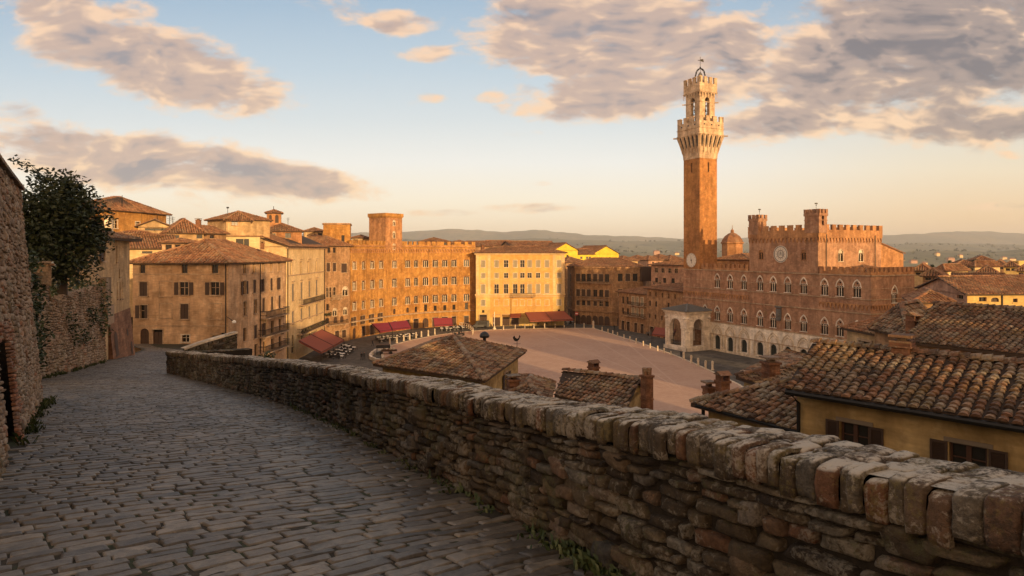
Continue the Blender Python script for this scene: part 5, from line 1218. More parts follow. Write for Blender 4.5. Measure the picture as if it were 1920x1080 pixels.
# G and H: low houses right of the corner
G0, G1 = gx(1160, 196), gx(1214, 183); q = quad_px(1160, 196, 1214, 183, 11)
def wG(fc): return T(fc, [1168, 1176.5], 1168, 556, 569, 1.1, 'dark') + T(fc, [1187, 1195, 1204], 1195, 557, 571, 1.2, 'closed', 'pale_trim', 'shutter_pale') + T(fc, [1187, 1195, 1204], 1195, 578, 591, 1.2, 'closed', 'pale_trim', 'shutter_pale') + T(fc, [1168, 1177], 1168, 577, 588, 1.0, 'dark') + [(fc.t(x), 1.5, PZ + .05, 2.7, 'door', 'stone_band', 'wood') for x in (1168, 1178, 1192, 1204)]
o, E = house('balcony_house', 'small old house with pale shuttered loggia storeys beside the brown palace', 'house', q, PZ, zy(549, 190), 'brick_brown', 'hip', 1.6, {0: wG}, .7, (.36, .52))
fG = Face(q[0], q[1]); balcony(o, fG, fG.L * .7, fG.L * .55, zy(573, 187), .9, 1.0); balcony(o, fG, fG.L * .6, fG.L * .7, zy(594, 187), .9, 1.0)
q = quad_px(1213, 182, 1283, 166, 12)
def wH(fc): return T(fc, [1219, 1230, 1242, 1254, 1266], 1219, 547, 555, .8, 'plain', 'brick_brown') + T(fc, [1218.5, 1230, 1253], 1230, 565, 575, .9, 'dark') + T(fc, [1218, 1229, 1241, 1254], 1230, 590, 598, .7, 'dark') + [(fc.t(x), 1.8, PZ + .05, 2.6, 'door', 'stone_band', 'wood') for x in (1222, 1235, 1247, 1258)]
o, E = house('brown_house', 'plain brown house with tiny windows left of the chapel and tower', 'house', q, PZ, zy(543, 175), 'brick_brown', 'hip', 1.5, {0: wH}, .8, (.36, .52))
for i, (x, y) in enumerate(((1226, 532), (1237, 530), (1262, 531))):
    p = at(x, y, 184); plant('roof_shrub', ['small dark shrub on the terrace above the brown house, leftmost of three', 'middle shrub of three on the terrace above the brown house', 'small shrub on the terrace nearest the great tower'][i], 'shrub', [((p.x, p.y, p.z), .6), ((p.x, p.y, p.z + .6), .45)], 60, .2, 'ivy')
q = quad_px(1221, 198, 1290, 188, 12)
o, E = house('pink_house', 'pinkish brick house with a tile roof between the brown palace and the great tower', 'house', q, PZ, zy(497, 194), 'pink_plaster', 'hip', 1.6, {0: lambda fc: T(fc, [1231, 1243, 1256, 1268], 1243, 503, 511, 1.1, 'plain') + T(fc, [1231, 1246, 1262], 1243, 521, 530, 1.1, 'dark')}, .8, (.36, .52))
# ================================================================== the square
pav_st = wallmat('grey_street_paving', (.085, .078, .07), (.12, .108, .095), (.10, .09, .08), .08, .9, bump=.1)
fanm, n, b = pmat('pink_brick_paving'); P = pos(n); f1 = n.noise(P, .09, 6, .68); f2 = n.noise(P, 1.1, 6, .7); c_ = n.mix(n.smooth(f1, .35, .65), (.45, .285, .20, 1), (.385, .23, .16, 1)); c_ = n.mix(n.math('MULTIPLY', n.smooth(f2, .42, .66), .8), c_, (.47, .31, .225, 1))
n.l.new(c_, b.inputs['Base Color']); b.inputs['Roughness'].default_value = .85
gpt = lambda x, y: Vector(((x - CX) / F * (-PZ * F / (y - HY)), -PZ * F / (y - HY)))
def sheet(name, pts, z, mat, kind='structure'):
    mb = MB(); mb.poly([(p[0], p[1], z) for p in pts]); o = mb.build(name, mat, None); tag(o, kind=kind); return o
sheet('street', [(-50, 84), (-34, 70), (60, 62), (100, 100), (75, 190), (44, 235), (-16, 228), (-62, 196), (-62, 140)], PZ - .0, pav_st)
fan_px = [(742, 684), (718, 672), (716, 660), (735, 648), (775, 637.5), (820, 629), (860, 623.5), (905, 620), (960, 617.5), (1040, 616), (1112, 616), (1160, 631), (1205, 645), (1240, 657.5), (1270, 669), (1305, 684), (1340, 700), (1385, 722), (1420, 745), (1300, 815), (1000, 800), (800, 760)]
fan = [gpt(*p) for p in fan_px]
sheet('square', fan, PZ + .12, fanm)
mb = MB()
for i in range(20):                                                             # travertine kerb round the brick shell
    a, c = fan[i], fan[i + 1]; fc = Face(c, a)
    for (o0, o1, z0, z1) in ((-.25, .25, .16, .16), (.25, .25, 0, .16), (-.25, -.25, .1, .16)):
        mb.poly([fc.P(-.05, PZ + z0, o1 if o0 != o1 else o0), fc.P(fc.L + .05, PZ + z0, o1 if o0 != o1 else o0), fc.P(fc.L + .05, PZ + z1, o0), fc.P(-.05, PZ + z1, o0)] if o0 != o1 else [fc.P(0, PZ + z0, o0), fc.P(fc.L, PZ + z0, o0), fc.P(fc.L, PZ + z1, o0), fc.P(0, PZ + z1, o0)])
tag(mb.build('kerb', M['pale_trim'], None), kind='structure')
foc = gpt(1290, 740); mb = MB()
for (x, y) in ((1000, 617.2), (1080, 616.2), (860, 624), (1160, 631), (760, 641)):                # pale rays in the brick
    a = gpt(x, y); d = (foc - a).normalized(); s = Vector((d.y, -d.x)) * .28; c = a + (foc - a) * .93
    mb.poly([(a.x - s.x, a.y - s.y, PZ + .125), (a.x + s.x, a.y + s.y, PZ + .125), (c.x + s.x * .6, c.y + s.y * .6, PZ + .125), (c.x - s.x * .6, c.y - s.y * .6, PZ + .125)])
tag(mb.build('paving_bands', flat('pale_paving', (.47, .31, .225), .85), None), kind='structure')
# bollards
bm = MB(); bm.lathe([(.22, 0), (.22, .12), (.16, .16), (.15, .85), (.19, .92), (.15, 1.0), (.16, 1.12), (.08, 1.25)], (0, 0, 0), 10); bme = bm.mesh('bollard', M['pale_trim'], smooth=True)
def bollard(x, y, lab, grp, s=1.0):
    p = gpt(x, y); o = link('bollard', bme, None, (p.x, p.y, PZ)); o.scale = (s, s, s); tag(o, lab, 'bollard', grp)
for x, y in ((731, 647), (744, 643), (757, 639.5), (768, 637), (780, 634), (790, 632), (803, 630), (815, 627)): bollard(x, y, 'white stone bollard on the kerb left of the curved railing', 'bollards along the left kerb', 1.35)
for x, y in ((944, 619), (966, 617.5), (984, 616.5), (1001, 615.5), (1021, 614.8), (1041, 614.3), (1058, 614), (1078, 614), (1095, 614.3)): bollard(x, y, 'white stone bollard along the back edge of the brick square', 'bollards along the back kerb', 1.15)
bollard(1112.5, 616, 'tall white stone post at the far corner of the brick square', 'post at the corner', 1.9)
for x, y in ((1129, 621), (1140, 625), (1149, 628), (1158, 631.5), (1170, 636), (1181, 640), (1193, 644), (1206, 649), (1219, 653.5), (1233, 658.5), (1245, 663), (1258, 669)): bollard(x, y, 'small white stone bollard along the right kerb below the chapel', 'bollards along the right kerb', 1.05)
for x, y in ((1282, 675.5), (1296, 682), (1309, 688), (1323, 693), (1336, 694)): bollard(x, y, 'larger white stone bollard on the near right kerb, behind the roof chimneys', 'larger bollards on the near right kerb', 1.5)
# awnings -------------------------------------------------------------
def awning(label, fl, fr, bl, br, drop, mat, seams=1, posts=True):
    """front corners low, back corners high on the wall (3-D points)"""
    fl, fr, bl, br = map(Vector, (fl, fr, bl, br)); o = thing('awning', label, 'awning', (fl + fr) / 2 - Vector((0, 0, (fl.z - PZ)))); mb = MB()
    N = 10; up = Vector((0, 0, .06))
    for i in range(N):
        a, c = i / N, (i + 1) / N; A_, B_, C_, D_ = fl.lerp(fr, a), fl.lerp(fr, c), bl.lerp(br, c), bl.lerp(br, a)
        s1 = .0; mb.poly([A_, B_, C_, D_]); mb.poly([D_ - up, C_ - up, B_ - up, A_ - up]); mb.poly([A_ - Vector((0, 0, drop)), B_ - Vector((0, 0, drop + .06 * (i % 2))), B_, A_])
    mb.poly([fl, bl, bl - Vector((0, 0, drop)), fl - Vector((0, 0, drop))]); mb.poly([br, fr, fr - Vector((0, 0, drop)), br - Vector((0, 0, drop))])
    mb.build('canopy', mat, o); fr_ = MB()
    for i in range(seams + 2):
        a = i / (seams + 1); p, q = fl.lerp(fr, a), bl.lerp(br, a); fr_.tube([p + up * .7, q + up * .7], .06, 5)
        if posts: fr_.tube([p - up, (p.x, p.y, PZ)], .05, 5)
    fr_.tube([fl, fr], .06, 5); fr_.build('frame', M['iron'], o)
    sk_ = MB()
    for i in range(12): a, c = bl.lerp(br, i / 12), bl.lerp(br, (i + 1) / 12); 
    return o
def gz(x, y, z): d = (z) * F / (HY - y); return Vector(((x - CX) / F * d, d, z))
awning('large rust red awning over cafe tables beside the cream house', gz(602, 660.5, -20.9), gz(645, 637, -20.9), gz(560, 638.5, -18.4), gz(603, 617.5, -18.4), .35, M['awning_rust'], 1)
awning('burgundy awning in front of the curved palace, left half of the pair', gz(712, 621, -20.9), gz(735, 618, -20.9), gz(697, 606.5, -19.3), gz(728.5, 604.5, -19.3), .4, M['awning_wine'], 0)
awning('burgundy awning in front of the curved palace, right half of the pair', gz(736, 617.5, -20.9), gz(771, 613, -20.9), gz(729, 604.2, -19.3), gz(763, 600.5, -19.3), .4, M['awning_wine'], 0)
awning('separate smaller burgundy awning near the right end of the curved palace', gz(814, 609.5, -20.9), gz(849, 608, -20.9), gz(812, 596.5, -19.0), gz(848, 595.5, -19.0), .4, M['awning_wine'], 0)
awning('wide rust brown awning along the yellow palace', gz(993, 601, -21.2), gz(1075, 598.5, -21.2), gz(984, 585.5, -19.3), gz(1058, 583, -19.3), .4, M['awning_rust'], 1)
awning('dark rust awning at the foot of the brown house beside the chapel', gz(1222, 626, -21.2), gz(1262, 631, -21.2), gz(1228, 613, -19.6), gz(1268, 617, -19.6), .4, M['awning_rust'], 0)
awning('small rust awning over a shop door of the yellow palace', gz(956, 594, -20.7), gz(977, 593.6, -20.7), gz(957, 588, -19.6), gz(977, 587.5, -19.6), .3, M['awning_rust'], 0, False)
# cafe tables and chairs ---------------------------------------------------
tb = MB(); tb.lathe([(.03, .0), (.28, .01), (.04, .05), (.04, .7), (.62, .70), (.62, .76), (.60, .78)], (0, 0, 0), 10, 0); tme = tb.mesh('cafe_table', [M['cloth']])
cbm = MB()
for (x, y) in ((-.2, -.2), (.2, -.2), (-.2, .2), (.2, .2)): cbm.box((x, y, 0), .05, .05, .46 if y < 0 else .95)
cbm.box((0, 0, .44), .46, .46, .06); cbm.box((0, .21, .62), .46, .05, .36); cme = cbm.mesh('cafe_chair', [M['black']])
def tables(corners, nx, ny, lab, grp):
    c = [Vector(p) for p in corners]
    for i in range(nx):
        for j in range(ny):
            u, v = (i + .5 + random.uniform(-.2, .2)) / nx, (j + .5 + random.uniform(-.2, .2)) / ny; p = c[0].lerp(c[1], u).lerp(c[3].lerp(c[2], u), v); a = random.uniform(0, 6.28)
            o = link('cafe_table', tme, None, (p.x, p.y, PZ), a); tag(o, 'white topped cafe table ' + lab, 'table', 'tables ' + grp)
            for k in range(3):
                b_ = a + k * 2.1; o = link('cafe_chair', cme, None, (p.x + .8 * math.cos(b_), p.y + .8 * math.sin(b_), PZ), b_ - math.pi / 2); tag(o, 'black cafe chair ' + lab, 'chair', 'chairs ' + grp)
g2 = lambda x, y: gpt(x, y)
tables([g2(604, 672), g2(646, 650), g2(668, 656), g2(640, 676)], 5, 3, 'in front of the large rust awning', 'by the large rust awning')
tables([g2(705, 636), g2(775, 628), g2(788, 634), g2(712, 643)], 9, 2, 'below the pair of burgundy awnings', 'by the pair of burgundy awnings')
tables([g2(822, 617.5), g2(866, 615), g2(872, 619), g2(826, 622)], 6, 2, 'below the single burgundy awning', 'by the single burgundy awning')
tables([g2(998, 609), g2(1078, 605.5), g2(1080, 608), g2(1000, 612)], 8, 1, 'below the wide awning of the yellow palace', 'by the yellow palace')
# curved white railing round the fountain ------------------------------------
rl = thing('curved_railing', 'low curved white railing at the left rim of the brick square', 'railing', (*gpt(885, 625), PZ)); mb = MB()
pts = [gpt(x, y) for (x, y) in ((862, 613), (873, 614), (882, 618), (887, 624), (886, 629))]; pts = smooth_path(pts, 5)
for z_ in (.5, 1.3): mb.tube([(p[0], p[1], PZ + z_) for p in pts], .13, 5)
for p in pts[::2]: mb.tube([(p[0], p[1], PZ), (p[0], p[1], PZ + 1.3)], .12, 5)
mb.build('rail', M['pale_trim'], rl)
# mossy fountain wall bottom-left of the brick shell
fw = thing('rim_wall', 'low curved white stone rim at the near left end of the brick square', 'low wall', (*gpt(705, 676), PZ)); mb = MB(); pts = smooth_path([gpt(x, y) for (x, y) in ((738, 684), (712, 680), (694, 672), (702, 662), (716, 655))], 5)
for i in range(len(pts) - 1):
    a, c = pts[i], pts[i + 1]; d = np.array(c) - np.array(a); L_ = np.hypot(*d); m_ = (np.array(a) + np.array(c)) / 2; mb.box((m_[0], m_[1], PZ), L_ * 1.0, .5, .7 + .06 * (i % 2), math.atan2(d[1], d[0]))
mb.build('stones', M['marble'], fw)
# people -------------------------------------------------------------------
M['skin'] = flat('skin', (.35, .2, .13), .6); 
def clothing(name, top, leg):
    m, n, b = pmat(name); z = n.node('ShaderNodeSeparateXYZ', {0: n.node('ShaderNodeTexCoord').outputs['Object']}).outputs[2]
    c = n.ramp(n.math('DIVIDE', z, 1.8), [(0, (.02, .015, .012)), (.05, leg), (.52, top), (.83, (.36, .2, .13)), (.93, (.03, .02, .012))], 'CONSTANT'); n.l.new(c, b.inputs['Base Color']); b.inputs['Roughness'].default_value = .9; return m
def person(label, x, y, rz, top, leg, stride=.18):
    J = [(0, 0, .92), (0, 0, 1.15), (0, 0, 1.38), (0, 0, 1.5), (0, -.01, 1.6), (0, -.01, 1.72), (.1, 0, .86), (.11, -stride, .48), (.12, -stride * .6, .08), (.12, -stride * .6 - .14, .04), (-.1, 0, .86), (-.11, stride * .4, .48), (-.12, stride * 1.5, .09), (-.12, stride * 1.5 - .13, .05), (.2, 0, 1.36), (.25, .06 + stride * .3, 1.1), (.24, -.05 + stride * .6, .86), (.24, -.06, .77), (-.2, 0, 1.36), (-.25, .02 - stride * .3, 1.1), (-.24, -.12, .87), (-.24, -.16, .78)]
    ed = [(0, 1), (1, 2), (2, 3), (3, 4), (4, 5), (0, 6), (6, 7), (7, 8), (8, 9), (0, 10), (10, 11), (11, 12), (12, 13), (2, 14), (14, 15), (15, 16), (16, 17), (2, 18), (18, 19), (19, 20), (20, 21)]
    rd_ = [.15, .14, .16, .06, .09, .085, .09, .065, .045, .04, .09, .065, .045, .04, .065, .05, .04, .035, .065, .05, .04, .035]
    me = bpy.data.meshes.new('person'); me.from_pydata(J, ed, []); o = link('person', me, None, (0, 0, 0), rz); p = gpt(x, y); o.location = (p.x, p.y, PZ)
    o.modifiers.new('skin', 'SKIN'); sv = me.skin_vertices[0].data
    for i, r_ in enumerate(rd_): sv[i].radius = (r_, r_ * (.72 if i in (0, 1, 2) else 1))
    sv[0].use_root = True; o.modifiers.new('sub', 'SUBSURF').render_levels = 1; me.materials.append(clothing('clothes', top, leg)); tag(o, label, 'person')
person('person in dark clothes walking on the grey street, left one of a pair', 678, 675.5, .5, (.02, .02, .025), (.015, .015, .02)); person('person in grey walking beside the one in dark clothes', 683, 674.5, .4, (.06, .055, .05), (.03, .03, .035))
person('lone person in black crossing the street near the burgundy awnings', 698.5, 649, 1.2, (.02, .018, .018), (.02, .02, .025)); person('person standing on the grey street in front of the chapel', 1277, 671, 2.2, (.03, .03, .035), (.02, .02, .03), .05)
person('person by the dark van left of the yellow palace', 921, 617.5, .2, (.05, .03, .025), (.02, .02, .02), .05); person('person in a pale shirt by the white pole of the yellow palace', 926, 613, 2.6, (.4, .34, .28), (.03, .03, .04), .05)
person('person in a red top at the corner of the wide rust awning', 1088, 605, 1.0, (.25, .04, .03), (.03, .03, .04), .1); person('person in dark clothes on the far street by the brown palace', 1152, 619, 1.8, (.02, .02, .02), (.02, .02, .02), .2)
# vehicles, cart, signs ------------------------------------------------------
def vehicle(name, label, cat, x, y, rz, L=4.2, w=1.7, h=1.6, col=(.02, .02, .024), van=False):
    p = gpt(x, y); o = thing(name, label, cat, (p.x, p.y, PZ)); mb = MB(); ca, sa = math.cos(rz), math.sin(rz); T_ = lambda a, c, z: (p.x + a * ca - c * sa, p.y + a * sa + c * ca, PZ + z)
    prof = [(-.5, .35), (-.5, .8), (-.44, .98), (-.3, h * .62), (-.2, h), (.28, h), (.45, h * .66), (.5, .9), (.5, .35)] if not van else [(-.5, .35), (-.5, .95), (-.4, 1.05), (-.3, h * .95), (-.24, h), (.48, h), (.5, h * .9), (.5, .35)]
    for s in (-1, 1): mb.poly([T_(a * L, s * w / 2 * (1 if z < 1.05 else .88), z) for a, z in prof][::s])
    for (a, z), (a2, z2) in zip(prof, prof[1:] + prof[:1]):
        k, k2 = (1 if z < 1.05 else .88), (1 if z2 < 1.05 else .88); mb.poly([T_(a * L, -w / 2 * k, z), T_(a * L, w / 2 * k, z), T_(a2 * L, w / 2 * k2, z2), T_(a2 * L, -w / 2 * k2, z2)])
    mb.build('body', flat('vehicle_paint', col, .35), o)
    g = MB()
    for s in (-1, 1): g.poly([T_(-.24 * L, s * (w / 2 * .93 + .02), 1.0), T_(.36 * L, s * (w / 2 * .93 + .02), 1.0), T_(.27 * L, s * (w / 2 * .88 + .02), h * .93), T_(-.18 * L, s * (w / 2 * .88 + .02), h * .93)])
    g.build('side_window', M['glass'], o)
    for a in (-.32, .32):
        for s in (-1, 1): q = MB(); q.tube([T_(a * L, s * (w / 2 - .16), .32), T_(a * L, s * (w / 2 + .03), .32)], .32, 12); q.build('wheel', M['black'], o)
    return o
vehicle('parked_van', 'dark van parked at the left foot of the yellow palace', 'van', 902, 614.5, .15, 5, 1.9, 2.2, van=True)
vehicle('parked_car', 'dark car parked in front of a shop door of the yellow palace', 'car', 945, 606.5, .05); vehicle('parked_car', 'dark car with a pale front beside the chapel awning', 'car', 1226, 629.5, -.9, col=(.1, .09, .085))
vehicle('parked_car', 'black car at the foot of the brown palace, left of two', 'car', 1126, 606, -.3); vehicle('parked_car', 'black car at the foot of the brown palace, right of two', 'car', 1139, 607.5, -.4)
def scooter(label, x, y, rz):
    p = gpt(x, y); o = thing('scooter', label, 'scooter', (p.x, p.y, PZ)); mb = MB(); ca, sa = math.cos(rz), math.sin(rz); T_ = lambda a, c, z: (p.x + a * ca - c * sa, p.y + a * sa + c * ca, PZ + z)
    mb.tube([T_(.75, 0, .3), T_(.55, 0, .8), T_(.5, 0, 1.1)], [.06, .14, .05], 6); mb.tube([T_(.45, 0, .35), T_(-.1, 0, .3), T_(-.3, 0, .55), T_(-.75, 0, .7)], [.16, .14, .22, .15], 6); mb.tube([T_(.5, -.35, 1.1), T_(.5, .35, 1.1)], .03, 5); mb.tube([T_(0, 0, .8), T_(-.7, 0, .85)], .15, 6); mb.build('body', M['black'], o)
    for a in (.8, -.6): q = MB(); q.tube([T_(a, -.06, .27), T_(a, .06, .27)], .27, 12); q.build('wheel', M['black'], o)
for i, (x, y) in enumerate(((856, 630), (863, 628), (869, 630))): scooter(['scooter parked at the kerb by the curved railing, leftmost of three', 'scooter parked in the middle of three by the curved railing', 'scooter parked at the kerb nearest the end of the curved railing'][i], x, y, .4 + i * .5)
p = gpt(725, 664); ct = thing('market_cart', 'dark market cart with black canopy on the left rim of the square', 'cart', (p.x, p.y, PZ)); mb = MB(); mb.box((p.x - .8, p.y, PZ + 1.5), 3.2, 1.8, .6, .2); mb.box((p.x - .8, p.y, PZ + 2.1), 3.0, 1.6, .12, .2)
for (a, c) in ((-2.2, -.8), (.6, -.6), (-2.2, .6), (.6, .8)): mb.tube([(p.x + a, p.y + c, PZ), (p.x + a, p.y + c, PZ + 2)], .06, 5)
mb.build('canopy', M['black'], ct); mb = MB(); mb.box((p.x + .6, p.y, PZ + .7), 3.6, 1.3, .35, .2); mb.build('counter', M['wood'], ct)
for (a, r_) in ((.9, .4), (1.7, .3), (-.5, .3)): mb = MB(); mb.lathe([(.05, 0), (r_, .1), (r_, .35), (.08, .55)], (p.x + a, p.y - .1, PZ + 1.05), 8); mb.build('goods', M['pale_trim'], ct)
for k in (-1, 1): mb = MB(); mb.tube([(p.x + k * 1.1, p.y - .8, PZ + .4), (p.x + k * 1.1, p.y - .7, PZ + .4)], .4, 12); mb.build('wheel', M['black'], ct)
p = gpt(1081, 608); s_ = thing('round_sign', 'red and white round sign on a pole at the end of the wide rust awning', 'sign', (p.x, p.y, PZ)); mb = MB(); mb.tube([(p.x, p.y, PZ), (p.x, p.y, PZ + 3.6)], .06, 6); mb.build('pole', M['iron'], s_); mb = MB(); mb.tube([(p.x, p.y - .05, PZ + 3.5), (p.x, p.y - .13, PZ + 3.5)], .62, 16); mb.build('disc', flat('red_sign', (.42, .05, .045), .6), s_)
mb = MB(); mb.box((p.x, p.y - .15, PZ + 3.38), .8, .03, .24); mb.build('bar', M['cloth'], s_)
p = gpt(1095, 606.5); s_ = thing('white_board', 'white board sign standing by the corner of the brown palace', 'sign', (p.x, p.y, PZ)); mb = MB(); mb.box((p.x, p.y, PZ + .9), 1.5, .12, 1.4, .1); mb.build('panel', M['cloth'], s_); mb = MB(); mb.box((p.x - .6, p.y + .1, PZ), .1, .1, 2.2); mb.box((p.x + .6, p.y + .1, PZ), .1, .1, 2.2); mb.build('legs', M['iron'], s_)
p = gpt(927, 618); s_ = thing('flagpole', 'thin white pole on a stone base in front of the yellow palace', 'pole', (p.x, p.y, PZ)); mb = MB(); mb.tube([(p.x, p.y, PZ + .9), (p.x, p.y, PZ + 5.4)], .09, 6); mb.build('pole', M['cloth'], s_); mb = MB(); mb.lathe([(.55, 0), (.5, .4), (.3, .5), (.3, .95)], (p.x, p.y, PZ), 8); mb.build('base', M['pale_trim'], s_)

# ================================================================== town hall and great tower
fu = Vector((.45, -.893)).normalized(); fn_ = Vector((fu.y, -fu.x)); O_ = Vector((43.9, 164.0)); rn = -fn_           # along the front, outward normal, depth direction
PT = lambda t, w: O_ + fu * t + rn * w
Lp = 50.6; zc = -4.65; z_m = -17.15
hall = thing('town_hall', 'brick gothic town hall with white stone arcade and battlements', 'palace', (*PT(25, 8), PZ)); front = Face(PT(0, 0), PT(Lp, 0)); b = MB(); st = MB(); low_ = MB(); tr_ = MB(); cr = MB()
X2 = [1345, 1369, 1395, 1425, 1450, 1477, 1507, 1546, 1575, 1607]; X1 = [1322] + X2; ts2 = [front.t(x) for x in X2]; ts1 = [front.t(x) for x in X1]
zz2 = front.z(1345, 539); h2 = front.z(1345, 514.5) - zz2; zz1 = front.z(1345, 600); h1 = front.z(1345, 575) - zz1
gw = [(t, 1.55, zz2, h2, 'gothic', 'marble', 'shutter') for t in ts2] + [(t, 1.55, zz1, h1, 'gothic', 'marble', 'shutter') for t in ts1]
facade(hall, b, front, z_m, zc, gw)
ta, tb_ = front.t(1405), front.t(1534)
# white ground floor with pointed arches
gar = [(t, 1.75, PZ + .15 if i in (1, 2) else PZ + .8, 3.6 if i in (1, 2) else 2.9, 'pdoor', 'marble', 'green_door') for i, t in enumerate(ts1)]
wall(low_, front, PZ, z_m, [(t, w, z, h, 'round') for (t, w, z, h, *_) in gar], .45)
for (t, w, z, h, *_) in gar:
    g = MB(); g.poly([front.P(t - w / 2 - .05, z, -.4), front.P(t + w / 2 + .05, z, -.4), front.P(t + w / 2 + .05, z + h, -.4), front.P(t - w / 2 - .05, z + h, -.4)])
    for k in (-.02, w * .5 - .1, -w * .5 + .1): g.box((*front.xy(t + k, -.36), z), .08, .06, h)
    g.build('arch_door', M['green_door'], hall)
    for (wo, wi, hz) in ((3.3, 2.9, 0), (2.55, 2.2, -.12)):
        zs = PZ + 3.9 + hz; o1, o2 = arch_pts(wo, zs, wo * .74, 'pointed', 7), arch_pts(wi, zs, wi * .74, 'pointed', 7); out_ = .14 if wo > 3 else .09
        for i in range(len(o1) - 1):
            tr_.poly([front.P(t + o1[i][0], o1[i][1], out_), front.P(t + o2[i][0], o2[i][1], out_), front.P(t + o2[i + 1][0], o2[i + 1][1], out_), front.P(t + o1[i + 1][0], o1[i + 1][1], out_)])
            tr_.poly([front.P(t + o1[i][0], o1[i][1], out_), front.P(t + o1[i + 1][0], o1[i + 1][1], out_), front.P(t + o1[i + 1][0], o1[i + 1][1], 0), front.P(t + o1[i][0], o1[i][1], 0)]); tr_.poly([front.P(t + o2[i][0], o2[i][1], 0), front.P(t + o2[i + 1][0], o2[i + 1][1], 0), front.P(t + o2[i + 1][0], o2[i + 1][1], out_), front.P(t + o2[i][0], o2[i][1], out_)])
    for s in (-1, 1): tr_.box((*front.xy(t + s * 1.55, .1), PZ + .5), .42, .26, 3.4, front.rz)
band(tr_, front, PZ + 3.85, .16, .16, m=1); band(tr_, front, PZ, .5, .3); band(tr_, front, z_m - .1, .22, .12, m=1)
low_.build('stone_storey', M['marble'], hall); tr_.build('arch_mouldings', [M['pale_trim'], M['stone_band']], hall)
# side wall of the right wing and of the rest
side = Face(PT(Lp, 0), PT(Lp, 13.2)); sw_ = [(side.t(1677), 1.7, front.z(1607, 569) + .1, h2 * 1.0, 'gothic', 'marble', 'shutter')]
facade(hall, b, side, PZ, zc, sw_)
wall(b, Face(PT(Lp, 13.2), PT(0, 13.2)), PZ, zc); wall(b, Face(PT(0, 13.2), PT(0, 0)), PZ, zc)
sc_ = MB()
for fc in (front, side):
    band(sc_, fc, zz2 - .45, .16, .14); band(sc_, fc, zz2 + h2 * .52, .09, .05); band(sc_, fc, zz1 + h1 * .5, .09, .05); band(sc_, fc, zc - .15, .22, .2); band(sc_, fc, zz2 - 3.1, .2, .16)
sc_.build('string_courses', M['stone_band'], hall)
for (fc, a, c) in ((front, 0.2, ta - .2), (front, tb_ + .3, Lp), (side, 0, side.L)): corbels(cr, fc, zz2 - 2.1, .75, .16, .82, t0=a, t1=c)
merlons(cr, Face(PT(6.5, 0), PT(ta - .3, 0)), zc + .05, .85, .8, .55, .45, base=.55); merlons(cr, Face(PT(tb_ + .3, 0), PT(Lp, 0)), zc + .05, .85, .8, .55, .45, base=.55); merlons(cr, side, zc + .05, .85, .8, .55, .45, base=.55)
b.poly([(*PT(0, .3), zc - .1), (*PT(Lp, .3), zc - .1), (*PT(Lp, 13), zc - .1), (*PT(0, 13), zc - .1)])
# raised centre
zt_ = 4.1; cq = [PT(ta, -.02), PT(tb_, -.02), PT(tb_, 20), PT(ta, 20)]; fA_ = Face(cq[0], cq[1]); fB_ = Face(cq[1], cq[2])
wA_ = [W_(fA_, 1427, 469, 486, 1.1, 'bifora', 'brick_gold'), W_(fA_, 1507, 469, 487, 1.1, 'bifora', 'brick_gold')]; wB_ = [W_(fB_, 1576, 468, 490, 1.5, 'bifora', 'pale_trim'), W_(fB_, 1614, 468, 490, 1.5, 'bifora', 'pale_trim')]
facade(hall, b, fA_, zc + .1, zt_, wA_); facade(hall, b, fB_, zc - .3, zt_, wB_); wall(b, Face(cq[2], cq[3]), zc - 15, zt_); wall(b, Face(cq[3], cq[0]), zc - .3, zt_)
b.poly([(p.x, p.y, zt_ - .3) for p in cq])
b.build('wall', M['brick_red'], hall)
for fc in (fA_, fB_):
    band(cr, fc, zt_ - .2, .25, .22); corbels(cr, fc, zt_ - 2.1, .8, .2, .95); band(cr, fc, zt_ - 1.35, 1.2, .2)
merlons(cr, fA_, zt_ + .05, 1.0, 1.15, .95, .5, out=.2, base=.12); merlons(cr, fB_, zt_ + .05, 1.0, 1.15, .95, .5, out=.2, base=.12); merlons(cr, Face(cq[2], cq[3]), zt_ + .05, 1.0, 1.15, .95, .5, base=.12); merlons(cr, Face(cq[3], cq[0]), zt_ + .05, 1.0, 1.15, .95, .5, base=.12)
cr.build('battlements', M['brick_gold'], hall)
def turret(t0, t1, w0, w1, ztop, hole=False):
    mb = MB(); q = [PT(t0, w0), PT(t1, w0), PT(t1, w1), PT(t0, w1)]
    for i in range(4):
        fc = Face(q[i], q[(i + 1) % 4]); wall(mb, fc, zt_ - .5, ztop, [(fc.L / 2, .65, zt_ + 1.0, 2.0, 'round')] if hole and i in (1, 3) else [], .3); merlons(mb, fc, ztop, .75, .62, .42, .35, out=.12); band(mb, fc, ztop - .55, .5, .14); band(mb, fc, ztop - 1.5, .15, .08)
    mb.poly([(p.x, p.y, ztop - .02) for p in q]); return mb.build('turret', M['brick_red'], hall)
turret(front.t(1405.5), front.t(1405.5) + 2.6, -.25, 2.4, 7.2); turret(front.t(1510), front.t(1537), -.25, 2.2, 7.6, True)
for (t, w, z) in ((front.t(1418), 1, 8), (front.t(1524), 1, 8.4)):
    mb = MB(); q = PT(t, w); mb.tube([(q.x, q.y, z - .8), (q.x, q.y, z + 1.3)], .04, 5); mb.box((q.x, q.y, z + 1.1), .6, .04, .25); mb.lathe([(.02, 0), (.15, .12), (.02, .25)], (q.x, q.y, z + .75), 6); mb.build('finial', M['iron'], hall)
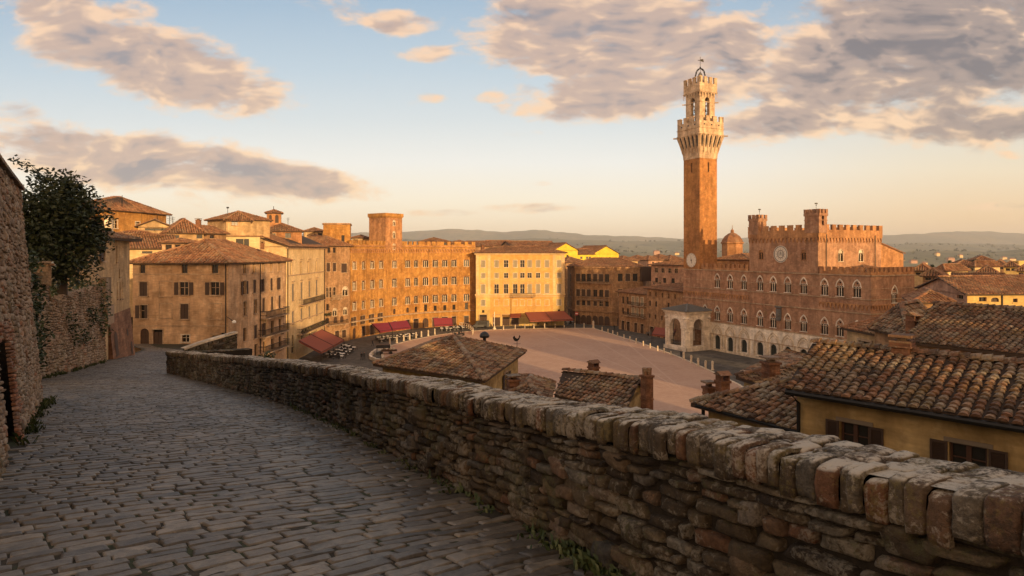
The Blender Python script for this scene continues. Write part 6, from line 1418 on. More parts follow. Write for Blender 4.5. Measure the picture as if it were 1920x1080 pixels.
# emblem disc: white roundel with a ray sun
def disc_frame(fc, t, z, out): return lambda a, r, o=0.0: fc.P(t + r * math.cos(a), z + r * math.sin(a), out + o)
def ring(mb, D, r0, r1, o, m, n=32):
    for k in range(n): a, c = 2 * math.pi * k / n, 2 * math.pi * (k + 1) / n; mb.poly([D(a, r0, o), D(a, r1, o), D(c, r1, o), D(c, r0, o)], m)
te = fA_.t(1464); de = fA_.xy(te).y; D = disc_frame(fA_, te, zy(476.5, de), .06); mb = MB(); Rr_ = 1.72
mb.poly([D(2 * math.pi * k / 32, Rr_) for k in range(32)], 0); ring(mb, D, Rr_, Rr_ * 1.06, .05, 0); ring(mb, D, Rr_ * .9, Rr_ * .98, .03, 1); ring(mb, D, Rr_ * .42, Rr_ * .5, .02, 1)
for k in range(32): a, c = 2 * math.pi * k / 32, 2 * math.pi * (k + 1) / 32; mb.poly([D(a, Rr_ * 1.06, .05), D(a, Rr_ * 1.06, -.06), D(c, Rr_ * 1.06, -.06), D(c, Rr_ * 1.06, .05)], 0)
for k in range(12): a = 2 * math.pi * k / 12; mb.poly([D(a - .1, Rr_ * .52, .025), D(a, Rr_ * .8, .025), D(a + .1, Rr_ * .52, .025)], 2)
P_ = fA_.P; ze_ = zy(476.5, de)
for (x0, x1, y0, y1) in ((-.5, -.4, -.35, .35), (-.22, -.12, -.35, .35), (.1, .2, -.35, .35), (-.22, .2, -.05, .05), (.36, .62, .25, .35), (.36, .62, -.35, -.25), (.36, .62, -.05, .05), (.36, .46, 0, .3), (.52, .62, -.3, 0), (-.06, .04, .1, .6), (-.2, .18, .4, .48)): mb.poly([P_(te + x0, ze_ + y0, .085), P_(te + x1, ze_ + y0, .085), P_(te + x1, ze_ + y1, .085), P_(te + x0, ze_ + y1, .085)], 1)
mb.build('roundel', [M['clock'], M['lead'], M['stone_band']], hall)
# coat of arms between the first-floor windows
tc_ = front.t(1461); mb = MB(); mb.box((*front.xy(tc_, .15), front.z(1461, 598)), 1.25, .3, 2.2, front.rz); mb.box((*front.xy(tc_, .2), front.z(1461, 577)), 1.7, .45, .3, front.rz); mb.box((*front.xy(tc_, .2), front.z(1461, 601)), .9, .35, .3, front.rz)
mb.lathe([(.05, 0), (.4, .3), (.42, .8), (.2, 1.0)], front.P(tc_, front.z(1461, 594), .3), 8); mb.build('coat_of_arms', M['lead'], hall)
tq = front.t(1436); mb = MB(); D = disc_frame(front, tq, front.z(1436, 587), .05); mb.poly([D(2 * math.pi * k / 20, .45) for k in range(20)]); ring(mb, D, .45, .55, .06, 0, 20); mb.build('plaque', M['brick_brown'], hall)
for x in (1548, 1639): pipe(hall, fB_, fB_.t(x), zc, zt_ - .8, .09, .25)
# little roof over the right wing and the lit gabled block behind
roof(hall, [PT(Lp - 11, 1.2), PT(Lp - 1, 1.2), PT(Lp - 1, 12), PT(Lp - 11, 12)], zc + .2, 1.5, 'hip', .2, (.36, .52), name='wing_roof')
mb = MB(); gq = [PT(tb_ - 2, 20), PT(tb_ - 2, 31), PT(tb_ - 14, 31), PT(tb_ - 14, 20)]
fg = Face(gq[0], gq[1]); zl, zr_ = 2.4, -.6
mb.poly([fg.P(0, PZ), fg.P(fg.L, PZ), fg.P(fg.L, zr_), fg.P(0, zl)]); 
for i in (1, 2): fc = Face(gq[i], gq[(i + 1) % 4]); mb.poly([fc.P(0, PZ), fc.P(fc.L, PZ), fc.P(fc.L, zr_ if i == 1 else zl), fc.P(0, zr_ if i == 1 else zr_)])
mb.poly([(*gq[0], zl + .12), (*gq[1], zr_ + .12), (*gq[2], zr_ + .12), (*gq[3], zl + .12)], 1); P_ = fg.P
mb.poly([P_(-.1, zl - .1, .3), P_(fg.L + .3, zr_ - .15, .3), P_(fg.L + .3, zr_ + .12, .3), P_(-.1, zl + .16, .3)], 1)
mb.build('rear_block', [M['brick_gold'], M['tile_far']], hall)
put_windows(hall, fg, [(fg.t(1692), 1.5, zy(487, 150), 1.0, 'dark', 'brick_brown', 'shutter')])
# ------------------------------------------------------------------ great tower
sT = 5.75; dt0 = front.t(1278.5); 
tq_ = [PT(0, .12), PT(sT, .12), PT(sT, sT + .12), PT(0, sT + .12)]
zB_, zFl, zPar, zBel = 23.1, 30.2, 32.2, 41.0                                                   # end of brick, end of flare, top of parapet wall, belfry top
gt = thing('great_tower', 'very tall slender brick bell tower with a white stone crown and iron bell arch', 'tower', (*PT(sT / 2, sT / 2), PZ)); mb = MB()
tF = [Face(tq_[i], tq_[(i + 1) % 4]) for i in range(4)]
for i, fc in enumerate(tF): facade(gt, mb, fc, PZ, zB_, [(fc.L / 2, .45, zB_ - 3.4, 2.4, 'dark', 'brick_gold', 'shutter')] + [(fc.L / 2, .3, z, 1.2, 'dark', 'brick_gold', 'shutter') for z in ()])
mb.build('shaft', wallmat('tower_brick', (.36, .17, .058), (.27, .12, .045), (.41, .22, .085), .09, 1.6), gt)
mb = MB(); fl_ = 1.05
cen = sum(tq_, Vector((0, 0))) / 4
def sq(o, k=1): return [cen + (p - cen) * (1 + 2 * o / sT) for p in tq_]
prev = sq(.06); zp = zB_
for f in np.linspace(0, 1, 8)[1:]:
    nx = sq(.06 + fl_ * (f ** 1.6)); z_ = zB_ + (zFl - zB_) * f * .82
    for i in range(4): mb.poly([(*prev[i], zp), (*prev[(i + 1) % 4], zp), (*nx[(i + 1) % 4], z_), (*nx[i], z_)])
    prev, zp = nx, z_
cq_ = sq(fl_ + .06)
for i in range(4):
    fc = Face(cq_[i], cq_[(i + 1) % 4]); wall(mb, fc, zp, zPar); band(mb, fc, zp + .0, .22, .12); band(mb, fc, zFl + .25, .2, .14); merlons(mb, fc, zPar, 1.25, 1.25, .75, .45, base=.0)
    # machicolation arches: dark openings between ribs on the flare
    f0 = Face(sq(.1)[i], sq(.1)[(i + 1) % 4])
    for k in range(6):
        t = fc.L * (.5 + k) / 6 - fc.L / 12 + fc.L / 12
        tt = f0.L * (k + .5) / 6
        rib = [];
        for f in (.15, .45, .7, .9, 1.0): o_ = .06 + fl_ * (f ** 1.6) + .22; z_ = zB_ + (zFl - zB_) * f * .82; rib.append((f, o_, z_))
    for k in range(6):
        a = k / 5
        pts = []
        for f in (.25, .5, .75, .92, 1.0):
            o_ = .06 + fl_ * (f ** 1.6) + .1; s4 = sq(o_); p = s4[i].lerp(s4[(i + 1) % 4], .03 + .94 * a); pts.append((p.x, p.y, zB_ + (zFl - zB_) * f * .82))
        mb.tube(pts, [.08, .2, .26, .28, .3], 6)
mb.poly([(*p, zFl) for p in cq_])
mb.build('crown', M['crown_stone'], gt)
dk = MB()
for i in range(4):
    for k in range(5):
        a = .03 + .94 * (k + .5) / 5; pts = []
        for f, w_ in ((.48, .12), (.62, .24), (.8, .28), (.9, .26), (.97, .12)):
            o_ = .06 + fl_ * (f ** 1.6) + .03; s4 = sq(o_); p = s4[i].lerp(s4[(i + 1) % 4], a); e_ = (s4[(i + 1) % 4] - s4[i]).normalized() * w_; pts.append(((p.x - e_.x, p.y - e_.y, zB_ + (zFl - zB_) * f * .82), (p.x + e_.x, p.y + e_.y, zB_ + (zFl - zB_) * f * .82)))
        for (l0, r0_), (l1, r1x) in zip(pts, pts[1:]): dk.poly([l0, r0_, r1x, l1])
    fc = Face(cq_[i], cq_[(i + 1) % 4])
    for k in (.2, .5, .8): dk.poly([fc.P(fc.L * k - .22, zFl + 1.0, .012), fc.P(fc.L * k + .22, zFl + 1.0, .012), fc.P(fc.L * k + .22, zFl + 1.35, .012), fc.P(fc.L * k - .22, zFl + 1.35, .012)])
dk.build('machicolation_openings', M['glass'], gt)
bq_ = sq(-.38); mb = MB(); 
for i in range(4):
    fc = Face(bq_[i], bq_[(i + 1) % 4]); wall(mb, fc, zFl, zBel - .8, [(fc.L / 2, 1.5, zPar + .3, 6.0, 'round')], .9); band(mb, fc, zPar + 5.0, .18, .12); t2 = sq(.02); f2 = Face(t2[i], t2[(i + 1) % 4])
    corbels(mb, f2, zBel - 2.1, .9, .02, .95); wall(mb, f2, zBel - 1.25, zBel + .9); band(mb, f2, zBel - 1.3, .2, .12); merlons(mb, f2, zBel + .9, 1.5, .9, .62, .45)
    for (k) in (0, 1): p = bq_[i]; 
    d_ = (bq_[i] - cen).normalized(); mb.box((*(bq_[i] + d_ * .25), zPar + 5.0), 1.3, .25, .25, math.atan2(d_.y, d_.x))
    d_ = (cq_[i] - cen).normalized(); mb.box((*(cq_[i] + d_ * .3), zp - .3), 1.5, .3, .3, math.atan2(d_.y, d_.x))
mb.poly([(*p, zBel + .4) for p in sq(.0)]); mb.poly([(*p, zPar + 6.6) for p in bq_])
mb.build('belfry', M['crown_stone'], gt)
mb = MB()
for i in range(4):
    fc = Face(bq_[i], bq_[(i + 1) % 4]); c = fc.xy(fc.L / 2, -1.0); mb.lathe([(.05, 1.15), (.2, 1.05), (.3, .7), (.42, .25), (.56, 0)][::-1], (c.x, c.y, zPar + 3.2), 10); mb.lathe([(.05, .8), (.15, .7), (.25, .4), (.38, 0)][::-1], (c.x, c.y, zPar + 1.4), 10); mb.tube([fc.P(fc.L / 2 - .8, zPar + 4.5, -1.0), fc.P(fc.L / 2 + .8, zPar + 4.5, -1.0)], .08, 5); mb.tube([fc.P(fc.L / 2 - .8, zPar + 2.4, -1.0), fc.P(fc.L / 2 + .8, zPar + 2.4, -1.0)], .08, 5)
mb.build('bells', M['lead'], gt)
mb = MB(); zt2 = zBel + 1.0; r_ = 1.75
for a in (0, math.pi / 2): ca, sa = math.cos(a + .5), math.sin(a + .5); mb.tube([(cen.x + ca * r_ * math.cos(t), cen.y + sa * r_ * math.cos(t), zt2 + 1.7 + (2.6) * max(0, math.sin(t)) if 0 < t < math.pi else zt2) for t in np.linspace(0, math.pi, 13)], .11, 6); [mb.tube([(cen.x + s * ca * r_, cen.y + s * sa * r_, zt2 - .6), (cen.x + s * ca * r_, cen.y + s * sa * r_, zt2 + 1.75)], .11, 6) for s in (-1, 1)]
mb.tube([(cen.x, cen.y, zt2 + 4.2), (cen.x, cen.y, zt2 + 7.3)], .06, 6); mb.box((cen.x, cen.y, zt2 + 6.3), 1.5, .08, .12, .4); mb.lathe([(.02, 0), (.25, .2), (.02, .45)], (cen.x, cen.y, zt2 + 4.4), 8); mb.poly([(cen.x + .1, cen.y, zt2 + 6.2), (cen.x + 1.0, cen.y + .3, zt2 + 6.0), (cen.x + .9, cen.y + .3, zt2 + 6.8), (cen.x + .1, cen.y, zt2 + 6.7)])
l_ = sq(.0)[3]; mb.tube([(*l_.lerp(cen, .1), zBel + 1), (*l_.lerp(cen, .1), zBel + 6.6)], .05, 5); mb.build('bell_arch', M['iron'], gt)
mb = MB(); mb.lathe([(.1, 2.9), (.25, 2.75), (.5, 2.3), (.62, 1.3), (.85, .5), (1.15, .12), (1.15, 0)][::-1], (cen.x, cen.y, zt2 + .5), 14); mb.build('great_bell', M['lead'], gt)
# clock on the left face
fk = tF[0]; tk = fk.L / 2 + .0; zk = zy(488, 160.5); D = disc_frame(fk, tk, zk, .08); mb = MB(); r_ = 1.72; mb.poly([D(2 * math.pi * k / 32, r_) for k in range(32)], 0); ring(mb, D, r_, r_ * 1.08, .04, 1)
for k in range(32): a, c = 2 * math.pi * k / 32, 2 * math.pi * (k + 1) / 32; mb.poly([D(a, r_ * 1.08, .04), D(a, r_ * 1.08, -.09), D(c, r_ * 1.08, -.09), D(c, r_ * 1.08, .04)], 1)
for k in range(12): a = 2 * math.pi * k / 12; mb.poly([D(a - .03, r_ * .78, .02), D(a - .025, r_ * .95, .02), D(a + .025, r_ * .95, .02), D(a + .03, r_ * .78, .02)], 2)
for (a, l_, w_) in ((math.radians(100), .8, .14), (math.radians(285), .62, .2)): mb.poly([D(a + math.pi, .3, .04), D(a - w_ * .8, .5, .04), D(a, r_ * l_, .04), D(a + w_ * .8, .5, .04)], 2)
ring(mb, D, 0.0, .22, .05, 2, 16); mb.build('clock_face', [M['clock'], M['stone_band'], M['iron']], gt)
# ------------------------------------------------------------------ chapel at its foot
cp = thing('chapel_loggia', 'white marble open arched chapel with a grey roof at the tower foot', 'chapel', (*PT(5.8, -3.8), PZ)); mb = MB(); q = [PT(2.0, -7.6), PT(9.6, -7.6), PT(9.6, -.05), PT(2.0, -.05)]; zk_ = -14.6
for i, (nw, nh, off) in enumerate(((3.9, 6.5, 0), (3.4, 6.5, .3), (3, 5, 0), (3.4, 6.5, 0))):
    fc = Face(q[i], q[(i + 1) % 4])
    if i == 2: continue
    wall(mb, fc, PZ, zk_, [(fc.L / 2, nw, PZ + 1.1, nh, 'round')], .9)
    band(mb, fc, PZ, .9, .35); band(mb, fc, zk_ - .5, .5, .35); band(mb, fc, zk_ - .9, .18, .15)
    o1, o2 = arch_pts(nw + .9, PZ + 1.1 + nh - nw / 2, nw / 2 + .45, 'round'), arch_pts(nw, PZ + 1.1 + nh - nw / 2, nw / 2, 'round'); c = fc.L / 2
    for k in range(len(o1) - 1): mb.poly([fc.P(c + o1[k][0], o1[k][1], .1), fc.P(c + o2[k][0], o2[k][1], .1), fc.P(c + o2[k + 1][0], o2[k + 1][1], .1), fc.P(c + o1[k + 1][0], o1[k + 1][1], .1)]); mb.poly([fc.P(c + o1[k][0], o1[k][1], .1), fc.P(c + o1[k + 1][0], o1[k + 1][1], .1), fc.P(c + o1[k + 1][0], o1[k + 1][1], 0), fc.P(c + o1[k][0], o1[k][1], 0)])
    for s in (-1, 1):
        for zz in (PZ + 1.1 + nh - nw / 2 - .3,): t = c + s * (nw / 2 + .75); mb.box((*fc.xy(t, .12), zz), 1.5, .3, .3, fc.rz)
        t = c + s * (fc.L / 2 - .55); mb.box((*fc.xy(t, .08), PZ + .9), .7, .22, 4.0, fc.rz); mb.lathe([(.1, 0), (.5, .2), (.5, .35), (.1, .5)], fc.P(t, zk_ - 1.9, .12), 8)
mb.build('arcade', M['marble'], cp)
mb = MB(); 
fi = Face(q[3], q[2]); mb.poly([fi.P(.2, PZ, -.12), fi.P(fi.L - .2, PZ, -.12), fi.P(fi.L - .2, zk_, -.12), fi.P(.2, zk_, -.12)]); mb.poly([(*p, zk_ - .3) for p in q][::-1]); mb.box((*PT(5.8, -.9), PZ), 2.6, 1.2, 1.6, front.rz); mb.box((*PT(5.8, -.35), PZ + 1.6), 2.2, .3, 2.8, front.rz); mb.build('altar_wall', M['brick_brown'], cp)
roof(cp, q, zk_ + .02, 1.35, 'pyramid', .6, (.5, .7), mats=[M['lead'], M['lead'], M['pale_trim']])
mb = MB(); fc = Face(q[0], q[1]); [mb.tube([fc.P(fc.L / 2 - 1.9 + .2 * k, PZ + .9, -.3), fc.P(fc.L / 2 - 1.9 + .2 * k, PZ + 2.2, -.3)], .03, 4) for k in range(20)]; mb.tube([fc.P(fc.L / 2 - 1.95, PZ + 2.2, -.3), fc.P(fc.L / 2 + 1.95, PZ + 2.2, -.3)], .05, 5); mb.build('gate', M['iron'], cp)
# ================================================================== houses on the left hill
def win(fc_specs): return lambda fc: [W_(fc, *s) for s in fc_specs]
def hill_house(label, x0, d0, x1, d1, depth, ye, rk, rh, mat, wins=(), zb=-10, over=.5, cat='house', skew=0.0, name='hill_house', tile=(.36, .52), side=()):
    q = quad_px(x0, d0, x1, d1, depth, skew); w = {0: win(wins)}
    if side: w[1] = win(side)
    return house(name, label, cat, q, zb, zy(ye, (d0 + d1) / 2), mat, rk, rh, w, over, tile)
q = [gx(128, 112), gx(264, 128), gx(282, 131) + Vector((0, 6)), gx(150, 128)]
o, E = house('church', 'large lit brick church with a long low roof on the skyline above the tree', 'church', q, -8, zy(394, 121), 'brick_orange', 'hip', 2.9, {0: lambda fc: [W_(fc, 216, 413, 428, 1.0, 'plain', 'pale_trim'), W_(fc, 258, 416, 424, 1.1, 'plain', 'pale_trim')]}, .6, (.4, .55))
p = at(229, 380, 124); b = MB(); b.tube([(p.x, p.y, p.z - 1), (p.x, p.y, p.z + 1.4)], .07, 5); b.box((p.x, p.y, p.z + .8), .6, .08, .1); b.build('cross', M['iron'], o)
o, E = hill_house('low house with a small tiled roof and pale chimney in front of the church', 150, 90, 202, 92, 8, 419, 'hip', .8, 'buff_wall', [(190, 427, 438, 1.0, 'dark')]); p = at(204, 418, 91); chimney(o, p.x, p.y, 1.6, .9, 3.2, 'flat', mat=M['pale_trim'])
b = MB()
hill_house('open fronted loggia house with dark openings right of the church', 259, 108, 320, 110, 8, 425.5, 'gable_front', 1.3, 'buff_wall', [(268, 428, 432.5, 1.7, 'dark'), (281, 428, 432, 1.5, 'dark'), (297, 428, 432, 1.3, 'dark'), (311, 428, 432, 1.3, 'dark'), (275, 437, 441, 2.4, 'dark'), (306, 437, 441, 2.2, 'dark')])
o, E = hill_house('house with a pointed hip roof and stubby chimney left of centre on the hill', 317, 104, 382, 107, 9, 437, 'hip', 2.4, 'buff_wall', [(330, 441, 448, .9, 'dark'), (374, 440, 447, .9, 'dark')]); p = at(372, 424, 110); chimney(o, p.x, p.y, p.z - 1.2, .8, 2.2, 'flat')
hill_house('house with a long slumped tile roof between the hip roof and the square lit house', 380, 108, 424, 112, 8, 438, 'gable', 1.4, 'brick_brown', [(398, 441, 447, .9, 'dark')])
o, E = hill_house('square lit stone house with a weather vane on its low roof', 424, 128, 470, 130, 9, 414, 'hip', 2.0, 'buff_wall', [(440, 415.5, 422, 1.1, 'plain')], side=()); 
q = quad_px(389, 134, 426, 128, 9); p = at(427, 397, 133); b = MB(); b.tube([(p.x, p.y, p.z - 1), (p.x, p.y, p.z + 1)], .05, 5); b.box((p.x, p.y, p.z + .7), .5, .06, .3); b.build('vane', M['iron'], o)
house('hill_house', 'left wing of the square lit house, with a sloping tile roof', 'house', q, -8, zy(412, 131), 'buff_wall', 'hip', 1.9, {}, .5, (.36, .52))
o, E = hill_house('grey roofed house with yellow wall behind the brown corner house', 236, 96, 330, 100, 9, 466, 'gable', 2.2, 'cream', [(276, 471, 475, 1.4, 'dark')])
hill_house('jumble of low ruined walls and roofs below the church', 200, 99, 300, 102, 6, 443, 'hip', .9, 'brick_gold', [(240, 446, 452, 1, 'dark'), (262, 447, 451, 1, 'dark')])
q = quad_px(500, 148, 527, 149, 3.4); o, E = house('bell_tower', 'small square campanile with a pyramid cap on the skyline', 'bell tower', q, -8, zy(399, 148), 'brick_gold', 'pyramid', .8, {0: lambda fc: [W_(fc, 507, 403, 417, .6, 'archdoor', 'stone_band', 'shutter'), W_(fc, 519, 403, 418, .75, 'archdoor', 'stone_band', 'shutter')]}, .4, (.36, .5))
p = at(513, 394, 150); b = MB(); b.tube([(p.x, p.y, p.z - .8), (p.x, p.y, p.z + .9)], .07, 5); b.build('finial', M['iron'], o)
hill_house('house with a broad domed tile roof under the campanile', 492, 143, 566, 146, 12, 433.5, 'hip', 1.9, 'brick_gold', [(540, 437, 446, 1.2, 'dark'), (512, 438, 444, 1, 'plain')])
hill_house('small house with a curved tile roof left of the brick tower stump', 570, 186, 610, 188, 7, 434, 'hip', 1.2, 'buff_wall', [(600, 437, 444, 1.2, 'dark')])
hill_house('low roofed house in the gap between the square lit house and the campanile house', 466, 136, 505, 138, 8, 436, 'hip', .8, 'brick_gold', [])
hill_house('lower roof stepping down towards the brick tower stump', 572, 182, 612, 184, 8, 449, 'hip', 1.5, 'brick_brown', [])
for i, (x, y0, y1, d) in enumerate(((318, 405, 424, 112), (324, 407, 424, 113), (295, 404, 424, 112), (540, 408, 422, 148))):
    p0, p1 = at(x, y1, d), at(x, y0, d); a_ = thing('television_antenna', ['tall television antenna with two crossbars, left of the pointed hip roof', 'shorter television antenna close beside the tall one', 'thin aerial mast over the loggia house', 'aerial on the roof right of the campanile'][i], 'antenna', p0); mb = MB(); mb.tube([p0 - Vector((0, 0, 1)), p1], .05, 5)
    if i != 2:
        for k in range(3): mb.box((p1.x, p1.y, p1.z - .15 - .3 * k), .9 - .2 * k + .3 * (i == 0), .04, .04)
    mb.build('mast', M['iron'], a_)
# ================================================================== roofs behind the row and beyond
hill_house('low tile roofed block with a glazed lantern above the curved palace', 789, 212, 842, 214, 10, 453, 'hip', 1.4, 'brick_gold', [(833, 455, 461, 1.6, 'dark')], zb=-24)
hill_house('flat roofed penthouse behind the left battlements of the curved palace', 660, 196, 692, 197, 8, 446, 'hip', .9, 'buff_wall', [(667, 449, 455, 1.3, 'dark')], zb=-24)
hill_house('terrace house with an arched loggia at the right end of the curved palace roof', 847, 216, 884, 218, 9, 456, 'hip', 1.0, 'brick_gold', [(852, 458, 463, 1.5, 'archdoor'), (861, 458, 463, 1.5, 'archdoor'), (872, 458, 463, 1.5, 'archdoor')], zb=-24)
for i, (x0, x1, ye, d) in enumerate(((884, 925, 462, 238), (920, 962, 460, 262), (958, 1000, 461.5, 246), (996, 1042, 461, 270))):
    hill_house('distant brown tile roof behind the yellow palace, ' + ['leftmost', 'second from the left', 'third from the left', 'rightmost'][i] + ' of four', x0, d, x1, d + 3, 12, ye, 'gable', 2.0, 'brick_brown', [], zb=-30, tile=(.5, .7), name='distant_house')
hill_house('lemon yellow gabled house behind the yellow palace, the left of two', 1039, 250, 1083, 254, 14, 469, 'gable_front', 2.8, 'lemon', [(1064, 466, 470, 1.0, 'dark'), (1064, 478, 482, 1.0, 'dark')], zb=-30, tile=(.5, .7), name='distant_house')
hill_house('low lemon yellow wing joining the two yellow gables', 1083, 257, 1114, 259, 12, 477, 'gable', 2.2, 'lemon', [(1090, 481, 485, 1.0, 'dark'), (1101, 481, 485, 1.0, 'dark'), (1106, 481, 485, 1.0, 'dark')], zb=-30, tile=(.5, .7), name='distant_house')
hill_house('lemon yellow gabled church front with a tiny cross behind the brown palace', 1112, 262, 1160, 268, 16, 476, 'gable_front', 3.3, 'lemon', [(1124.5, 470, 478, .8, 'dark'), (1124, 483, 487, .8, 'dark'), (1144, 482, 487, .8, 'dark')], zb=-30, tile=(.5, .7), name='distant_church')
cx_ = [(1166, 1196, 489, 275, 'buff_wall'), (1192, 1222, 487, 300, 'lemon'), (1216, 1243, 488, 290, 'pink_plaster'), (1236, 1262, 485, 310, 'cream'), (1256, 1284, 487, 300, 'buff_wall'), (1060, 1100, 492, 240, 'brick_brown')]
for i, (x0, x1, ye, d, mt) in enumerate(cx_):
    hill_house(['buff house low on the slope right of the yellow church', 'small yellow house among the roofs left of the great tower', 'pinkish house with a brown roof left of the great tower', 'cream house highest in the cluster left of the great tower', 'buff house touching the left edge of the great tower shaft', 'dark tile roof between the yellow palace and the brown palace'][i], x0, d, x1, d + 4, 10, ye, 'hip', 2.0, mt, [((x0 + x1) / 2 - 5, ye + 3, ye + 7, 1.1, 'dark'), ((x0 + x1) / 2 + 6, ye + 3, ye + 7, 1.1, 'dark')], zb=-46, tile=(.5, .7), name='distant_house')
# domed lantern behind the left wing of the town hall
dz = zy(481, 190); dc = at(1373, 481, 190); o = thing('domed_lantern', 'small octagonal brick lantern with a ribbed dome behind the town hall', 'dome', (dc.x, dc.y, dz - 14)); mb = MB(); mb.lathe([(3.1, -14), (3.1, 3.8), (3.5, 3.9), (3.5, 4.2)], (dc.x, dc.y, dz), 8); mb.build('drum', M['brick_gold'], o)
mb = MB(); mb.lathe([(3.3, 4.2), (3.0, 5.0), (2.3, 6.0), (1.2, 6.8), (.5, 7.1), (.5, 7.8), (.1, 8.2), (.05, 9.4)], (dc.x, dc.y, dz), 8); mb.build('dome', M['tile_far'], o)
for k in range(8): a = 2 * math.pi * (k + .5) / 8; link('window', winmesh('archdoor', .8, 2.4, 'stone_band', 'glass', 'glass'), o, (math.cos(a) * 2.68, math.sin(a) * 2.68, 14.6), a + math.pi / 2)
hill_house('broad tile roof under the domed lantern', 1338, 180, 1408, 172, 16, 487, 'hip', 1.6, 'brick_gold', [], zb=-24, tile=(.45, .6))
# ================================================================== town to the right
h0, h1 = gx(1722, 88), gx(1813, 75); q = [h0, h1, h1 + Vector((24, 3.0)), h0 + Vector((24, 3.0))]; zz = zy(551.5, 75)
o, E = house('long_house', 'long low house with a grey tile roof, pink gable end and sunlit yellow side', 'house', [h0, h1, gx(1960, 76), gx(1880, 92)], -24, zz, 'pink_plaster', 'gable_front', 1.75, {0: lambda fc: [W_(fc, 1767, 542, 549, .9, 'archdoor'), W_(fc, 1800, 551, 560, 1.6, 'dark')], 1: lambda fc: [W_(fc, 1842, 557, 565, 1.0, 'dark', 'yellow'), W_(fc, 1865, 558, 566, 1.0, 'archdoor', 'yellow'), W_(fc, 1903, 560, 567, .6, 'dark', 'yellow')]}, .4, (.36, .5))
fY = Face(h1, gx(1960, 76)); mb = MB(); wall(mb, Face(fY.xy(.02, .03), fY.xy(fY.L, .03)), -14, zz - .1, [(fY.t(x), w_, zy(y1, 75.3), zy(y0, 75.3) - zy(y1, 75.3), k) for (x, w_, y0, y1, k) in ((1842, 1.0, 557, 565, 'rect'), (1865, 1.0, 558, 566, 'round'), (1903, .6, 560, 567, 'rect'))], .05); mb.build('side_wall', M['yellow'], o); pipe(o, fY, fY.t(1878), -14, zz, .09)
p = at(1820, 534, 82); chimney(o, p.x, p.y, p.z - .8, .5, 1.3, 'flat', mat=M['pale_trim'])
hill_house('dark low roof in front of the pink gable, right of the brick palace', 1718, 60, 1778, 60.5, 6, 566, 'hip', .9, 'brick_brown', [], zb=-24, skew=4.2)
hill_house('mid distance long brown roof above the long low house', 1790, 118, 1880, 114, 7, 523, 'gable', .9, 'brick_brown', [], zb=-30)
cl_ = [(1712, 1743, 508, 150, 'cream', 'low whitewashed house, leftmost of the sunlit row on the right'), (1754, 1771, 508, 152, 'cream', 'small square whitewashed house, second in the sunlit row'), (1778, 1806, 508, 156, 'lemon', 'low yellow house, third in the sunlit row'),
       (1792, 1828, 497, 200, 'brick_red', 'red brick house standing above the sunlit row'), (1817, 1828, 500, 185, 'cream', 'small cream cube house beside the red brick house'), (1828, 1862, 489, 215, 'brick_gold', 'tall buff house with arches on the right skyline'), (1862, 1884, 497, 205, 'brick_brown', 'brown house between the buff house and the yellow house on the right'),
       (1882, 1908, 500, 190, 'yellow', 'yellow house with an overhanging roof near the right edge'), (1898, 1910, 489, 205, 'yellow', 'slim yellow tower house near the right edge'), (1906, 1935, 508, 170, 'yellow', 'yellow house cut by the right edge of the view'),
       (1836, 1868, 511, 160, 'brick_brown', 'brown roofed house low in the right cluster'), (1868, 1906, 516, 150, 'brick_gold', 'house with a pale parapet below the yellow tower house'), (1730, 1765, 518, 132, 'brick_brown', 'dark roof house directly behind the pink gable')]
for i, (x0, x1, ye, d, mt, lab) in enumerate(cl_):
    ww = [(x0 + (x1 - x0) * f, ye + 3, ye + 7.5, 1.0, 'dark') for f in ((.3, .7) if x1 - x0 > 20 else (.5,))]
    hill_house(lab, x0, d, x1, d - 2, 8, ye, 'flat' if 'tower' in lab else 'hip', 1.5, mt, ww, zb=-48, tile=(.5, .7), name='distant_house')
# farms far out in the valley
farm = [(1580, 470, 2400), (1195, 463, 2300), (1215, 466, 2200), (1232, 461, 2600), (1250, 470, 1900), (1270, 462, 2500), (1715, 467, 2300), (1735, 470, 2200), (1760, 466, 2500), (1785, 469, 2300), (1803, 466, 2450), (1848, 470, 2200), (1865, 472, 2100), (1885, 468, 2400), (1900, 471, 2300), (1180, 472, 1900)]
for i, (x, y, d) in enumerate(farm):
    X_ = (x - CX) / F * d; g = hillz(X_, d); w_ = random.uniform(14, 26); q = [(X_ - w_ / 2, d), (X_ + w_ / 2, d + 3), (X_ + w_ / 2 - 2, d + 14), (X_ - w_ / 2 - 2, d + 11)]
    o = thing('farmhouse', 'tiny pale farmhouse far out in the valley', 'house', (X_, d, g), 'farmhouses in the valley'); mb = MB(); h_ = random.uniform(9, 15)
    for k in range(4): fc = Face(q[k], q[(k + 1) % 4]); mb.poly([fc.P(0, g - 10), fc.P(fc.L, g - 10), fc.P(fc.L, g + h_), fc.P(0, g + h_)])
    mb.build('wall', M['cream' if i % 3 else 'pink_plaster'], o); roof(o, q, g + h_, 4, 'hip', 1, None, mats=[M['tile_far'], M['tile_far'], M['soffit']], ridge=False)
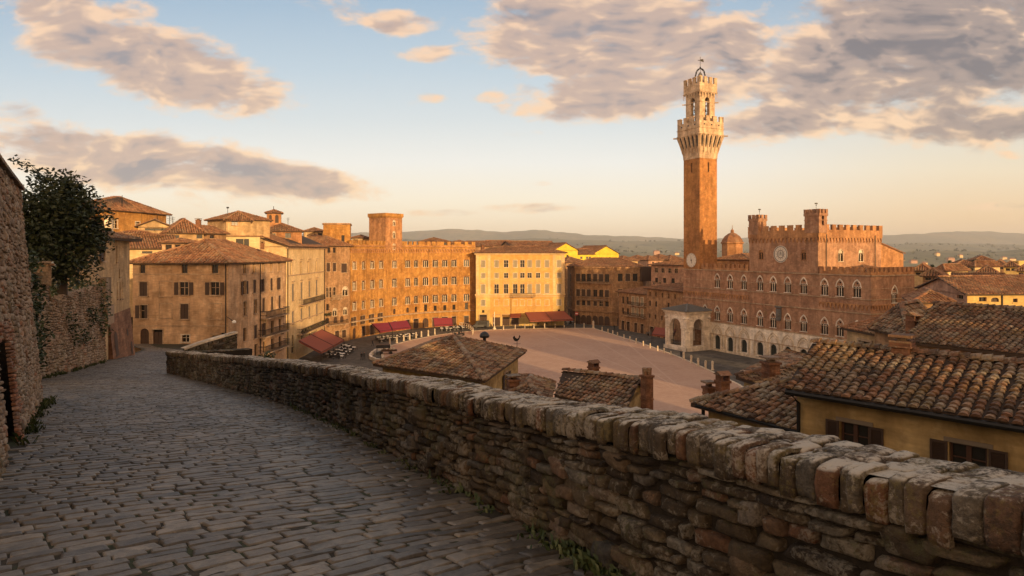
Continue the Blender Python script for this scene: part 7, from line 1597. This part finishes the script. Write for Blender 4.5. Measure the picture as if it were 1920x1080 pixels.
# woods and hedges on the valley floor: one mass
mb = MB(); cs = []
for k in range(7000):
    x = random.uniform(-.35, 1.0); d = 10 ** random.uniform(2.95, 3.85); X_ = x * d
    if fbm(np.array([X_ * .004]), np.array([d * .003]), np.array([0.]), 21)[0] < -.05 + .5 * random.random(): continue
    g = hillz(X_, d); r_ = random.uniform(2.2, 5.5) * (d / 2000) ** .6; n_ = 14; v = rng.normal(size=(n_, 3)); v /= np.linalg.norm(v, axis=1)[:, None]; v *= np.array([r_, r_, r_ * .8]); v += np.array([X_, d, g + r_ * .5])
    a = rng.normal(size=(n_, 3)) * r_ * .4; c = rng.normal(size=(n_, 3)) * r_ * .4; mb.arr(np.stack([v - a, v + c, v + a, v - c], 1), [(0, 1, 2, 3)])
tag(mb.build('woodland', M['leaf'], None), 'dark scattered woods and hedges across the valley', 'woodland', kind='stuff')
def tree(label, x, y0, y1, d, group=None, r=None, conifer=False):
    p = at(x, y1, d); h = (y1 - y0) / F * d; o = thing('tree', label, 'tree', (p.x, p.y, p.z), group); mb = MB(); mb.tube([p - Vector((0, 0, 2)), p + Vector((0, 0, h * .5))], [.25, .12], 6); mb.build('trunk', M['bark'], o); mb = MB(); r = r or h * .35; c = []
    for k in range(14):
        f = random.uniform(.3, .95); rr = r * (1.05 - f if conifer else math.sin(math.pi * min(.95, f)) * .8); c.append(((p.x + random.gauss(0, rr * .5), p.y + random.gauss(0, rr * .5), p.z + h * f), max(.4, rr * .6)))
    foliage(mb, c, 60 if d < 180 else 30, .3); mb.build('crown', M['leaf'], o)
tree('dark conifer rising behind the sunlit row on the right', 1780, 488, 508, 175, conifer=True); tree('small dark tree beside the conifer on the right', 1790, 494, 508, 178); tree('round dark tree behind the leftmost whitewashed house', 1748, 495, 510, 170); tree('dark tree standing before the tall buff house', 1829, 485, 500, 210); tree('dark bush between the brick palace and the whitewashed house', 1718, 500, 512, 175)
for i, (x, y) in enumerate(((975, 455), (1007, 453), (926, 455))): tree(['small dark tree above the middle of the yellow palace roof', 'small dark tree above the right half of the yellow palace roof', 'small dark tree above the left half of the yellow palace roof'][i], x, y, y + 12, 300)
# ================================================================== unseen house-shaped blockers, added to keep evening sun off near roofs and town hall
PQ = lambda p, q: Vector((.8541 * p + .52 * q, .52 * p - .8541 * q))
def blocker_house(label, pa, pb, q0, q1, zb, zt_, mat, rk='hip', rh=2.2):
    quad = [PQ(pa, q0), PQ(pa, q1), PQ(pb, q1), PQ(pb, q0)]
    quad = [PQ(pa, q1), PQ(pb, q1), PQ(pb, q0), PQ(pa, q0)]
    house('sun_blocker', label, 'house', quad, zb, zt_, mat, rk, rh, {}, .6, (.5, .7))
blocker_house('unseen tall brick block added behind the viewpoint to cast shade', -34, -6, 32, 46, -6, 17, 'brick_brown')
blocker_house('unseen tall ochre block added behind the viewpoint to cast shade', -5.5, 17, 30, 44, -10, 17.5, 'ochre_wall')
blocker_house('unseen lower ochre block added behind the viewpoint to shade the near roofs', 18, 36, 28, 42, -14, 11.5, 'ochre_plaster')
blocker_house('unseen brick block added right of the viewpoint to shade the right-hand roofs', 36.5, 60, 12, 26, -20, 6.0, 'brick_brown')
blocker_house('unseen long brick block added far right to shade the lower town hall', 113, 165, -12, 4, -34, 5.5, 'brick_brown')  # out of view, added so its shadow covers the lower side of the hall
# ================================================================== evening haze over the valley
hz = bpy.data.materials.new('haze_air'); hz.use_nodes = True; t_ = hz.node_tree; t_.nodes.clear(); vo = t_.nodes.new('ShaderNodeVolumePrincipled'); vo.inputs['Color'].default_value = (.78, .83, .92, 1); vo.inputs['Density'].default_value = .000085; vo.inputs['Anisotropy'].default_value = .0
out = t_.nodes.new('ShaderNodeOutputMaterial'); t_.links.new(vo.outputs[0], out.inputs['Volume'])
mb = MB(); mb.box((0, 6000, -260), 38000, 15600, 260 + 330); ho = mb.build('haze', hz, None); tag(ho, kind='stuff', label='thin evening haze over the valley', cat='haze')
